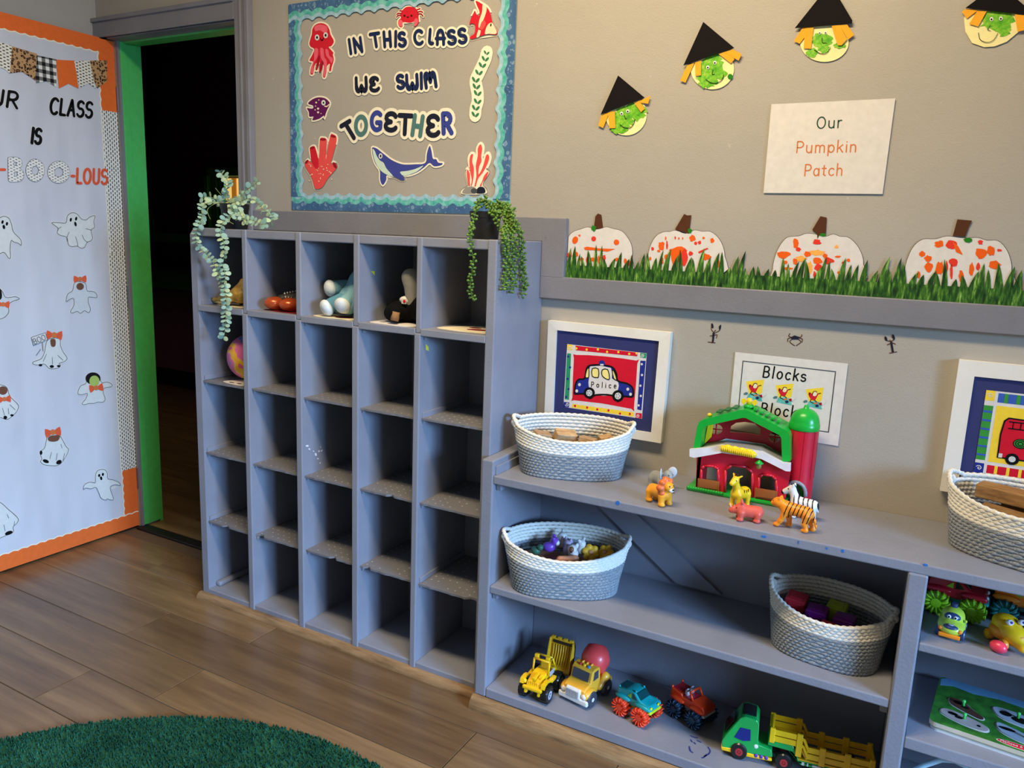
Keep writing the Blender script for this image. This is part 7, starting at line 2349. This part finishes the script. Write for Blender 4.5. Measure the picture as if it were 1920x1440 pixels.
for v_ in V1:
    stm.tube([p-Vector(eu.location) for p in v_], .0011, 5)
    acc, nxt = 0, .006
    for a, b2 in zip(v_[:-1], v_[1:]):
        L = (b2-a).length
        while acc+L > nxt and nleaf < 296:
            t = (nxt-acc)/L
            p = a.lerp(b2, t)
            d_ = (b2-a).normalized()
            az = rnd.uniform(0, math.pi)
            side = d_.cross(Vector((math.sin(az), -abs(math.cos(az)), .3)))
            side.normalize()
            for sg_ in (-1, 1):
                x_ax = (side*sg_+d_*.35+Vector((rnd.uniform(-.25, .25), rnd.uniform(-.4, .1), rnd.uniform(-.25, .25)))).normalized()
                nrm = (Vector((.25, -1, .45))+Vector((rnd.uniform(-.7, .7), rnd.uniform(-.4, .4), rnd.uniform(-.7, .7)))).normalized()
                y_ax = nrm.cross(x_ax).normalized()
                z_ax = x_ax.cross(y_ax)
                s_ = rnd.uniform(.013, .021)
                o = bpy.data.objects.new('leaf', rnd.choice(LM))
                COL.objects.link(o)
                o.parent = eu
                q = p-Vector(eu.location)
                o.matrix_local = Matrix(((x_ax.x*s_, y_ax.x*s_, z_ax.x*s_, q.x), (x_ax.y*s_, y_ax.y*s_, z_ax.y*s_, q.y), (x_ax.z*s_, y_ax.z*s_, z_ax.z*s_, q.z), (0, 0, 0, 1)))
                nleaf += 1
            nxt += rnd.uniform(.0125, .0155)
        acc += L
stm.build('stems', 'euca_stem', eu, True)

sp = thing('string_plant', 'trailing bright green bead plant in black pot on cubby top', 'plant', (-1.106, 1.862, CT))
pot(sp, .043, .074)
g5 = zm(700, 340, 5.333)
XS = -.982
def vine2(pts):
    out = []
    for x, y, k, d in pts:
        u, v = g5([(x, y)])[0]
        out.append(tuple(on(u, v, k, d)))
    return [Vector(p) for p in cr(out, 8, False)]
Y, X = 1, 0
V2 = [vine2(v_) for v_ in (
    [(1110, 250, Y, 1.86), (1060, 195, Y, 1.84), (1030, 280, Y, 1.80), (1000, 400, Y, 1.77), (975, 520, Y, YV), (970, 620, Y, YV), (990, 720, Y, YV), (1000, 830, Y, YV), (980, 950, Y, YV), (970, 1060, Y, YV), (990, 1160, Y, YV), (1010, 1200, Y, YV)],
    [(1180, 260, Y, 1.86), (1250, 220, Y, 1.85), (1320, 300, Y, 1.84), (1340, 420, Y, 1.83), (1330, 540, X, XS), (1325, 700, X, XS), (1330, 850, X, XS), (1315, 980, X, XS), (1300, 1090, X, XS)],
    [(1200, 280, Y, 1.86), (1290, 250, Y, 1.85), (1375, 370, Y, 1.85), (1390, 520, X, XS), (1375, 650, X, XS), (1385, 800, X, XS), (1380, 950, X, XS), (1370, 1120, X, XS)],
    [(1240, 230, Y, 1.87), (1350, 260, Y, 1.87), (1415, 400, X, XS), (1470, 520, X, XS+.006), (1490, 650, X, XS), (1500, 800, X, XS), (1490, 950, X, XS), (1510, 1080, X, XS), (1480, 1160, X, XS)],
    [(1200, 300, Y, 1.83), (1240, 400, Y, 1.81), (1292, 500, Y, 1.81), (1310, 555, X, XS), (1318, 640, X, XS), (1345, 780, X, XS), (1350, 900, X, XS), (1330, 1060, X, XS)],
    [(1160, 270, Y, 1.85), (1115, 165, Y, 1.85), (1160, 240, Y, 1.83), (1190, 330, Y, 1.82)],
    [(1220, 250, Y, 1.87), (1330, 240, Y, 1.87), (1400, 290, Y, 1.87), (1432, 300, Y, 1.87)],
    [(1230, 260, Y, 1.84), (1300, 300, Y, 1.84), (1350, 430, Y, 1.83), (1400, 560, X, XS), (1420, 700, X, XS), (1410, 850, X, XS), (1420, 1000, X, XS), (1400, 1110, X, XS)],
    [(1240, 260, Y, 1.85), (1360, 330, Y, 1.85), (1430, 460, X, XS+.004), (1460, 600, X, XS+.003), (1475, 760, X, XS), (1500, 900, X, XS), (1520, 1000, X, XS), (1525, 1100, X, XS)],
    [(1190, 280, Y, 1.84), (1225, 330, Y, 1.82), (1260, 300, Y, 1.83), (1330, 380, Y, 1.83), (1340, 480, Y, 1.82)])]
for v_ in V2:
    mb = MB()
    base = Vector(sp.location)
    mb.tube([p-base for p in v_], .001, 5)
    acc, nxt = 0, .003
    k_ = 0
    for a, b2 in zip(v_[:-1], v_[1:]):
        L = (b2-a).length
        while acc+L > nxt:
            p = a.lerp(b2, (nxt-acc)/L)
            d_ = (b2-a).normalized()
            for q in range(2):
                az = k_*2.4
                k_ += 1
                o_ = (d_.cross(Vector((math.cos(az), math.sin(az), .2))).normalized()+Vector((0, -.15, .2))).normalized()
                c_ = p+o_*.006-base
                z_ax = o_
                x_ax = z_ax.orthogonal().normalized()
                y_ax = z_ax.cross(x_ax)
                mm = Matrix(((x_ax.x, y_ax.x, z_ax.x, c_.x), (x_ax.y, y_ax.y, z_ax.y, c_.y), (x_ax.z, y_ax.z, z_ax.z, c_.z), (0, 0, 0, 1)))
                r_ = rnd.uniform(.0032, .0043)
                mb.lathe([(1e-6, -.006), (r_*.55, -.003), (r_, .0015), (r_*.8, .004), (1e-6, .0055)], 7, mm)
            nxt += .0085
        acc += L
    o = mb.build('bead_strand', 'pearl_green', sp, True)
    o['kind'] = 'stuff'

# ------------------------------------------------------------------ things in the cubbies
R1, R2 = ROWZ[0], ROWZ[1]
def sheet(label, out, z, mat, marks=(), name='craft_paper'):
    A = np.array(out)
    root = thing(name, label, 'paper', (A[:, 0].mean(), A[:, 1].mean(), z))
    up = lambda u, v, q: Vector((u, v, z+q))
    MB().prism(cr(out, 4), up, 0, .0012, back=True).build('sheet', mat, root, world=True)
    for m_, mt in marks:
        MB().prism(m_, up, .0012, .0016).build('paint', mt, root, world=True)
ink('paper_manila', (234, 222, 188), .8)
ink('paper_maroon', (120, 26, 34), .7)
ink('paper_ochre', (196, 150, 60), .8)
sheet('cream craft paper with maroon marks in the end cubby', [(-1.215, 1.80), (-1.16, 1.775), (-1.08, 1.772), (-1.035, 1.79), (-1.035, 1.90), (-1.10, 1.93), (-1.17, 1.89)], R1, 'paper_manila', [(ell2(-1.10, 1.83, .035, .018, 10, 8), 'paper_maroon'), (ell2(-1.06, 1.875, .025, .015, 0, 8), 'paper_maroon'), (ell2(-1.13, 1.865, .02, .012, 0, 8), 'paper_maroon')])
sheet('cream and red craft leaf paper under blue plush elephant', [(-1.655, 1.775), (-1.60, 1.755), (-1.54, 1.76), (-1.49, 1.755), (-1.485, 1.84), (-1.55, 1.88), (-1.62, 1.84)], R1, 'paper_manila', [(ell2(-1.55, 1.80, .035, .022, 15, 8), 'paper_maroon'), (ell2(-1.60, 1.80, .018, .014, 0, 8), 'paper_ochre')])
sheet('pale printed paper under the black and white plush', [(-1.43, 1.765), (-1.36, 1.748), (-1.29, 1.75), (-1.265, 1.80), (-1.30, 1.87), (-1.40, 1.85)], R1, 'paper_white', [(ell2(-1.35, 1.77, .02, .006, 0, 8), 'ink_dark'), (ell2(-1.40, 1.79, .014, .005, 0, 8), 'ink_dark')])
sheet('dark red paper under the orange toy shoes', [(-1.885, 1.80), (-1.83, 1.775), (-1.76, 1.765), (-1.71, 1.775), (-1.705, 1.86), (-1.80, 1.87)], R1, 'paper_maroon')
sheet('manila paper under the golden toy', [(-2.09, 1.79), (-2.04, 1.77), (-1.96, 1.77), (-1.935, 1.80), (-1.94, 1.88), (-2.04, 1.86)], R1, 'paper_manila')
sheet('white paper with black spots under the painted ball', [(-2.06, 1.775), (-2.0, 1.757), (-1.95, 1.76), (-1.935, 1.80), (-1.95, 1.86), (-2.02, 1.84)], R2, 'paper_white', [(ell2(-2.02, 1.775, .012, .005, 0, 8), 'ink_black'), (ell2(-1.985, 1.775, .01, .005, 0, 8), 'ink_black'), (ell2(-1.96, 1.785, .008, .005, 0, 8), 'ink_black')])
# golden toy
M('toy_oldgold', (176, 140, 62), .45, var=.3, scale=60)
M('toy_bonepale', (230, 212, 150), .5)
gd = thing('golden_dinosaur_toy', 'golden brown toy dinosaur head peeking behind hanging eucalyptus', 'toy animal', (-2.03, 1.80, R1+.001), rad(184))
organic('body', [('c', (-.03, 0, .035), (.02, 0, .030), .026, .017), ('c', (.02, 0, .028), (.075, 0, .012), .016, .006), ('e', (.083, 0, .014), (.008, .009, .008)), ('c', (-.02, 0, .05), (-.045, .0, .082), .016, .008), ('c', (-.045, 0, .082), (-.06, 0, .05), .008, .010), ('c', (-.01, .022, .03), (-.005, .03, .008), .010, .008), ('c', (-.01, -.022, .03), (-.005, -.03, .008), .010, .008)], 'toy_oldgold', gd, .003, .01)
MB().tube([(.085, 0, .007), (.05, .006, .006), (.01, .012, .009)], [.004, .005, .005], 8).build('jaw', 'toy_bonepale', gd, True)
MB().ell((.02, .013, .040), .004).build('eye', 'ink_black', gd, True)
# orange shoes
M('shoe_orange', (196, 84, 40), .25, metal=.35)
M('shoe_dark', (40, 34, 36), .6)
def shoe(label, loc, rz):
    root = thing('toy_shoe', label, 'shoe', loc, rz, 'orange toy shoes')
    organic('toe', [('e', (.028, 0, .022), (.034, .027, .021)), ('c', (.02, 0, .018), (-.055, 0, .016), .019, .016)], 'shoe_orange', root, .003, .008)
    organic('upper', [('c', (.005, 0, .034), (-.055, 0, .042), .016, .020), ('e', (-.055, 0, .03), (.022, .022, .022))], 'shoe_dark', root, .003, .008)
    for i in range(6):
        MB().tube([(-.002-i*.009, -.017, .040), (-.004-i*.009, 0, .054+i*.0016), (-.002-i*.009, .017, .040)], .002, 6).build('lace', 'fig_white', root, True)
shoe('glossy orange toy shoe resting nearest the cubby wall', (-1.826, 1.822, R1+.0015), rad(-118))
shoe('glossy orange toy shoe with laces showing beside its pair', (-1.765, 1.824, R1+.0015), rad(-112))
# blue plush elephant
M('plush_blue', (134, 186, 204), .95, spec=.1, bump=.8, bscale=500)
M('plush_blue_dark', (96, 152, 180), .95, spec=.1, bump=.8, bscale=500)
M('plush_white', (226, 232, 230), .95, spec=.1, bump=.8, bscale=500)
M('plush_black', (16, 16, 18), .95, spec=.1, bump=.8, bscale=500)
M('plush_stone', (176, 172, 160), .95, spec=.1, bump=.8, bscale=500)
pe = thing('plush_elephant', 'light blue plush toy with white foot pads slumped in cubby', 'plush toy', (-1.575, 1.845, R1+.0015))
organic('body', [('e', (.025, .045, .085), (.055, .055, .065)), ('e', (.055, .05, .125), (.04, .04, .045)), ('c', (.0, .0, .06), (-.01, -.03, .03), .030, .024), ('c', (.04, -.01, .07), (.035, -.045, .035), .030, .026)], 'plush_blue', pe, .004, .02)
for a, b2, r_ in (((-.015, -.045, .040), (-.035, -.078, .020), .024), ((.035, -.05, .05), (.037, -.082, .032), .024), ((-.04, .0, .085), (-.06, -.035, .080), .024)):
    A_, B_ = Vector(a), Vector(b2)
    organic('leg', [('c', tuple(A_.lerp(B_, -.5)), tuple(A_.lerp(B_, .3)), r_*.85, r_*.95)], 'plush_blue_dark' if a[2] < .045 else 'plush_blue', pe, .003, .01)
    d_ = (B_-A_).normalized()
    mm = Matrix.Translation(B_.lerp(A_, .3)) @ d_.to_track_quat('Z', 'Y').to_matrix().to_4x4()
    MB().ell((0, 0, 0), (r_*1.1, r_*1.1, r_*.75), 18, 10, mm).build('foot_pad', 'plush_white', pe, True)
# black and white plush
pb = thing('plush_goose', 'black plush toy with pale neck and small red tag', 'plush toy', (-1.335, 1.84, R1+.0015))
organic('body', [('e', (-.03, .0, .032), (.05, .045, .032)), ('e', (.01, .02, .04), (.05, .05, .038)), ('c', (-.05, -.03, .025), (-.02, -.05, .03), .022, .022), ('e', (.05, -.01, .045), (.035, .04, .04))], 'plush_black', pb, .004, .015)
organic('neck', [('c', (.012, -.01, .06), (.014, -.015, .11), .020, .026), ('e', (.010, -.018, .132), (.028, .028, .026))], 'plush_stone', pb, .0035, .012)
MB().ell((-.005, -.02, .066), (.022, .015, .012)).build('chest_patch', 'plush_white', pb, True)
MB().box((.002, -.040, .064), (.016, .002, .014), 0).build('tag', 'paper_white', pb)
MB().ell((.004, -.0415, .064), (.005, .001, .005)).build('tag_logo', 'ink_red', pb, True)
MB().cyl((-.015, -.062, .008), (-.012, -.058, .034), .012, .013, n=14).build('beak', M('plush_tan', (150, 110, 70), .9), pb, True)
# painted ball
m, t, b = base_mat('ball_paint', .3, .5)
v = t.coord()
n = t.noise(v, 17, 2, .4)
t.lk(t.ramp(n, [(0, lin((60, 140, 190))), (.36, lin((60, 140, 190))), (.40, lin((226, 110, 170))), (.52, lin((232, 130, 180))), (.56, lin((246, 190, 40))), (.63, lin((246, 180, 30))), (.67, lin((222, 96, 150)))], 'CONSTANT'), b.inputs['Base Color'])
ba = thing('painted_ball', 'round pink, yellow and blue painted ball in cubby', 'ball', (-2.012, 1.852, R2+.0015))
MB().ell((0, 0, .078), .0775, 32, 20).build('shell', 'ball_paint', ba, True)
organic('knot', [('c', (.01, 0, .154), (.006, -.004, .166), .009, .005)], 'fig_lilac', ba, .002, .004)
# yellow corner stickers left on the dividers
for x, pts, lb in ((CX[3][1]-.0005, [(695, 508), (702.5, 508.5), (702, 516.5)], 'tiny yellow sticker scrap inside the upper black plush cubby'), (CX[4][1]-.0001, [(798, 645), (803, 650), (804, 658), (798.5, 656)], 'tiny yellow sticker scrap on divider of the last column')):
    AS = Art((x, 0, 0), (0, 1, 0), (0, 0, 1))
    mb = AS.poly(MB(), AS.px(pts), .0006, .0005)
    solo(mb, 'sticker_scrap', M('sticker_yellow', (250, 226, 60), .5), lb, 'sticker')
# blue paint dabs and marker scribble on the low shelf boards
M('dab_blue', (44, 110, 190), .4)
M('marker_blue', (40, 52, 130), .5)
FS = Art((0, YS+.0018, 0), (1, 0, 0), (0, 0, 1))
for c_, rx, ry in (((1158, 943), 4, 4), ((1735, 1059), 5, 2), ((1432, 1006), 5, 2.2), ((1497, 1017), 1.4, 3), ((1580, 1033), 3, 3), ((1550, 1028), 2, 2)):
    part(FS.poly(MB(), FS.px(ell2(c_[0], c_[1], rx, ry, 12, 10)), .0004, .0006), 'paint_dab', 'dab_blue', low)
FB = Art((0, 0, ZB), (1, 0, 0), (0, 1, 0))
mb = MB()
sc = zm(1120, 1240, 8)
for s_ in ([(1400, 1120), (1450, 1140), (1500, 1150)], [(1400, 1180), (1420, 1210)], [(1500, 1190), (1550, 1215)], [(1660, 1290), (1690, 1340), (1670, 1390), (1600, 1430)], [(1380, 1280), (1390, 1340), (1430, 1370)], [(1450, 1220), (1470, 1240)], [(1380, 1300), (1400, 1350)], [(1640, 1400), (1600, 1440), (1570, 1450)]):
    FB.stroke(mb, cr(FB.px(sc(s_)), 4, False), .0019, .0003)
part(mb, 'marker_scribble', 'marker_blue', low)
